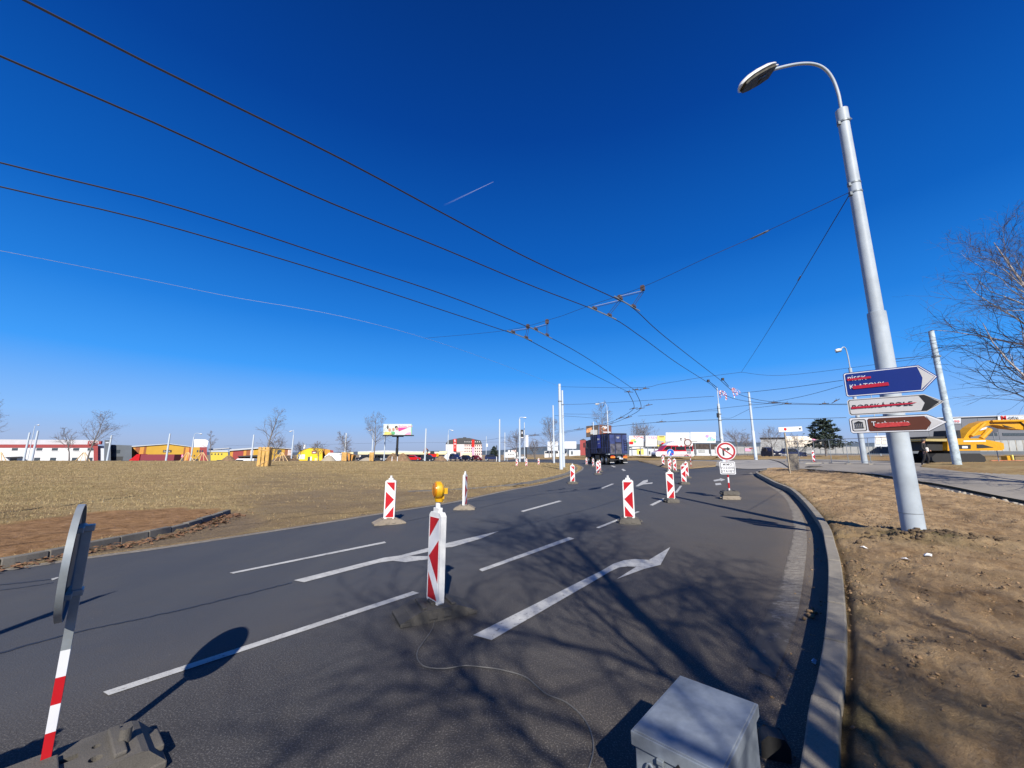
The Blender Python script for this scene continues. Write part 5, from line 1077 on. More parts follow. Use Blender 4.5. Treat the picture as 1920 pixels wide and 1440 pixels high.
# evergreens
def evergreen(name, label, base, H, Wd, seed, pine=True, cells=900):
    rr = random.Random(seed); t = thing(name, label, 'tree', base); b = MB(); b.tube([(0, 0, -.2), (.05, 0, H * .3), (-.05, 0, H * .92)], [H * .03, H * .022, H * .004], 8); b.build('trunk', 'bark_grey', t, smooth=True)
    br = MB(); cr = []
    nb = 46 if pine else 60
    for k in range(nb):
        f = (.20 if pine else .08) + (.80 if pine else .9) * (k / nb); z = H * f; L = Wd * ((1.05 - f) ** .62 if pine else (1.02 - f) ** .8) * rr.uniform(.55, 1.1); a = k * 2.4 + rr.uniform(-.4, .4); e = Vector((math.cos(a), math.sin(a), rr.uniform(.0, .35) if pine else rr.uniform(-.2, .3)))
        br.tube([(0, 0, z), Vector((0, 0, z)) + e * L * .6, Vector((0, 0, z)) + e * L + Vector((0, 0, .1 * L))], [H * .006, H * .004, H * .002], 4)
        m = int(cells * (.4 + L / Wd) / nb)
        for q in range(m):
            s = rr.uniform(.35, 1.02) ** .7; c = Vector((0, 0, z)) + e * L * s + Vector((rr.gauss(0, .13 * L), rr.gauss(0, .13 * L), rr.gauss(.10, .07) * (L if pine else L * 1.6))); cr.append((c, rr.uniform(.07, .15) * Wd))
    br.build('branch', 'bark_grey', t)
    V = []; Fq = []
    for c, s in cr:
        for w in range(3):
            x = Vector((rr.gauss(0, 1), rr.gauss(0, 1), rr.gauss(0, .45))).normalized() * s; y = Vector((rr.gauss(0, 1), rr.gauss(0, 1), rr.gauss(0, .8))); y = (y - x * (y.dot(x) / x.length_squared)).normalized() * s * .28; i = len(V); V += [c - x, c + y, c + x, c - y]; Fq.append((i, i + 1, i + 2, i + 3))
    o = npmesh('crown', V, Fq, ['needle'], smooth=False, parent=t); return t
p = Q(1549, 852, 72); p.z = .9; evergreen('pine_tree', 'dark spreading pine in front of the long grey fence', p, Q(1549, 787, 72).z - .9, 3.7, 61)
p = Q(926, 852, 110); p.z = 0; evergreen('spruce_tree', 'dark evergreen pair beside the hotel, left and broader', p, Q(923, 836, 110).z, 1.9, 62, False, 1000)
p = Q(931, 852, 110); p.z = 0; evergreen('spruce_tree', 'dark evergreen pair beside the hotel, right and slimmer', p, Q(931, 834, 110).z, 1.0, 63, False, 500)
# plank guards round the young trees
def guard(u, vb, vt, wpx, label, D=None):
    b = G(u, vb) if D is None else Q(u, 852, D)
    b.z = island_z(b.x, b.y) if b.y < 85 else .2
    h = Q(u, vt, b.y).z - b.z; w = wpx / F_PX * b.y
    t = thing('tree_guard', label, 'tree guard', b, R(14), 'board guards around young trees')
    rr = random.Random(int(u))
    for k in range(4):
        a = math.pi / 2 * k; c, s = math.cos(a), math.sin(a)
        for q in (-.33, 0, .33):
            if q == 0 and k == 3 and rr.random() < .8: continue
            m = MB(); x, y = q * w * 1.0, -w / 2; m.box((x * c - y * s, x * s + y * c, h * .5), (w * .25, .035, h * rr.uniform(.95, 1.0)), rz=a); m.build('board', 'wood_new', t)
    m = MB(); m.beam((-w * .42, -w * .53, .1), (w * .35, -w * .53, h * .28), .10, .03); m.beam((-w * .35, -w * .53, h * .86), (w * .35, -w * .53, h * .80), .10, .03); m.build('brace', 'wood_pale', t)
guard(494, 878.5, 838, 18, 'nearest yellow board guard standing on the grass, taller than the others')
guard(646, 863, 848, 8, 'pale board guard beside the pole left of the red-brown container', D=88); guard(697, 863, 848, 7, 'pale board guard at the tall tree left of the billboard', D=88)
def tripod(u, label):
    b = Q(u, 852, 92); b.z = .2; t = thing('tree_stake', label, 'tree stake', b, 0, 'wooden tree stakes')
    for k, (x, y, z) in enumerate(((-1.6, 0, 0), (1.5, .2, 0), (-.2, -.3, 0), (.4, .3, 0))): m = MB(); m.beam((x, y, -.1), (x * .12, y * .2, 1.9), .16, .10); m.build('stake', 'wood_pale', t)
tripod(352, 'wooden tripod stakes before the small entrance block, left'); tripod(379, 'wooden tripod stakes left of the yellow kiosk'); tripod(0, 'wooden tree stakes at the left edge'); tripod(157, 'wooden stakes at the foot of the wide bare tree'); tripod(528, 'pale stakes right of the nearest board guard'); 

# ================================================================ VEHICLES
def wheel(parent, c, r, w, axis='x', name='wheel'):
    b = MB(); d = Vector((1, 0, 0)) if axis == 'x' else Vector((0, 1, 0)); c = Vector(c)
    b.tube([c - d * w * .5, c - d * w * .42, c + d * w * .42, c + d * w * .5], [r * .9, r, r, r * .9], 22); o = b.build(name, 'tyre', parent, smooth=True)
    for s in (-1, 1): 
        b = MB(); b.tube([c + d * s * w * .49, c + d * s * w * .53], [r * .58, r * .5], 16); b.tube([c + d * s * w * .5, c + d * s * w * .56], r * .18, 10); b.build('rim', 'rim', o, smooth=True)
    return o
# blue roll-off container lorry driving away
t = thing('container_truck', 'dark blue roll-off container lorry driving away round the bend', 'truck', ground(14.9, 55.3), R(12.2)); t.scale = (1.06, 1.06, 1.10)
b = MB(); b.box((0, 3.3, 2.62), (2.40, 6.2, 2.55)); b.box((0, 3.3, 3.86), (2.5, 6.3, .12)); b.box((0, 3.3, 1.42), (2.46, 6.24, .16))
for s in (-1, 1):
    for k in range(17):
        y = .42 + k * .36
        if s < 0 and 2.75 < y < 3.85: continue
        b.box((s * 1.235, y, 2.62), (.09, .13, 2.36), mi=1 if int(y * 7) % 5 == 0 else 0)
    b.box((s * 1.225, 3.3, 2.95), (.06, 6.2, .08), mi=1); b.box((s * 1.225, 3.3, 2.1), (.06, 6.2, .08), mi=1)
b.build('container', ['skip_navy_shade', 'skip_blue'], t)  # darker copy of the blue: shade of the flank put into its colour
b = MB(); b.box((-1.30, 3.3, 2.95), (.03, .98, 1.75)); pn = b.build('side_panel', 'skip_panel', t)
b = MB(); b.tube([(-1.32, 3.55, 3.25), (-1.335, 3.55, 3.25)], .15, 14); b.prism([(-.55, .06), (-.05, .12), (-.05, -.12), (-.55, -.02)], (-1.322, 3.05, 3.25), (0, -1, 0), (0, 0, 1), .012); b.box((-1.328, 3.3, 2.70), (.012, .6, .05)); b.build('white_mark', 'white_sheet', pn)
b = MB()
for x0, x1 in ((-1.22, -.48), (-.46, .46), (.48, 1.22)): b.box(((x0 + x1) / 2, .16, 2.62), (x1 - x0, .10, 2.5), mi=0)
b.box((0, .09, 2.75), (.98, .14, .10), mi=1); b.box((0, .10, 3.82), (2.44, .1, .10), mi=1); b.box((-.47, .09, 2.6), (.05, .08, 2.4), mi=1); b.box((.47, .09, 2.6), (.05, .08, 2.4), mi=1); b.box((0, .105, 2.0), (.8, .02, 1.3), mi=2); b.box((-.86, .105, 1.95), (.62, .02, 1.25), mi=2)
rd = b.build('rear_door', ['skip_blue', 'skip_navy_shade', 'skip_worn'] if 'skip_worn' in M else ['skip_blue', 'skip_navy_shade', mat('skip_worn', (.085, .085, .115), .6, var=.6, scale=1.5)], t)
b = MB(); b.box((-.05, .10, 3.42), (.42, .012, .06)); b.box((-.05, .10, 3.30), (.28, .012, .05)); b.build('white_lettering', 'sign_grey', rd)
b = MB()
for x in (.78, 1.16): b.tube([(x, .02, 1.75), (x, .02, 3.15)], .025, 6)
for z in (1.85, 2.12, 2.4, 2.68, 2.95): b.tube([(.78, .02, z), (1.16, .02, z)], .022, 6)
b.build('ladder', 'black', rd)
b = MB(); b.box((-.42, 4.0, 1.08), (.22, 8.2, .3)); b.box((.42, 4.0, 1.08), (.22, 8.2, .3)); b.box((0, .55, 1.12), (1.9, .5, .3)); b.box((0, .35, .62), (2.3, .12, .16)); b.box((-1.1, 4.2, .85), (.3, 1.2, .6)); b.box((1.1, 4.2, .85), (.3, 1.2, .6)); b.build('chassis', 'black', t)
for s in (-1, 1):
    b = MB(); b.box((s * .88, .16, .90), (.62, .10, .20)); b.build('tail_light', 'tail_orange', t); b = MB(); b.box((s * .90, .155, 1.06), (.46, .10, .09)); b.build('tail_light', 'tail_red', t)
    b = MB(); b.box((s * .95, .30, .42), (.58, .05, .42)); b.box((s * .95, .25, .26), (.60, .02, .05), mi=1); b.build('mudflap', ['black', 'white_plastic'], t)
b = MB(); b.box((.32, .15, .78), (.52, .04, .26)); b.box((.32, .125, .78), (.18, .01, .1), mi=1); b.build('licence_plate', ['white_sheet', 'print_grey'], t); b = MB(); b.box((-.2, .17, .95), (.9, .08, .18)); b.build('light_bar', 'galv', t)
for y in (1.35, 2.7, 5.7, 7.4):
    for s in (-1, 1): wheel(t, (s * 1.0, y, .51), .51, .50 if y < 5 else .34)
b = MB(); b.prism([(6.55, .9), (8.35, .9), (8.45, 1.9), (8.2, 3.15), (6.75, 3.3), (6.55, 3.1)], (-1.22, 0, 0), (0, 1, 0), (0, 0, 1), 2.44); cabo = b.build('cab', 'skip_navy_shade', t, bevel=.05)
b = MB(); b.box((-1.235, 7.6, 2.45), (.03, .8, .7)); b.build('side_window', 'glass_dark', cabo); b = MB(); b.tube([(-1.2, 8.0, 2.9), (-1.55, 8.05, 2.9)], .03, 6); b.box((-1.56, 8.0, 2.55), (.16, .2, .65)); b.build('mirror', 'black', cabo)
b = MB(); b.beam((0, 6.3, 1.4), (0, 6.3, 3.7), .35, .3); b.box((0, 6.2, 3.75), (.3, .6, .25)); b.build('hook_arm', 'black', t)

# ambulance, side on, facing left  (local x runs from rear to nose)
AP = Q(1297, 868.5, 71); ag = ground(AP.x, 71)
Lz = (AP.x - Q(1226, 868.5, 71).x)
t = thing('ambulance', 'red and white ambulance van seen from its side, facing left', 'ambulance', ag, R(180)); k = Lz / 5.9; t.scale = (k, k, k * .98)
def sil(b, pts, w, mi=0): b.prism(pts, (0, w / 2, 0), (1, 0, 0), (0, 0, 1), w, mi)
b = MB(); sil(b, [(.05, .38), (5.75, .38), (5.88, .62), (5.85, .98), (5.6, 1.12), (.05, 1.12)], 1.96); b.build('body', 'car_white', t, bevel=.04)
b = MB(); sil(b, [(.05, 1.12), (5.6, 1.12), (4.85, 1.36), (4.15, 2.08), (.05, 2.08)], 1.94); ub = b.build('upper_body', 'amb_red', t, bevel=.03)
b = MB(); sil(b, [(.05, 2.08), (4.18, 2.08), (3.75, 2.42), (3.4, 2.55), (.25, 2.55), (.05, 2.4)], 1.86); b.build('roof', 'car_white', t, bevel=.05)
for x0, x1 in ((.15, 1.2), (1.3, 2.7), (2.8, 3.35)):
    for s in (-1, 1): b = MB(); b.box(((x0 + x1) / 2, s * .972, 1.62), (x1 - x0, .02, .56)); b.build('side_window', 'glass_dark', ub)
for s in (-1, 1): b = MB(); b.prism([(3.45, 1.34), (4.65, 1.38), (4.05, 1.95), (3.45, 1.95)], (0, s * .962 + .01, 0), (1, 0, 0), (0, 0, 1), .02); b.build('side_window', 'glass_dark', ub)
b = MB()
for s in (-1, 1):
    for k2 in range(4): b.box((.3 + k2 * .62, s * .975, 2.01), (.3, .02, .14))
    b.box((2.6, s * .985, .58), (4.6, .02, .12), mi=1)
b.build('checker_band', ['white_sheet', 'amb_red'], t)
b = MB(); b.box((5.80, 0, .5), (.2, 1.9, .34)); b.build('front_bumper', 'black', t); b = MB(); b.box((.03, 0, .45), (.12, 1.9, .22)); b.build('rear_bumper', 'black', t); b = MB(); b.box((2.9, 0, 2.60), (.3, 1.3, .14)); b.build('beacon_bar', 'skip_panel', t)
for x in (1.15, 4.75):
    for s in (-1, 1): wheel(t, (x, s * .86, .36), .36, .24, 'y')
for s in (-1, 1): b = MB(); b.box((5.72, s * .75, .93), (.2, .3, .16)); b.build('headlight', 'lamp_white', t)

def car(label, u, D, L, m, kind='hatch', flip=False, H=1.46, group='parked cars beyond the grass', dz=0.0, rz=None, name='parked_car', cat='car', vb=None):
    p = Q(u, 852, D); p.z = float(hgt(p.x, p.y)) + dz
    t = thing(name, label, cat, p, (R(180) if flip else 0) if rz is None else rz, group); h = H / 1.46; a = L / 2
    if kind == 'van': low = [(-a, .3), (a, .3), (a, .95), (a - .2, 1.1), (-a, 1.1)]; up = [(-a, 1.1), (a - .25, 1.1), (a - .95, 1.85), (a - 1.3, 2.1), (-a + .05, 2.1)]
    elif kind == 'suv': low = [(-a, .35), (a, .35), (a, .85), (a - .15, 1.0), (-a, 1.02)]; up = [(-a, 1.02), (a - 1.0, 1.0), (a - 1.6, 1.58), (-a + .35, 1.62)]
    else: low = [(-a, .26), (a, .26), (a + .03, .6), (a - .2, .84), (-a, .90)]; up = [(-a + .1, .90), (a - .95, .84), (a - 1.75, 1.40), (-a + .9, 1.45)]
    b = MB(); b.prism([(x, z * h) for x, z in low], (0, .86, 0), (1, 0, 0), (0, 0, 1), 1.72); bo = b.build('body', m, t, bevel=.05)
    b = MB(); b.prism([(x, z * h) for x, z in up], (0, .76, 0), (1, 0, 0), (0, 0, 1), 1.52); b.build('cabin', m, t, bevel=.04)
    u0, u1 = up[0], up[1]; z0, z1 = up[0][1] * h + .05, up[2][1] * h - .10
    for s in (-1, 1):
        b = MB(); y = s * .765 + (.01 if s > 0 else .01)
        x0 = -a + (.35 if kind != 'van' else 2.9); x1 = up[2][0]
        b.prism([(x0, z0), (up[1][0] - .25, z0), (x1 - .05, z1), (x0 + .35, z1)], (0, y, 0), (1, 0, 0), (0, 0, 1), .02); b.build('side_window', 'glass_dark', t)
        b = MB(); b.box((a - .02, s * .6, .66 * h), (.12, .35, .14)); b.build('headlight', 'lamp_white', t); b = MB(); b.box((-a, s * .65, .75 * h), (.08, .26, .16)); b.build('tail_light', 'tail_red', t)
    for x in (-a * .62, a * .62):
        for s in (-1, 1): wheel(t, (x, s * .76, .32), .32, .2, 'y')
    return t
# lorry with red cab and dark red trailer on the left
p = Q(283, 852, 122); t = thing('lorry', 'lorry with bright red cab and long dark red trailer', 'lorry', (p.x, 122, float(hgt(p.x, 122))), R(180)); 
b = MB(); b.box((-3.2, 0, 2.6), (10.2, 2.5, 2.7)); b.box((-3.2, 0, 1.15), (10.2, 2.3, .2)); b.build('trailer', 'wall_red_dark' if 'wall_red_dark' in M else mat('wall_red_dark', (.20, .035, .045), .6, var=.06), t)
b = MB(); b.prism([(2.2, .7), (4.9, .7), (5.3, 1.3), (5.2, 2.3), (4.6, 2.75), (3.2, 4.0), (2.2, 4.05)], (0, 1.22, 0), (1, 0, 0), (0, 0, 1), 2.44); co = b.build('cab', 'car_red', t, bevel=.06)
b = MB(); b.box((5.15, 0, 2.2), (.25, 2.1, .55)); b.build('windscreen', 'glass_dark', co); b = MB(); b.box((5.2, 0, 1.1), (.3, 2.3, .45)); b.build('bumper', 'lamp_white', co)
for x in (-6.6, -5.3, 1.6, 4.3):
    for s in (-1, 1): wheel(t, (x, s * 1.0, .5), .5, .35, 'y')
car('white van parked ahead of the red lorry cab', 236, 124, 4.6, 'car_white', 'van', group=None, name='parked_van', cat='van', dz=-.3)
car('white panel van parked in front of the red hall', 461, 118, 6.2, 'car_white', 'van', True, H=1.6, group=None, name='parked_van', cat='van')
CG = 'parked cars beyond the grass'
car('bright red car right of the billboard mound', 777, 106, 3.7, 'car_red'); car('dark blue-grey car right of the white pole by the billboard', 804, 107, 4.0, 'car_dark', 'suv'); car('dark car behind the red one under the petrol canopy', 752, 107.5, 4.0, 'car_dark')
car('dark blue car, left one before the hotel', 854, 106, 3.6, 'car_navy', 'suv', rz=R(-48), H=1.6); car('black car, middle one before the hotel', 876, 107, 3.6, 'car_dark', 'hatch', rz=R(-30), H=1.5); car('maroon car, right one before the hotel', 893.5, 107, 3.2, 'car_maroon', rz=R(-50)); car('navy car beneath the evergreens right of the hotel', 923, 107, 3.9, 'car_navy', 'suv'); car('black low car left of the billboard mound', 684, 107, 4.2, 'car_dark', flip=True)
car('purple-grey car beside the pink sign', 334, 126, 4.2, 'car_dark', group=CG); car('grey car by the low white building, far', 976, 140, 4.3, 'sign_grey')
car('black car by the grey fence, left of the street sign', 1445, 74, 2.6, 'car_dark', 'suv', H=1.9, rz=R(-75), group='dark cars parked by the grey fence'); car('dark navy car by the grey fence, right of the street sign', 1488, 75, 4.0, 'car_navy', 'suv', H=1.7, rz=R(-40), group='dark cars parked by the grey fence'); car('silver car by the grey fence between the two dark ones', 1466, 76, 2.8, 'sign_grey', 'hatch', rz=R(-70), group='dark cars parked by the grey fence')
# covered white lorry and brown container left of the petrol station
p = Q(628, 852, 115); t = thing('lorry', 'white covered lorry behind the grey gravel heap', 'lorry', (p.x, 115, float(hgt(p.x, 115)))); b = MB(); b.prism([(-2.4, .9), (2.4, .9), (2.4, 3.2), (-1.2, 3.25), (-2.4, 2.2)], (0, 1.2, 0), (1, 0, 0), (0, 0, 1), 2.4); b.build('cover', 'car_white', t, bevel=.1)
for x in (-1.5, 1.6):
    for s in (-1, 1): wheel(t, (x, s * .9, .5), .5, .35, 'y')
p = Q(656, 852, 112); t = thing('skip_container', 'red-brown container between two board guards', 'container', (p.x, 112, float(hgt(p.x, 112)))); b = MB(); b.prism([(-1.1, 0), (1.0, 0), (1.4, 1.9), (-1.1, 2.6)], (0, 1, 0), (1, 0, 0), (0, 0, 1), 2.0); b.build('container_box', 'wall_orange', t, bevel=.03)

# yellow excavator on the right; outlines are image pixels projected onto the plane of the machine
XD = 31.0; XB = Q(1780, 852, XD); XB.z = float(hgt(XB.x, XD)); 
def ex(u, v): q = Q(u, v, XD); return (q.x - XB.x, q.z - XB.z)
t = thing('excavator', 'big yellow tracked excavator with its boom stretched to the right', 'excavator', XB)
def slab(pts, y0, y1, m, name, parent=None, bev=.03):
    b = MB(); b.prism(pts, (0, y1, 0), (1, 0, 0), (0, 0, 1), y1 - y0); return b.build(name, m, parent or t, bevel=bev)
a0, a1 = ex(1716, 866), ex(1812, 866)
for yy in (-1.0, 1.3):
    w0, w1 = a0[0], a1[0]; slab([(w0 + .35, .02), (w1 - .35, .02), (w1, .30), (w1, .55), (w1 - .35, .82), (w0 + .35, .82), (w0, .55), (w0, .30)], yy - .3, yy + .3, 'exc_dark', 'track', bev=.04)
slab([(a0[0] + 1.2, .5), (a1[0] - 1.2, .5), (a1[0] - 1.6, 1.05), (a0[0] + 1.6, 1.05)], -.8, 1.1, 'exc_dark', 'undercarriage')
body = slab([ex(1744, 845.5), ex(1842, 845), ex(1846, 842), ex(1845, 832), ex(1838, 830), ex(1800, 823), ex(1744, 823.5)], -1.25, 1.45, 'exc_yellow', 'body', bev=.07)
slab([ex(1749, 842), ex(1785, 842), ex(1785, 834.5), ex(1749, 834.5)], -1.275, -1.24, 'exc_dark', 'grille', body, 0); slab([ex(1796, 834), ex(1806, 834), ex(1826, 839.5), ex(1796, 841)], -1.275, -1.24, 'exc_dark', 'grille', body, 0)
slab([ex(1769, 841), ex(1779, 841), ex(1779, 837), ex(1769, 837)], -1.295, -1.27, 'white_sheet', 'sticker', body, 0); slab([ex(1772, 829.5), ex(1812, 829), ex(1812, 826.5), ex(1772, 827)], -1.275, -1.24, 'white_sheet', 'sticker', body, 0)
slab([ex(1706, 828), ex(1746, 828.5), ex(1746, 824), ex(1706, 824)], -1.2, 1.2, mat('exc_faded', (.36, .29, .12), .6), 'deck'); slab([ex(1716, 845), ex(1744, 845), ex(1744, 829), ex(1716, 829)], -.9, 1.2, 'exc_dark', 'engine_bay')
slab([ex(1723, 823), ex(1757, 823), ex(1757, 819), ex(1723, 819)], -.6, 1.2, 'exc_dark', 'engine_cover'); slab([ex(1757, 823), ex(1778, 823), ex(1776, 808), ex(1758, 808)], -.9, .3, 'exc_dark', 'cab', bev=.05)
o = slab([ex(1759.5, 817), ex(1771, 817), ex(1771, 810.5), ex(1760.5, 810.5)], -.925, -.895, 'glass_dark', 'cab_window', None, 0); o.parent = [q for q in t.children if q.name.startswith('cab')][0]
boom = slab([ex(1797, 823), ex(1809, 823), ex(1816, 814), ex(1826, 806), ex(1838, 799.5), ex(1850, 797), ex(1863, 798), ex(1882, 803.5), ex(1905, 806), ex(1960, 806), ex(1990, 803), ex(1990, 795), ex(1940, 787.5), ex(1905, 787), ex(1862, 788), ex(1842, 789), ex(1826, 793.5), ex(1813, 802), ex(1804, 812)], -.35, .35, 'exc_yellow', 'boom', bev=.05)
slab([ex(1817, 818), ex(1834, 815), ex(1845, 803), ex(1838, 800), ex(1826, 807), ex(1815, 813)], -.30, .30, 'exc_yellow', 'boom_plate', None, .04); slab([ex(1868, 797), ex(1893, 803.5), ex(1874, 801.5)], -.38, -.345, 'exc_dark', 'recess', boom, 0); slab([ex(1823, 809), ex(1838, 805), ex(1840, 801), ex(1824, 805)], -.38, -.345, 'white_sheet', 'sticker', boom, 0)
for p0, p1, r_ in (((1808, 818), (1832, 795), .10), ((1826, 823), (1842, 806), .16), ((1845, 791), (1902, 790), .09)):
    A = ex(*p0); Bq = ex(*p1); b = MB(); b.tube([(A[0], -.5, A[1]), (Bq[0], -.5, Bq[1])], r_, 10); b.build('hydraulic_ram', 'exc_yellow', t, smooth=True)
A = ex(1898, 788); b = MB(); b.tube([(A[0], -.4, A[1] - .1), (A[0] + .35, -.42, A[1] - .45), (A[0] + .3, -.4, A[1] - .75)], .05, 6); b.build('hose', 'exc_dark', t)
dip = slab([ex(1978, 806), ex(2000, 790), ex(2080, 850), ex(2070, 858)], -.28, .28, 'exc_yellow', 'dipper_arm', bev=.04)
slab([ex(2066, 846), ex(2100, 846), ex(2090, 866), ex(2062, 864)], -.6, .6, 'exc_dark', 'bucket')
# small yellow machine part, pipe, sign from behind
p = G(1892, 865); t = thing('yellow_bucket', 'small yellow digger attachment lying on the soil right of the back-turned sign', 'attachment', p)
b = MB(); b.box((-.3, 0, .3), (.35, .6, .6)); b.box((.25, 0, .26), (.3, .6, .5), mi=1); b.box((0, -.1, .42), (.16, .7, .55), mi=2); b.build('attachment_body', ['exc_yellow', 'exc_dark', 'print_yellow'], t, bevel=.04)
P0 = G(1858, 868); P1 = G(2000, 867); b = MB(); b.tube([P0 + Vector((0, 0, .12)), P1 + Vector((0, 0, .12))], .11, 10); o = b.build('orange_pipe', 'pipe_orange', smooth=True); tag(o, 'long orange-brown pipe lying at the edge of the dug soil', 'pipe')
p = G(1874, 869); t = thing('road_sign', 'round sign seen from behind on a thin leaning pole before the excavator boom', 'road sign', p); c = Q(1862, 805, p.y) - p
b = MB(); b.disc(c + Vector((0, .02, 0)), (-.5, -.85, 0), .32, .02, 28, 0, 1.0); b.build('disc', 'sign_back', t); b = MB(); b.tube([(0, 0, -.1), (c.x, .05, c.z)], .03, 8); b.build('post', 'galv', t)
# person in black
PP = G(1739.5, 874.5); ph_ = 50 * PP.y / F_PX
t = thing('person', 'person in black jacket and trousers with a white bag, beside the excavator', 'person', PP, R(25)); S_ = ph_ / 1.76
def skin_body(name, joints, edges, mats, assign, parent, levels=2):
    me = bpy.data.meshes.new(name); me.from_pydata([j[0] for j in joints], edges, []); o = bpy.data.objects.new(name, me); COL.objects.link(o)
    m = o.modifiers.new('skin', 'SKIN'); m.use_smooth_shade = True; sk = me.skin_vertices[0] if me.skin_vertices else None
    if sk is None:
        bpy.context.view_layer.objects.active = o; bpy.ops.mesh.customdata_skin_add(); sk = me.skin_vertices[0]
    for i, j in enumerate(joints): sk.data[i].radius = j[1] if hasattr(j[1], '__len__') else (j[1], j[1])
    sk.data[0].use_root = True
    o.modifiers.new('sub', 'SUBSURF').levels = levels; o.modifiers['sub'].render_levels = levels
    bpy.context.view_layer.update(); nm = bpy.data.meshes.new_from_object(o.evaluated_get(bpy.context.evaluated_depsgraph_get())); o.modifiers.clear(); o.data = nm
    nm.materials.clear()
    for q in mats: nm.materials.append(M[q])
    for f in nm.polygons: f.material_index = assign(f.center); f.use_smooth = True
    o.parent = parent; return o
J = [((0, 0, .95), (.15, .10)), ((0, .01, 1.15), (.15, .10)), ((0, .02, 1.38), (.18, .11)), ((0, .0, 1.50), .06), ((0, -.02, 1.56), .052), ((0, -.04, 1.66), (.078, .095)), ((0, -.03, 1.72), (.06, .075)),
     ((.19, .02, 1.42), .065), ((.27, .0, 1.16), .05), ((.20, -.18, 1.00), .04), ((.12, -.24, .98), .035), ((-.19, .02, 1.42), .065), ((-.27, .02, 1.16), .05), ((-.23, -.12, .95), .04), ((-.20, -.17, .90), .033),
     ((.10, 0, .90), .10), ((.12, -.08, .50), .068), ((.13, .04, .10), .048), ((.13, -.06, .04), .042), ((.13, -.16, .03), .03), ((-.10, 0, .90), .10), ((-.12, .06, .50), .068), ((-.14, .22, .12), .048), ((-.14, .13, .05), .042), ((-.14, .04, .035), .03)]
E_ = [(0, 1), (1, 2), (2, 3), (3, 4), (4, 5), (5, 6), (2, 7), (7, 8), (8, 9), (9, 10), (2, 11), (11, 12), (12, 13), (13, 14), (0, 15), (15, 16), (16, 17), (17, 18), (18, 19), (0, 20), (20, 21), (21, 22), (22, 23), (23, 24)]
pb = skin_body('body', J, E_, ['trousers', 'jacket_black', 'skin', 'black'], lambda c: 2 if c.z > 1.50 or (c.y < -.15 and .85 < c.z < 1.06) or (c.x < -.17 and c.z < .93 and c.z > .8) else (1 if c.z > .88 else (3 if c.z < .09 else 0)), t)
b = MB(); b.ball((0, -.025, 1.685), (.090, .105, .085), 14); b.build('hair', 'hair_grey', t, smooth=True)
b = MB(); b.prism([(-.10, -.13), (.10, -.13), (.12, .06), (.06, .13), (-.06, .13), (-.12, .06)], (-.02, -.10, 1.08), (1, 0, 0), (0, 0, 1), .06); b.build('jacket_patch', 'bag_white', t, bevel=.02)
for o in t.children: o.scale = (S_,) * 3

# ================================================================ STREET THINGS ON THE RIGHT
p = G(1482.5, 895); p.z = verge_z(p.x, p.y); t = thing('street_sign', 'white name board on a leaning wooden-brown post at the verge corner', 'sign', p); c = Q(1471, 811, p.y) - p
b = MB(); b.beam((0, 0, -.2), (c.x, 0, c.z), .06, .06); b.build('post', 'concrete_old', t); L_ = Q(1458, 806, p.y) - p; R_ = Q(1502, 804, p.y) - p; b = MB(); bw = (R_ - L_).length
mid = (L_ + R_) / 2; b.prism([(-bw / 2, -.14), (bw / 2, -.14), (bw / 2, .14), (-bw / 2, .14)], (mid.x, -.06, mid.z), (1, 0, .04), (-.04, 0, 1), .03); bd = b.build('name_board', 'white_sheet', t, bevel=.01)
text('LEAR', .13, 'print_grey', bd, (mid.x - bw * .13, -.092, mid.z), (1, 0, .04), (0, 0, 1)); b = MB(); b.disc((mid.x - bw * .22, -.091, mid.z), (0, -1, 0), .085, .003, 20); b.build('red_mark', 'tail_red', bd); b = MB(); b.box((mid.x + bw * .40, -.093, mid.z + .03), (.12, .004, .08)); b.build('dark_mark', 'black', bd)
p = G(1492, 888.5); p.z = verge_z(p.x, p.y) - .05; t = thing('concrete_pillar', 'squat concrete utility pillar with dark door at the verge corner', 'pillar', p, R(-38)); b = MB(); h_ = Q(1492, 851, p.y).z - p.z; b.box((0, 0, h_ / 2), (.46, .34, h_)); b.build('pillar_body', 'concrete_old', t, bevel=.015)
b = MB(); b.box((-.236, 0, h_ * .5), (.02, .29, h_ * .88)); b.box((-.25, 0, h_ * .52), (.015, .29, .02)); b.build('door', 'door_dark', t)
p = G(1529, 878.5); b = MB(); b.prism([(-.55, 0), (.55, 0), (.5, .1), (.2, .18), (-.2, .18), (-.5, .1)], (0, .3, 0), (1, 0, 0), (0, 0, 1), .5); o = b.build('footplate', 'rubber_dark', loc=p, bevel=.02); o.name = 'rubber_block'; tag(o, 'lone dark rubber foot block lying on the side road', 'block')
p = G(1555, 870); b = MB(); b.prism([(-2.6, 0), (2.6, 0), (3.0, .12), (-2.4, .12)], (0, 1.2, 0), (1, 0, 0), (0, 0, 1), 2.0); o = b.build('concrete_slab', 'side_concrete', loc=p, bevel=.02); tag(o, 'pale concrete slab lying beyond the side road', 'slab')
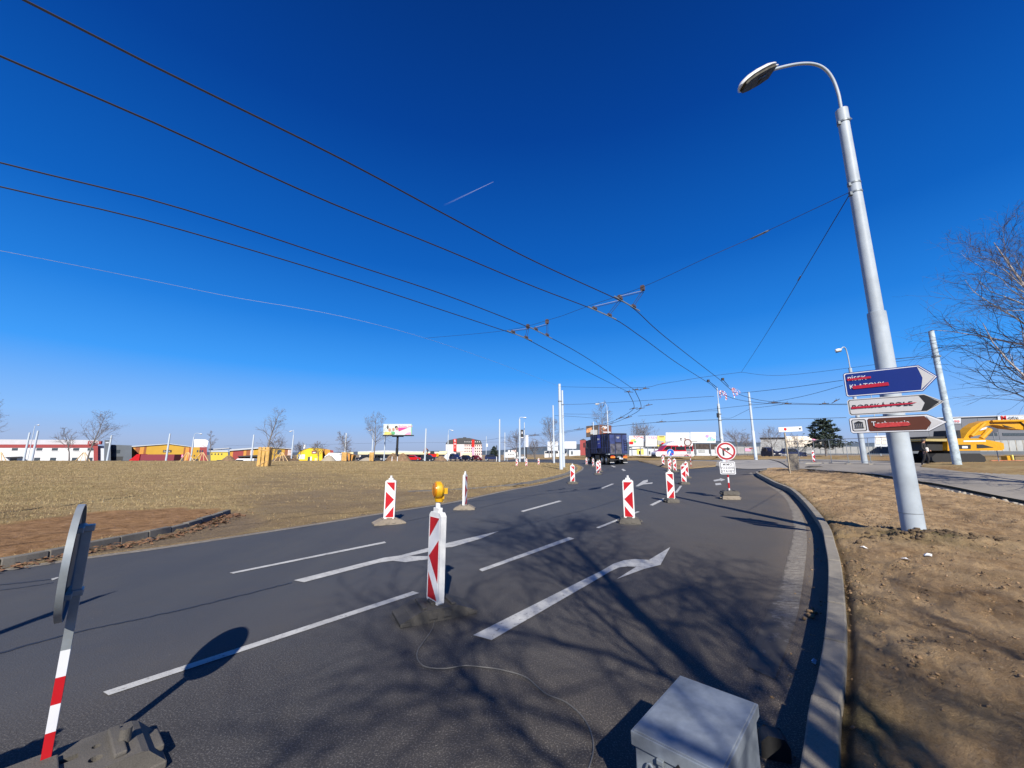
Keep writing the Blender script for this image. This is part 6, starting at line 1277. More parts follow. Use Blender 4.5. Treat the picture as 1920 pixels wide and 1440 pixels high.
# construction fence of mesh panels
t = thing('mesh_fence', 'thin temporary mesh fence with top rail across the dug roadside', 'fence', (0, 0, 0)); 
fx = [G(u, v) for u, v in ((1476, 868), (1500, 869), (1530, 870), (1560, 870.5), (1592, 872.5), (1634, 873), (1680, 874))]
for i, p in enumerate(fx):
    b = MB(); b.tube([p, p + Vector((0, 0, 1.95))], .022, 6); b.build('fence_post', 'galv', t)
    b = MB(); b.box((p.x, p.y, p.z + .06), (.5, .22, .12)); b.build('fence_foot', 'concrete_old', t)
    if i < len(fx) - 1:
        q = fx[i + 1]
        for hz in (1.92, .25): b = MB(); b.tube([p + Vector((0, 0, hz)), q + Vector((0, 0, hz))], .02, 5); b.build('fence_rail', 'galv', t)
        b = MB()
        for k in range(1, 12): b.tube([p.lerp(q, k / 12) + Vector((0, 0, .25)), p.lerp(q, k / 12) + Vector((0, 0, 1.92))], .003, 3, caps=False)
        b.build('mesh_panel', 'galv', t)

# ================================================================ BUILDINGS AND HOARDINGS
def rect(t, name, u0, u1, v0, v1, D, m, proud=.04, th=.06, dy=0.0, bev=0.0):
    """panel standing proud of the front plane at distance D; u/v are image pixel coordinates"""
    y = D - proud + dy; vm = (v0 + v1) / 2; a = Q(u0, vm, y); c = Q(u1, vm, y); a.z = Q((u0 + u1) / 2, v1, y).z; c.z = Q((u0 + u1) / 2, v0, y).z; b = MB(); b.box(((a.x + c.x) / 2 - t.location.x, y + th / 2 - t.location.y, (a.z + c.z) / 2 - t.location.z), (abs(c.x - a.x), th, abs(c.z - a.z))); return b.build(name, m, t, bevel=bev)
def outl(t, name, pts, D, depth, m, proud=0.0, bev=0.0):
    P = [Q(u, v, D - proud) for u, v in pts]; s = 1.0 if abs(t.location.x) < 900 else 1; kx = t.location.x / t.location.y; y0 = D - proud - t.location.y; b = MB(); A = [(p.x - t.location.x, y0, p.z - t.location.z) for p in P]; Bk = [(x + kx * depth, y + depth, z) for x, y, z in A]; n = len(A)
    # side walls skewed along the camera's sight line to stay hidden from it
    ar = sum(P[i].x * P[(i + 1) % n].z - P[(i + 1) % n].x * P[i].z for i in range(n)); fl = 1 if ar > 0 else -1
    fs = [tuple(range(n))[::fl], tuple(range(n, 2 * n))[::-fl]] + [((i, n + i, n + (i + 1) % n, (i + 1) % n) if fl > 0 else (i, (i + 1) % n, n + (i + 1) % n, n + i)) for i in range(n)]; b.add(A + Bk, fs); return b.build(name, m, t, bevel=bev)
def bld(name, label, u, D, cat='building', group=None):
    p = Q(u, 852, D); return thing(name, label, cat, (p.x, D, float(hgt(p.x, D)) - .3), 0, group)
def vb(t, D): return 866.5 if t.location.z < -1 else 720 - F_PX * ((-t.location.y * 0 + (t.location.z - CAM_H) * CP - D * SP) / (D * CP + (t.location.z - CAM_H) * SP))
# white office with red band
D = 125; t = bld('office_building', 'long white two-storey office with red band under a pale roof', 20, D); B0 = vb(t, D) + 2
outl(t, 'wall', [(-220, B0), (183, B0), (183, 838), (-220, 838)], D, 14, 'wall_white'); outl(t, 'red_band', [(-220, 839.5), (183.5, 839.5), (183.5, 833.5), (-220, 833.5)], D, 14.2, 'wall_red', .10)
outl(t, 'corner_column', [(175.5, B0), (183.6, B0), (183.6, 839.4), (175.5, 839.4)], D, 1, 'wall_red', .12); outl(t, 'roof', [(-222, 833.4), (186, 833.4), (184, 825), (-222, 822.5)], D, 10, 'roof_light', -2.0)
for a in (-18, 22, 68, 97, 137, 164): f = rect(t, 'window', a, a + 11.5, 840.2, 845, D, 'window_far', .03); rect(t, 'sill', a - 1, a + 12.5, 845, 845.9, D, 'wall_white', .12)
for a in (-14, 63.5, 93.5, 134.5, 162): rect(t, 'window', a, a + 11.5, 858, 865, D, 'window_far', .03)
rect(t, 'door', 18.5, 31, 859, 867, D, 'window_far', .03); outl(t, 'porch_roof', [(9, 857), (41, 856), (41, 855), (9, 856)], D, 2, 'roof_light', 2.0)
sg = rect(t, 'sign_box', 164.5, 189, 827, 833.2, D, 'wall_red', .6, .5); q = Q(167, 830, D - .7) - t.location; text('CCMPS', .95, 'white_sheet', sg, q, (1, 0, 0), (0, 0, 1))
D = 126; t = bld('office_wing', 'light grey wing with dark tower beside the white office', 196, D); B0 = vb(t, D) + 2
outl(t, 'wing_wall', [(183.6, B0), (195, B0), (195, 836), (183.6, 836)], D, 12, 'wall_lightgrey'); outl(t, 'tower', [(195, B0), (207.5, B0), (207.5, 825), (196, 825)], D, 8, 'wall_grey', .4); rect(t, 'tower_sign', 198, 204, 829, 831, D, 'wall_lightgrey', .47)
D = 128; t = bld('dark_hall', 'dark grey flat hall between the tower and the yellow hall', 228, D); B0 = vb(t, D) + 2
outl(t, 'wall', [(207, B0), (247, B0), (247, 835.2), (207, 833.6)], D, 14, 'wall_grey'); rect(t, 'window', 209, 216, 843.5, 850, D, 'window_far'); rect(t, 'window', 217, 225, 843.5, 850, D, 'window_far'); rect(t, 'gate', 208, 230, 856, 866, D, 'roof_dark')
D = 138; t = bld('yellow_hall', 'large yellow gabled hall behind the red lorry with brown stripes', 300, D); B0 = vb(t, D) + 2
outl(t, 'wall', [(245, B0), (357, B0), (357, 838.2), (318, 832.8), (282, 835.4), (245, 838.8)], D, 20, 'wall_yellow'); outl(t, 'roof', [(232, 837.2), (318, 831.6), (358, 837.0), (358, 838.0), (318, 832.7), (282, 835.3), (240, 838.6)], D, 20.5, 'roof_light', .4)
for a, c, m in ((246.5, 251.5, 'wall_orange'), (252, 260, 'wall_brown'), (260.5, 268, 'wall_orange'), (268.5, 272.5, 'wall_brown'), (343, 346, 'wall_brown'), (346.5, 353, 'wall_orange'), (353.5, 357, 'wall_red')): rect(t, 'cladding_stripe', a, c, 838.8 if a > 340 or a < 262 else 837.8, B0, D, m, .05)
sg = rect(t, 'sign_board', 305.5, 321.5, 843.8, 848, D, 'print_dark', .12); q = Q(307, 846.2, D - .2) - t.location; text('bona', .9, 'sign_grey', sg, q, (1, 0, 0), (0, 0, 1), wide=1.2)
t = bld('shop_sign', 'pink sign with white letters on dark panels beside the lorry', 334, 127, 'sign'); rect(t, 'panel', 325.5, 343, 852, 857.5, 127, 'magenta', 0, .2); rect(t, 'base_panel', 325.5, 343, 857.5, 864, 127, 'wall_grey', 0, .2); q = Q(326.3, 855, 126.95) - t.location; text('DANIA', .95, 'white_sheet', t, q, (1, 0, 0), (0, 0, 1), wide=.95)
D = 130; t = bld('entrance_block', 'small yellow and red entrance block under a white rooftop board', 372, D); B0 = vb(t, D) + 2
outl(t, 'yellow_wall', [(357.5, B0), (374.5, B0), (374.5, 838.5), (357.5, 838.5)], D, 9, 'wall_yellow'); outl(t, 'red_wall', [(374.6, B0), (388, B0), (388, 838.5), (374.6, 838.5)], D, 9, 'wall_red')
for a in (369, 373.6, 378): rect(t, 'window', a, a + 2.8, 844, 848, D, 'window_far')
for a, c in ((363, 366), (368.5, 371.5)): rect(t, 'window', a, a + 2.5, 853 if a < 365 else 856, 856 if a < 365 else 859, D, 'window_far')
rect(t, 'doorway', 360, 372, 860, 867, D, 'roof_dark'); rb = outl(t, 'roof_board', [(364, 838.3), (388, 838.3), (391, 827), (386, 824), (364, 823.5)], D, .4, 'white_sheet', -3)
D = 122; t = bld('kiosk', 'small lemon-yellow kiosk with four square windows', 411, D); B0 = vb(t, D) + 2
outl(t, 'wall', [(393, B0), (427.5, B0), (427.5, 847.5), (393, 847.5)], D, 8, 'wall_lemon'); outl(t, 'roof', [(391.5, 847.4), (428.5, 847.4), (427, 844.5), (393, 844.5)], D, 8.5, 'roof_light', .2)
for a in (396, 402.3, 408.3, 414.5): rect(t, 'window', a, a + 2.3, 850, 853, D, 'window_far')
rect(t, 'gate', 406, 419, 862.5, 866, D, 'roof_dark')
D = 135; t = bld('red_hall', 'long low hall clad in red, orange and yellow behind the white van', 490, D); B0 = vb(t, D) + 2
outl(t, 'wall', [(431, B0), (546, B0), (546, 842), (505, 839.4), (431, 846)], D, 18, 'wall_yellow'); outl(t, 'roof', [(429, 845.6), (432, 842.6), (468, 839.8), (505, 837.6), (547, 841), (547, 842), (505, 839.3)], D, 19, 'roof_light', .5)
for a, c, m, tp in ((432, 436, 'wall_orange', 846), (436, 455.5, 'wall_red', 845.4), (456, 460.5, 'wall_orange', 843.6), (461, 468, 'wall_brown', 843.3), (468.5, 474, 'wall_pink', 842.8), (528, 532.5, 'wall_yellow', 842), (533, 538.5, 'wall_brown', 842.2), (539, 546, 'wall_pink', 842.5)): rect(t, 'cladding_stripe', a, c, tp, B0, D, m, .05)
rect(t, 'window', 520, 527.5, 843.5, 852, D, 'window_far'); outl(t, 'awning', [(446, 857), (487, 856), (487, 852.8), (446, 855)], D, 3, 'roof_dark', 3); outl(t, 'white_canopy', [(391, 842), (430, 839.6), (430, 840.8), (391, 844)], D, 10, 'roof_light', -1)
D = 124; t = bld('round_building', 'bright yellow round-fronted building with small red sign', 582, D); B0 = vb(t, D) + 2
outl(t, 'wall', [(556, B0), (557, 853), (562, 846.5), (570, 842.2), (580, 839.8), (592, 839.6), (604.5, 840.6), (604.5, B0)], D, 12, 'wall_lemon_deep' if 'wall_lemon_deep' in M else mat('wall_lemon_deep', (.78, .52, .015), .7, var=.05))
outl(t, 'roof', [(562, 846), (570, 841.6), (580, 839.2), (592, 839.0), (605, 840.0), (605, 840.6), (592, 839.6), (580, 839.8), (570, 842.2)], D, 12.3, 'roof_light', .2)
sg = rect(t, 'sign_board', 584.5, 593.5, 845, 850.5, D, 'wall_red', .08); rect(t, 'sign_stripe', 586, 592, 847.5, 849.5, D, 'white_sheet', .16, dy=0); rect(t, 'door', 577, 581, 856.5, 865, D, 'window_far'); rect(t, 'door_frame', 581.5, 584.5, 856, 865, D, 'wall_white'); rect(t, 'gate', 558, 564, 852, 861, D, 'wall_white'); rect(t, 'gate', 565, 571.5, 852, 861, D, 'wall_white'); rect(t, 'porch_light', 590, 594, 859, 866, D, 'wall_cream')
rect(t, 'chimney', 569, 572.5, 834, 841, D, 'wall_white', -3, .5)
D = 129; t = bld('striped_hall', 'orange and brown striped hall flank right of the yellow building', 614, D)
for k, (a, c, m) in enumerate(((604.6, 607, 'wall_yellow'), (607.1, 609, 'wall_brown'), (609.1, 612, 'wall_yellow'), (612.1, 615, 'wall_orange'), (615.1, 619, 'wall_yellow'), (619.1, 625, 'wall_red'))): 
    f = lambda u: 840.5 + (u - 604) * .20
    outl(t, 'cladding_stripe', [(a, 866 - (a - 604) * .55), (c, 866 - (c - 604) * .55), (c, f(c)), (a, f(a))], D, 10, m)
# petrol station
D = 135; t = bld('petrol_station', 'low petrol station with long yellow and white canopy behind the billboard', 752, D, 'petrol station'); B0 = vb(t, D) + 1
outl(t, 'canopy', [(671, 852), (836, 853), (836, 848.5), (671, 848.2)], D, 9, 'wall_cream', 3); outl(t, 'fascia_edge', [(690, 852.4), (836, 853.2), (836, 852.1), (690, 851.3)], D, .2, 'roof_dark', 3.1); outl(t, 'roof', [(671, 848.1), (836, 848.4), (836, 847.3), (720, 844.4), (671, 846.5)], D, 12, 'roof_light', 2.5)
outl(t, 'shop_wall', [(674, B0), (834, B0), (834, 853), (674, 853)], D, 5, 'wall_white', -6)
for a in (677, 684, 700, 708, 752, 760, 768, 776, 784): rect(t, 'shop_window', a, a + 6, 854, 858, D, 'window_far', -5.9)
for a in (675, 700, 735, 770, 805, 832): rect(t, 'column', a, a + 1.4, 852.5, B0, D, 'wall_white', 2.5, .3)
for a in (713, 722, 765): rect(t, 'fuel_pump', a, a + 4, 856, 862, D, 'print_grey', 1.5, .8)
D = 140; t = bld('side_canopy', 'short lemon canopy left of the petrol station', 651, D, 'canopy'); outl(t, 'canopy', [(640, 851.5), (662.5, 851.5), (662.5, 847.5), (640, 848)], D, 6, 'wall_cream'); rect(t, 'column', 643, 644.5, 851.6, 865, D, 'wall_white', -1, .3); rect(t, 'column', 660, 661.5, 851.6, 865, D, 'wall_white', -1, .3)
t = bld('far_canopy', 'small yellow roof between petrol station and hotel', 830, 150, 'building'); outl(t, 'wall', [(822, 860), (838, 860), (838, 850.2), (822, 850.2)], 150, 6, 'wall_white'); outl(t, 'roof', [(821, 850), (839, 850), (839, 845.5), (824, 846)], 150, 7, 'wall_cream', .3)
# mast billboard
D = 103; t = bld('mast_billboard', 'large billboard on a thick black mast showing a family and a pink wedge', 744, D, 'billboard'); B0 = vb(t, D) + 1
b = MB(); px = Q(744, 852, D).x - t.location.x; z1 = Q(744, 819, D).z - t.location.z; b.tube([(px, 0, -.2), (px, 0, z1 * .55), (px, 0, z1 * .56), (px, 0, z1 + .3)], [.36, .34, .29, .28], 18); b.build('mast', 'black', t, smooth=True)
outl(t, 'platform', [(717, 817.6), (776.5, 817.2), (776, 815.6), (718, 815.8)], D, 1.6, 'black', .9); outl(t, 'platform_beam', [(735, 819), (757, 819), (757, 817.6), (735, 817.6)], D, 1.0, 'black', .5)
bd = outl(t, 'board', [(718.5, 815.4), (771, 815.4), (771.5, 795), (719, 795)], D, .6, 'print_paper' if 'print_paper' in M else mat('print_paper', (.50, .56, .55), .6, var=.08, scale=.4)); outl(t, 'board_edge', [(771.2, 815.4), (772.4, 815.2), (772.4, 795.6), (771.6, 795)], D, .9, 'print_green')
def pr(pts, m, pd=.05, name='print_shape'): return outl(bd, name, pts, D, .03, m, pd)
bd.location = (0, 0, 0)
class _T: pass
def onb(t0, pts, m, pd, name): P = [Q(u, v, D - pd) for u, v in pts]; b = MB(); b.prism([(p.x - t0.location.x, p.z - t0.location.z) for p in P], (0, D - pd + .03 - t0.location.y, 0), (1, 0, 0), (0, 0, 1), .03); o = b.build(name, m); o.parent = bd; return o
onb(t, [(746, 801.8), (765.5, 801.5), (757, 805), (747.5, 809)], 'magenta', .06, 'pink_wedge'); onb(t, [(759, 815), (770.5, 815), (770.5, 810), (764, 811)], 'pink', .06, 'pink_corner'); onb(t, [(720, 815), (736, 815), (731, 810), (722, 809.5)], 'print_yellow', .06, 'yellow_dress')
def oval(cu, cv, a, b_, n=14): return [(cu + a * math.cos(2 * math.pi * i / n), cv + b_ * math.sin(2 * math.pi * i / n)) for i in range(n)]
for cu, cv, a, b_, m, pd in ((727, 801, 1.6, 3.4, 'print_dark', .06), (730.5, 806, 2.6, 3.0, 'print_skin', .08), (737.5, 805, 2.2, 3.0, 'print_skin', .08), (743, 801, 2.8, 2.6, 'print_dark', .06), (744, 804, 2.4, 2.6, 'print_skin', .09), (737, 812, 3.6, 3.0, 'print_green', .07), (744, 810.5, 2.6, 3.6, 'white_sheet', .07)): onb(t, oval(cu, cv, a, b_), m, pd, 'figure_print')
q = Q(747, 799, D - .1) - t.location; text('Endless deal', .72, 'pink', t, q, (1, 0, 0), (0, 0, 1), wide=.95); COL.objects[-1] if False else None
def heap(u, D, w, h, m, label, name='dirt_heap', seed=3, sy=.8, cat='heap'):
    p = Q(u, 852, D); g = float(hgt(p.x, D)); n = 40; a = np.linspace(-1.15, 1.15, n); X, Y = np.meshgrid(a, a, indexing='ij'); r = np.hypot(X, Y); Z = h * np.clip(1 - r ** 1.5, -.15, 1) * (.75 + .5 * fbm(X * 2.2 + seed, Y * 2.2, 4, seed)) + h * .10 * (fbm(X * 9, Y * 9, 3, seed) - .5)
    o = npmesh(name, np.stack([X * w, Y * w * sy, Z], -1).reshape(-1, 3), grid_faces(n, n), [m]); o.location = (p.x, D, g - .05); tag(o, label, cat); return o
heap(737, 99, 2.0, 2.1, 'dirt_pile', 'brown soil heap left of the billboard mast'); heap(756, 99, 2.1, 2.0, 'dirt_pile', 'brown soil heap right of the billboard mast', seed=9); heap(617, 102, 1.9, 1.5, 'concrete_old', 'grey gravel heap in front of the white lorry', 'gravel_heap', 5); heap(430, 107, 1.8, 1.5, 'dirt_pile', 'soil heap right of the yellow kiosk', seed=12); heap(536, 107, 3.6, 1.6, 'dirt_pile', 'long soil heap in front of the pink end of the red hall', seed=15); heap(826, 106, 1.8, 1.4, 'dirt_pile', 'soil heap left of the hotel', seed=17); heap(688, 106, 2.0, .9, 'concrete_old', 'grey heap left of the tall tree guard', 'gravel_heap', 19)
# far digger
D = 112; t = bld('mini_digger', 'far red digger with raised bent arm beside the hotel', 806, D, 'digger'); outl(t, 'body', [(799, 857.5), (818, 857.5), (819, 851), (812, 849), (800, 850.5)], D, 2, 'tail_red', bev=.05); outl(t, 'cab', [(806, 851), (815, 851), (814, 846), (807, 846)], D, 1.4, 'exc_dark', .1); outl(t, 'boom', [(799, 851), (801, 851), (804, 844), (797.5, 838.5), (796.5, 839.8), (801.5, 845)], D, .4, 'wall_brown', .4); outl(t, 'dipper_arm', [(796.5, 838.5), (797.8, 838.8), (794.5, 850), (792.8, 849.5)], D, .4, 'wall_brown', .4); outl(t, 'track', [(798, 862), (819, 862), (820, 859), (818, 857.6), (799, 857.6), (797, 859)], D, 2.2, 'exc_dark'); outl(t, 'counterweight', [(818, 857), (823, 855), (822, 850), (818, 850)], D, 1.8, 'exc_yellow')
# hotel
D = 330; t = bld('hotel_building', 'tall pale pink hotel block with dark mansard roof and red name strips', 872, D, 'hotel'); t.location.z = -3.5; B0 = 863
outl(t, 'wall', [(836, B0), (903.5, B0), (903.5, 832.5), (836, 832.5)], D, 30, 'wall_pink'); outl(t, 'pale_wall', [(836.2, B0), (852, B0), (852, 833), (836.2, 833)], D, 1, 'wall_white', .3); outl(t, 'pale_wall', [(856, 846), (870.5, 846), (870.5, 833), (856, 833)], D, 1, 'wall_white', .3)
outl(t, 'roof', [(835.5, 832.6), (904, 832.6), (901, 826), (888, 823), (880, 821.2), (862, 821.2), (850, 823.5), (840, 825.5)], D, 30, 'roof_dark', .6)
for a in range(9):
    u = 871 + a * 3.9
    if 884 < u < 889.5: continue
    for v in (834.5, 839.8, 845, 850.2): rect(t, 'window', u, u + 1.9, v, v + 2.4, D, 'window_far', .15)
    if u < 899: rect(t, 'dormer', u, u + 1.5, 827.5, 829.2, D, 'wall_white', 1.0)
s1_ = outl(t, 'name_strip', [(850, 846), (856, 846), (856, 823.5), (853, 822.5), (850, 824)], D, 1, 'tail_red', 1.2); s2_ = outl(t, 'name_strip', [(884.5, 838), (889.5, 838), (889.5, 824.5), (884.5, 824.5)], D, 1, 'tail_red', 1.2); outl(t, 'pink_strip', [(885, B0), (889, B0), (889, 838), (885, 838)], D, 1, 'pink', 1.0)
for k, ch in enumerate('BHI'): q = Q(853, 826.5 + k * 6.2, D - 1.3) - t.location; text(ch, 2.6, 'white_sheet', t, q, (1, 0, 0), (0, 0, 1), align='CENTER')
outl(t, 'low_wing', [(868, 857), (884, 857), (884, 848.5), (868, 850)], D, 6, 'wall_cream', 6); rect(t, 'entrance', 846, 852, 850, 857, D, 'window_far', .9); rect(t, 'entrance', 855, 863, 848, 854, D, 'window_far', .9); rect(t, 'roof_vent', 868, 874, 819.8, 821, D, 'roof_dark', -4, 2)
# far low buildings behind the roundabout
D = 260; t = bld('low_building', 'far low white building left of the black hanging sign', 957, D); outl(t, 'wall', [(945, 858), (971, 858), (971, 848), (945, 848)], D, 12, 'wall_white')
for a in (953, 957, 961): rect(t, 'window', a, a + 2, 851, 853, D, 'window_far', .1)
rect(t, 'roof_hut', 953, 956, 844, 848, D, 'wall_white', -2, 2); rect(t, 'roof_hut', 958, 961, 844, 848, D, 'wall_white', -2, 2); outl(t, 'pink_block', [(961, 848), (968, 848), (968, 843.5), (961, 844)], D, 6, 'wall_pink', -3)
D = 150; t = bld('low_building', 'far low white kiosk row with dark windows left of the island poles', 1042, D); outl(t, 'wall', [(1021, 860), (1063, 860), (1063, 844.5), (1021, 846)], D, 6, 'wall_white')
for a in (1022, 1030, 1041, 1049, 1056): rect(t, 'window', a, a + 5.5, 846.8, 850, D, 'window_far', .08)
t = bld('hoarding', 'pale grey printed hoarding above the far kiosk row', 1036, 149, 'billboard'); outl(t, 'board', [(1026.5, 845), (1046.5, 845), (1046.5, 827.5), (1026.5, 828)], 149, .4, 'wall_lightgrey', .4); rect(t, 'print_shape', 1028, 1034, 829, 836, 149, 'white_sheet', .5); rect(t, 'print_shape', 1040, 1046, 829, 834, 149, 'white_sheet', .5); rect(t, 'print_shape', 1039, 1046, 836, 837, 149, 'print_grey', .5); rect(t, 'leg', 1030, 1031, 845, 859, 149, 'galv', .4, .3); rect(t, 'leg', 1042, 1043, 845, 859, 149, 'galv', .4, .3)
t = bld('hoarding', 'blank white hoarding between the island poles and the blue truck', 1068, 148, 'billboard'); outl(t, 'board', [(1056.5, 841), (1080.5, 841), (1080.5, 827.8), (1056.5, 827.8)], 148, .4, 'white_sheet'); rect(t, 'leg', 1063, 1064, 841, 860, 148, 'galv', 0, .3); rect(t, 'leg', 1074, 1075, 841, 860, 148, 'galv', 0, .3)
t = bld('hut', 'far small white hut before the front of the truck', 1077, 146, 'hut'); outl(t, 'wall', [(1067, 860), (1088, 860), (1088, 844), (1067, 844)], 146, 4, 'wall_lightgrey'); rect(t, 'door', 1071, 1074, 846, 852, 146, 'window_far', .1); rect(t, 'panel', 1083, 1087, 845, 851, 146, 'wall_white', .1)
t = bld('brick_tower', 'small dark red brick building peeping out left of the truck', 1092, 170); outl(t, 'wall', [(1087.5, 860), (1099, 860), (1099, 825.5), (1087.5, 825.5)], 170, 6, 'wall_red'); outl(t, 'roof', [(1087, 825.4), (1099.5, 825.4), (1094, 822.5)], 170, 6, 'roof_dark')
D = 125; t = bld('double_billboard', 'dark double billboard with sunset street and brown prints above the truck', 1122, D, 'billboard')
bl = outl(t, 'board', [(1099, 820), (1122.5, 818), (1122.5, 796.3), (1099, 799)], D, .5, 'print_dark'); br_ = outl(t, 'board', [(1123.5, 818), (1146.5, 820), (1146.5, 798), (1123.5, 796)], D, .5, 'print_brown'); rect(t, 'leg', 1110, 1111.5, 820, 868, D, 'galv_dark', -.2, .4); rect(t, 'leg', 1134, 1135.5, 820, 868, D, 'galv_dark', -.2, .4)
def onp(par, pts, m, pd, name='print_shape'): P = [Q(u, v, D - pd) for u, v in pts]; b = MB(); b.prism([(p.x - t.location.x, p.z - t.location.z) for p in P], (0, -pd + .03, 0), (1, 0, 0), (0, 0, 1), .03); o = b.build(name, m); o.parent = par
onp(bl, [(1099.6, 812), (1110, 809), (1110, 801.5), (1103, 803), (1099.6, 804)], 'print_orange', .06); onp(bl, [(1107, 814), (1112, 814), (1112, 806), (1107, 806.5)], 'print_grey', .08); onp(bl, [(1114, 815), (1120, 815), (1120, 806), (1114, 806)], 'print_grey', .08); onp(br_, oval(1133, 801.5, 5, 3.2), 'white_sheet', .06); onp(br_, oval(1131.5, 804, 2.4, 2.4), 'print_orange', .09); onp(br_, [(1128.5, 806), (1132, 809.5), (1144, 809.5), (1146, 811.2), (1131, 811), (1128, 808)], 'white_sheet', .07); onp(br_, [(1128, 818), (1145, 818), (1145, 811.5), (1128, 811.5)], 'print_brown', .05)
# hoardings right of the truck
def hoard(label, u0, u1, v0, v1, D, m='white_sheet'):
    t = bld('hoarding', label, (u0 + u1) / 2, D, 'billboard', 'advertising hoardings beyond the side road'); bd = outl(t, 'board', [(u0, v1), (u1, v1), (u1, v0), (u0, v0)], D, .35, m, bev=.02)
    for f in (.2, .8): u = u0 + (u1 - u0) * f; rect(t, 'leg', u, u + 1.0, v1, 864, D, 'galv', -.1, .25)
    def on_(pts, m2, pd=.06): P = [Q(u, v, D - pd) for u, v in pts]; b = MB(); b.prism([(p.x - t.location.x, p.z - t.location.z) for p in P], (0, -pd + .03, 0), (1, 0, 0), (0, 0, 1), .03); o = b.build('print_shape', m2); o.parent = bd
    def tx(s, sz, m2, u, v, wide=1.0): q = Q(u, v, D - .08) - t.location; o = text(s, sz, m2, t, q, (1, 0, 0), (0, 0, 1), wide=wide); o.parent = bd
    return t, on_, tx
t, on_, tx = hoard('colourful food-print hoarding right of the truck with red lettering', 1179.5, 1206.5, 817, 837, 100); tx('TOTAL', .80, 'tail_red', 1187.5, 820, 1.0); on_(oval(1185.5, 826, 3.4, 2.6), 'print_yellow'); on_(oval(1189.5, 824.6, 2.2, 1.8), 'print_yellow', .09); on_(oval(1191, 828, 2.4, 1.8), 'print_green', .08); on_([(1180, 833), (1187.5, 833), (1187.5, 828), (1180, 828)], 'tail_red', .07); on_([(1194, 834), (1206, 834), (1206, 825), (1194, 825)], 'white_sheet', .07)
t, on_, tx = hoard('white hoarding with faint red lettering, second right of the truck', 1210.5, 1231.5, 817, 837, 100); tx('IVREX', .85, 'pink', 1214.5, 820.5, 1.0); on_([(1214, 833.5), (1226, 833.5), (1226, 833), (1214, 833)], 'print_grey')
t, on_, tx = hoard('narrow yellow and grey hoarding left of the big white ones', 1232.5, 1247.5, 817, 837, 100, 'print_yellow'); on_([(1233, 834), (1240, 834), (1246, 827.5), (1233, 825)], 'print_grey'); on_([(1236, 819.6), (1245, 819.6), (1245, 818.2), (1236, 818.2)], 'print_dark'); on_([(1240, 833.5), (1247, 833.5), (1247, 830), (1240, 830)], 'tail_red', .08)
t, on_, tx = hoard('big white hoarding with a thin dark bottle print behind the ambulance', 1248.3, 1293, 811, 832.5, 96); on_([(1249, 829.5), (1260, 829.5), (1260, 827.3), (1249, 827.3)], 'print_grey'); on_([(1275.3, 826), (1276.5, 826), (1276.5, 822), (1278, 822), (1278, 827), (1278.8, 827), (1278.8, 821.2), (1275.3, 821.2)], 'print_dark'); on_(oval(1277, 816, .9, .7), 'print_grey'); on_(oval(1284.5, 816, .9, .7), 'print_grey'); on_([(1283.5, 824), (1285.5, 824), (1285.5, 821), (1283.5, 821)], 'print_brown')
t, on_, tx = hoard('big white hoarding with a lilac and teal picture left of the turn sign', 1294.5, 1342, 810.2, 830.5, 96); on_([(1296, 828), (1308, 828), (1308, 826.2), (1296, 826.2)], 'print_grey'); on_(oval(1326, 817.5, 3.2, 2.8), 'print_lilac'); on_([(1325, 826), (1340, 826), (1340, 823.5), (1333, 818.5), (1328, 820.5)], 'print_teal', .07); on_(oval(1332.5, 822, 1.2, 3.0, 8), 'print_lilac', .09); on_([(1337, 825.5), (1340.5, 825.5), (1340.5, 823)], 'print_green', .09)
# low structures under the hoardings
D = 112; t = bld('market_stall_row', 'low row of pale stalls and walls under the hoardings', 1262, D, 'building'); outl(t, 'wall', [(1180, 864), (1345, 864), (1345, 843), (1240, 842), (1205, 841), (1180, 842)], D, 5, 'wall_lightgrey'); outl(t, 'roof', [(1179, 841.8), (1206, 840.8), (1206, 838.5), (1186, 838.5)], D, 5, 'wall_white', .4)
rect(t, 'yellow_panel', 1194, 1207, 842, 852, D, 'print_yellow', .1); 
for a, c, v0, v1 in ((1198, 1201, 845.5, 852), (1217, 1219.5, 846, 852), (1226, 1236, 844.5, 849), (1302, 1306, 843, 852), (1329.5, 1333.5, 843, 850.5), (1310, 1322, 843.5, 848.5)): rect(t, 'opening', a, c, v0, v1, D, 'roof_dark' if c - a < 5 else 'fence_white', .1)
outl(t, 'dark_roof', [(1290, 842.4), (1345, 842.6), (1345, 833), (1300, 832)], D, 4, 'print_dark', -.5); outl(t, 'dark_roof', [(1222, 841.6), (1246, 841.8), (1246, 838), (1222, 838)], D, 4, 'print_dark', -.5)
# grey fence, sheds
D = 82; t = bld('panel_fence', 'long grey panel fence right of the turn sign, behind the pine', 1520, D, 'fence')
for k in range(26):
    a = 1340 + k * 14.2; c = a + 13.6; m = 'fence_grey'
    outl(t, 'fence_panel', [(a, 850.5), (c, 850.5), (c, 837.5), (a, 837.5)], D, .12, m)
    rect(t, 'fence_post', c - .1, c + .7, 836.8, 850.5, D, 'galv', .08, .2)
rect(t, 'graffiti', 1397, 1407, 841, 846, D, 'pink', .05, .03); rect(t, 'graffiti', 1405, 1414, 839.5, 842, D, 'wall_red', .05, .03)
D = 118; t = bld('grey_shed', 'low grey shed with dark flat roof behind the dark cars', 1450, D); outl(t, 'wall', [(1426, 850), (1474, 850), (1474, 821), (1426, 821.5)], D, 12, 'fence_grey'); outl(t, 'roof', [(1424, 821.4), (1475, 820.8), (1475, 819.8), (1424, 820.4)], D, 13, 'roof_dark', .6)
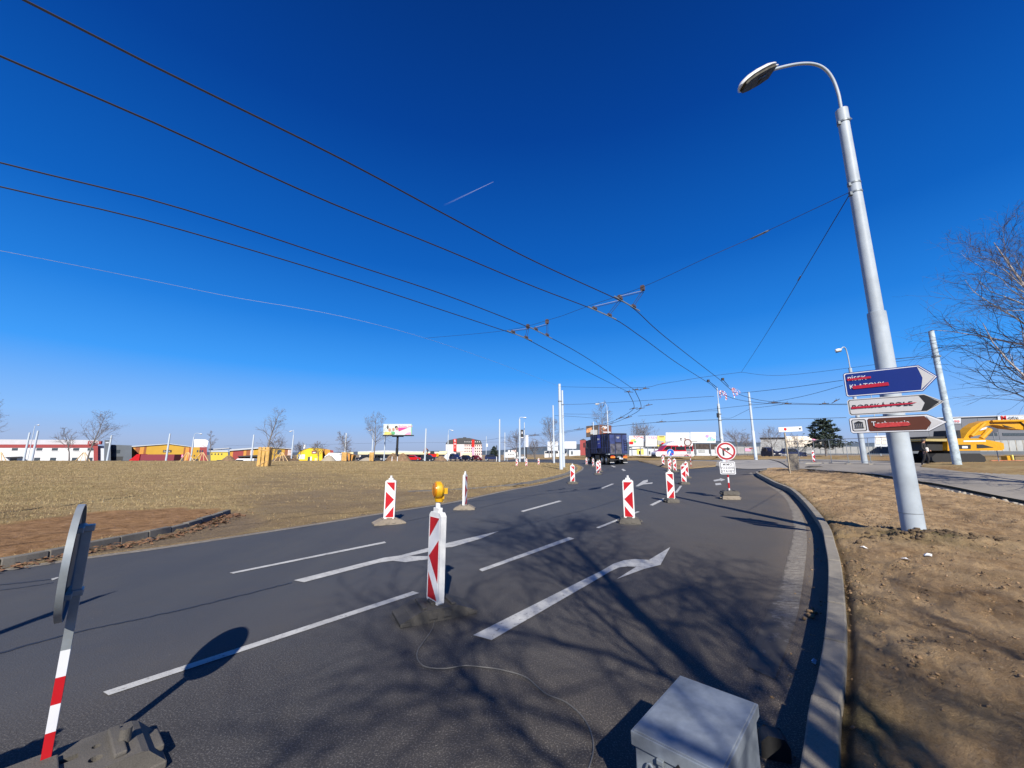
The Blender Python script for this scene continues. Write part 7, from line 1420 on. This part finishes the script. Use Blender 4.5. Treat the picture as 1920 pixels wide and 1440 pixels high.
D = 120; t = bld('cream_hall', 'long cream-white hall left of the pine', 1508, D); outl(t, 'wall', [(1474.5, 850), (1540, 850), (1540, 818), (1474.5, 818)], D, 14, 'wall_cream_light' if 'wall_cream_light' in M else mat('wall_cream_light', (.74, .66, .55), .7, var=.05)); rect(t, 'graffiti', 1523, 1530, 819, 830, D, 'pink', .06)
D = 110; t = bld('panel_house', 'pale panel building seen between the sign poles', 1656, D); outl(t, 'wall', [(1640, 850), (1690, 850), (1690, 815), (1640, 817)], D, 10, 'wall_lightgrey'); 
for a in (1642, 1653, 1664, 1675):
    for v in (819, 826.5): rect(t, 'window_panel', a, a + 8.5, v, v + 6, D, 'wall_cream_light', .1)
D = 70; t = bld('grey_hall', 'large grey retail hall with sign boards behind the excavator', 1850, D, 'hall'); 
outl(t, 'wall', [(1688, 852), (2200, 852), (2200, 772), (1920, 778.5), (1688, 786)], D, 25, 'hall_grey'); outl(t, 'roof_edge', [(1686, 786.5), (1920, 779), (2202, 772.5), (2202, 771), (1920, 777.5), (1686, 785)], D, 25.4, 'roof_light', .3)
for u in (1742, 1780, 1806, 1838, 1872): rect(t, 'joint', u, u + .5, 780.5 if u > 1800 else 785, 842, D, 'wall_grey', .03)
rect(t, 'window', 1698, 1756, 821, 828, D, 'window_far', .06); rect(t, 'window', 1840, 1870, 812, 817, D, 'window_far', .06); rect(t, 'window', 1880, 1940, 812, 817, D, 'window_far', .06); outl(t, 'plinth', [(1688, 852), (2200, 852), (2200, 824), (1688, 824)], D, .3, 'wall_grey', .1)
sg = outl(t, 'sign_board', [(1871, 789.5), (2010, 789.5), (2010, 776), (1871, 780)], D, .2, 'wall_lightgrey', .25); q = Q(1877, 784, D - .4) - t.location; o = text('M', 1.1, 'tail_red', t, q, (1, 0, .03), (0, 0, 1), wide=1.2); o.parent = sg; q = Q(1890, 783.6, D - .4) - t.location; o = text('otu', 1.0, 'print_dark', t, q, (1, 0, .03), (0, 0, 1), wide=1.3); o.parent = sg
sg = outl(t, 'small_sign', [(1787, 794), (1801.5, 794), (1801.5, 784), (1787, 785)], D, .2, 'wall_lightgrey', .15); q = Q(1789, 789, D - .3) - t.location; o = text('oa', .8, 'tail_red', t, q, (1, 0, 0), (0, 0, 1), wide=1.2); o.parent = sg
D = 56; t = bld('concrete_fence', 'pale concrete panel fence under the excavator boom at the right edge', 1890, D, 'fence')
for k in range(16):
    a = 1838 + k * 13.6; c = a + 13.0; outl(t, 'fence_panel', [(a, 846), (c, 846), (c, 826 - k * .12), (a, 826.1 - k * .12)], D, .14, 'fence_white'); rect(t, 'fence_post', c - .1, c + .8, 825.4 - k * .12, 846, D, 'concrete_old', .03, .1)
# vapour trail high in the sky
cm = bpy.data.materials.new('vapour'); cm.use_nodes = True; N, L = nodes(cm); bs = N['Principled BSDF']; bs.inputs['Base Color'].default_value = (.95, .97, 1, 1); bs.inputs['Roughness'].default_value = 1
at = N.new('ShaderNodeAttribute'); at.attribute_name = 'fade'; L.new(at.outputs['Fac'], bs.inputs['Alpha']); M['vapour'] = cm
A = Q(925, 341, 6000); Bq = Q(826, 388, 6100); V = []; fade = []; n_ = 40; kk = 8
for i in range(n_):
    f = i / (n_ - 1); c = A.lerp(Bq, f); w = 2.5 + 11 * f
    for j in range(kk): a = 6.283 * j / kk; V.append((c.x + w * .2 * math.cos(a), c.y + w * math.cos(a), c.z + w * math.sin(a))); fade.append(max(0, .15 * (1 - f * 1.05)) ** 1.0)
o = npmesh('vapour_trail', V, grid_faces(n_, kk, True), ['vapour'], dict(fade=fade)); tag(o, 'short white vapour trail high in the blue sky', 'vapour trail')
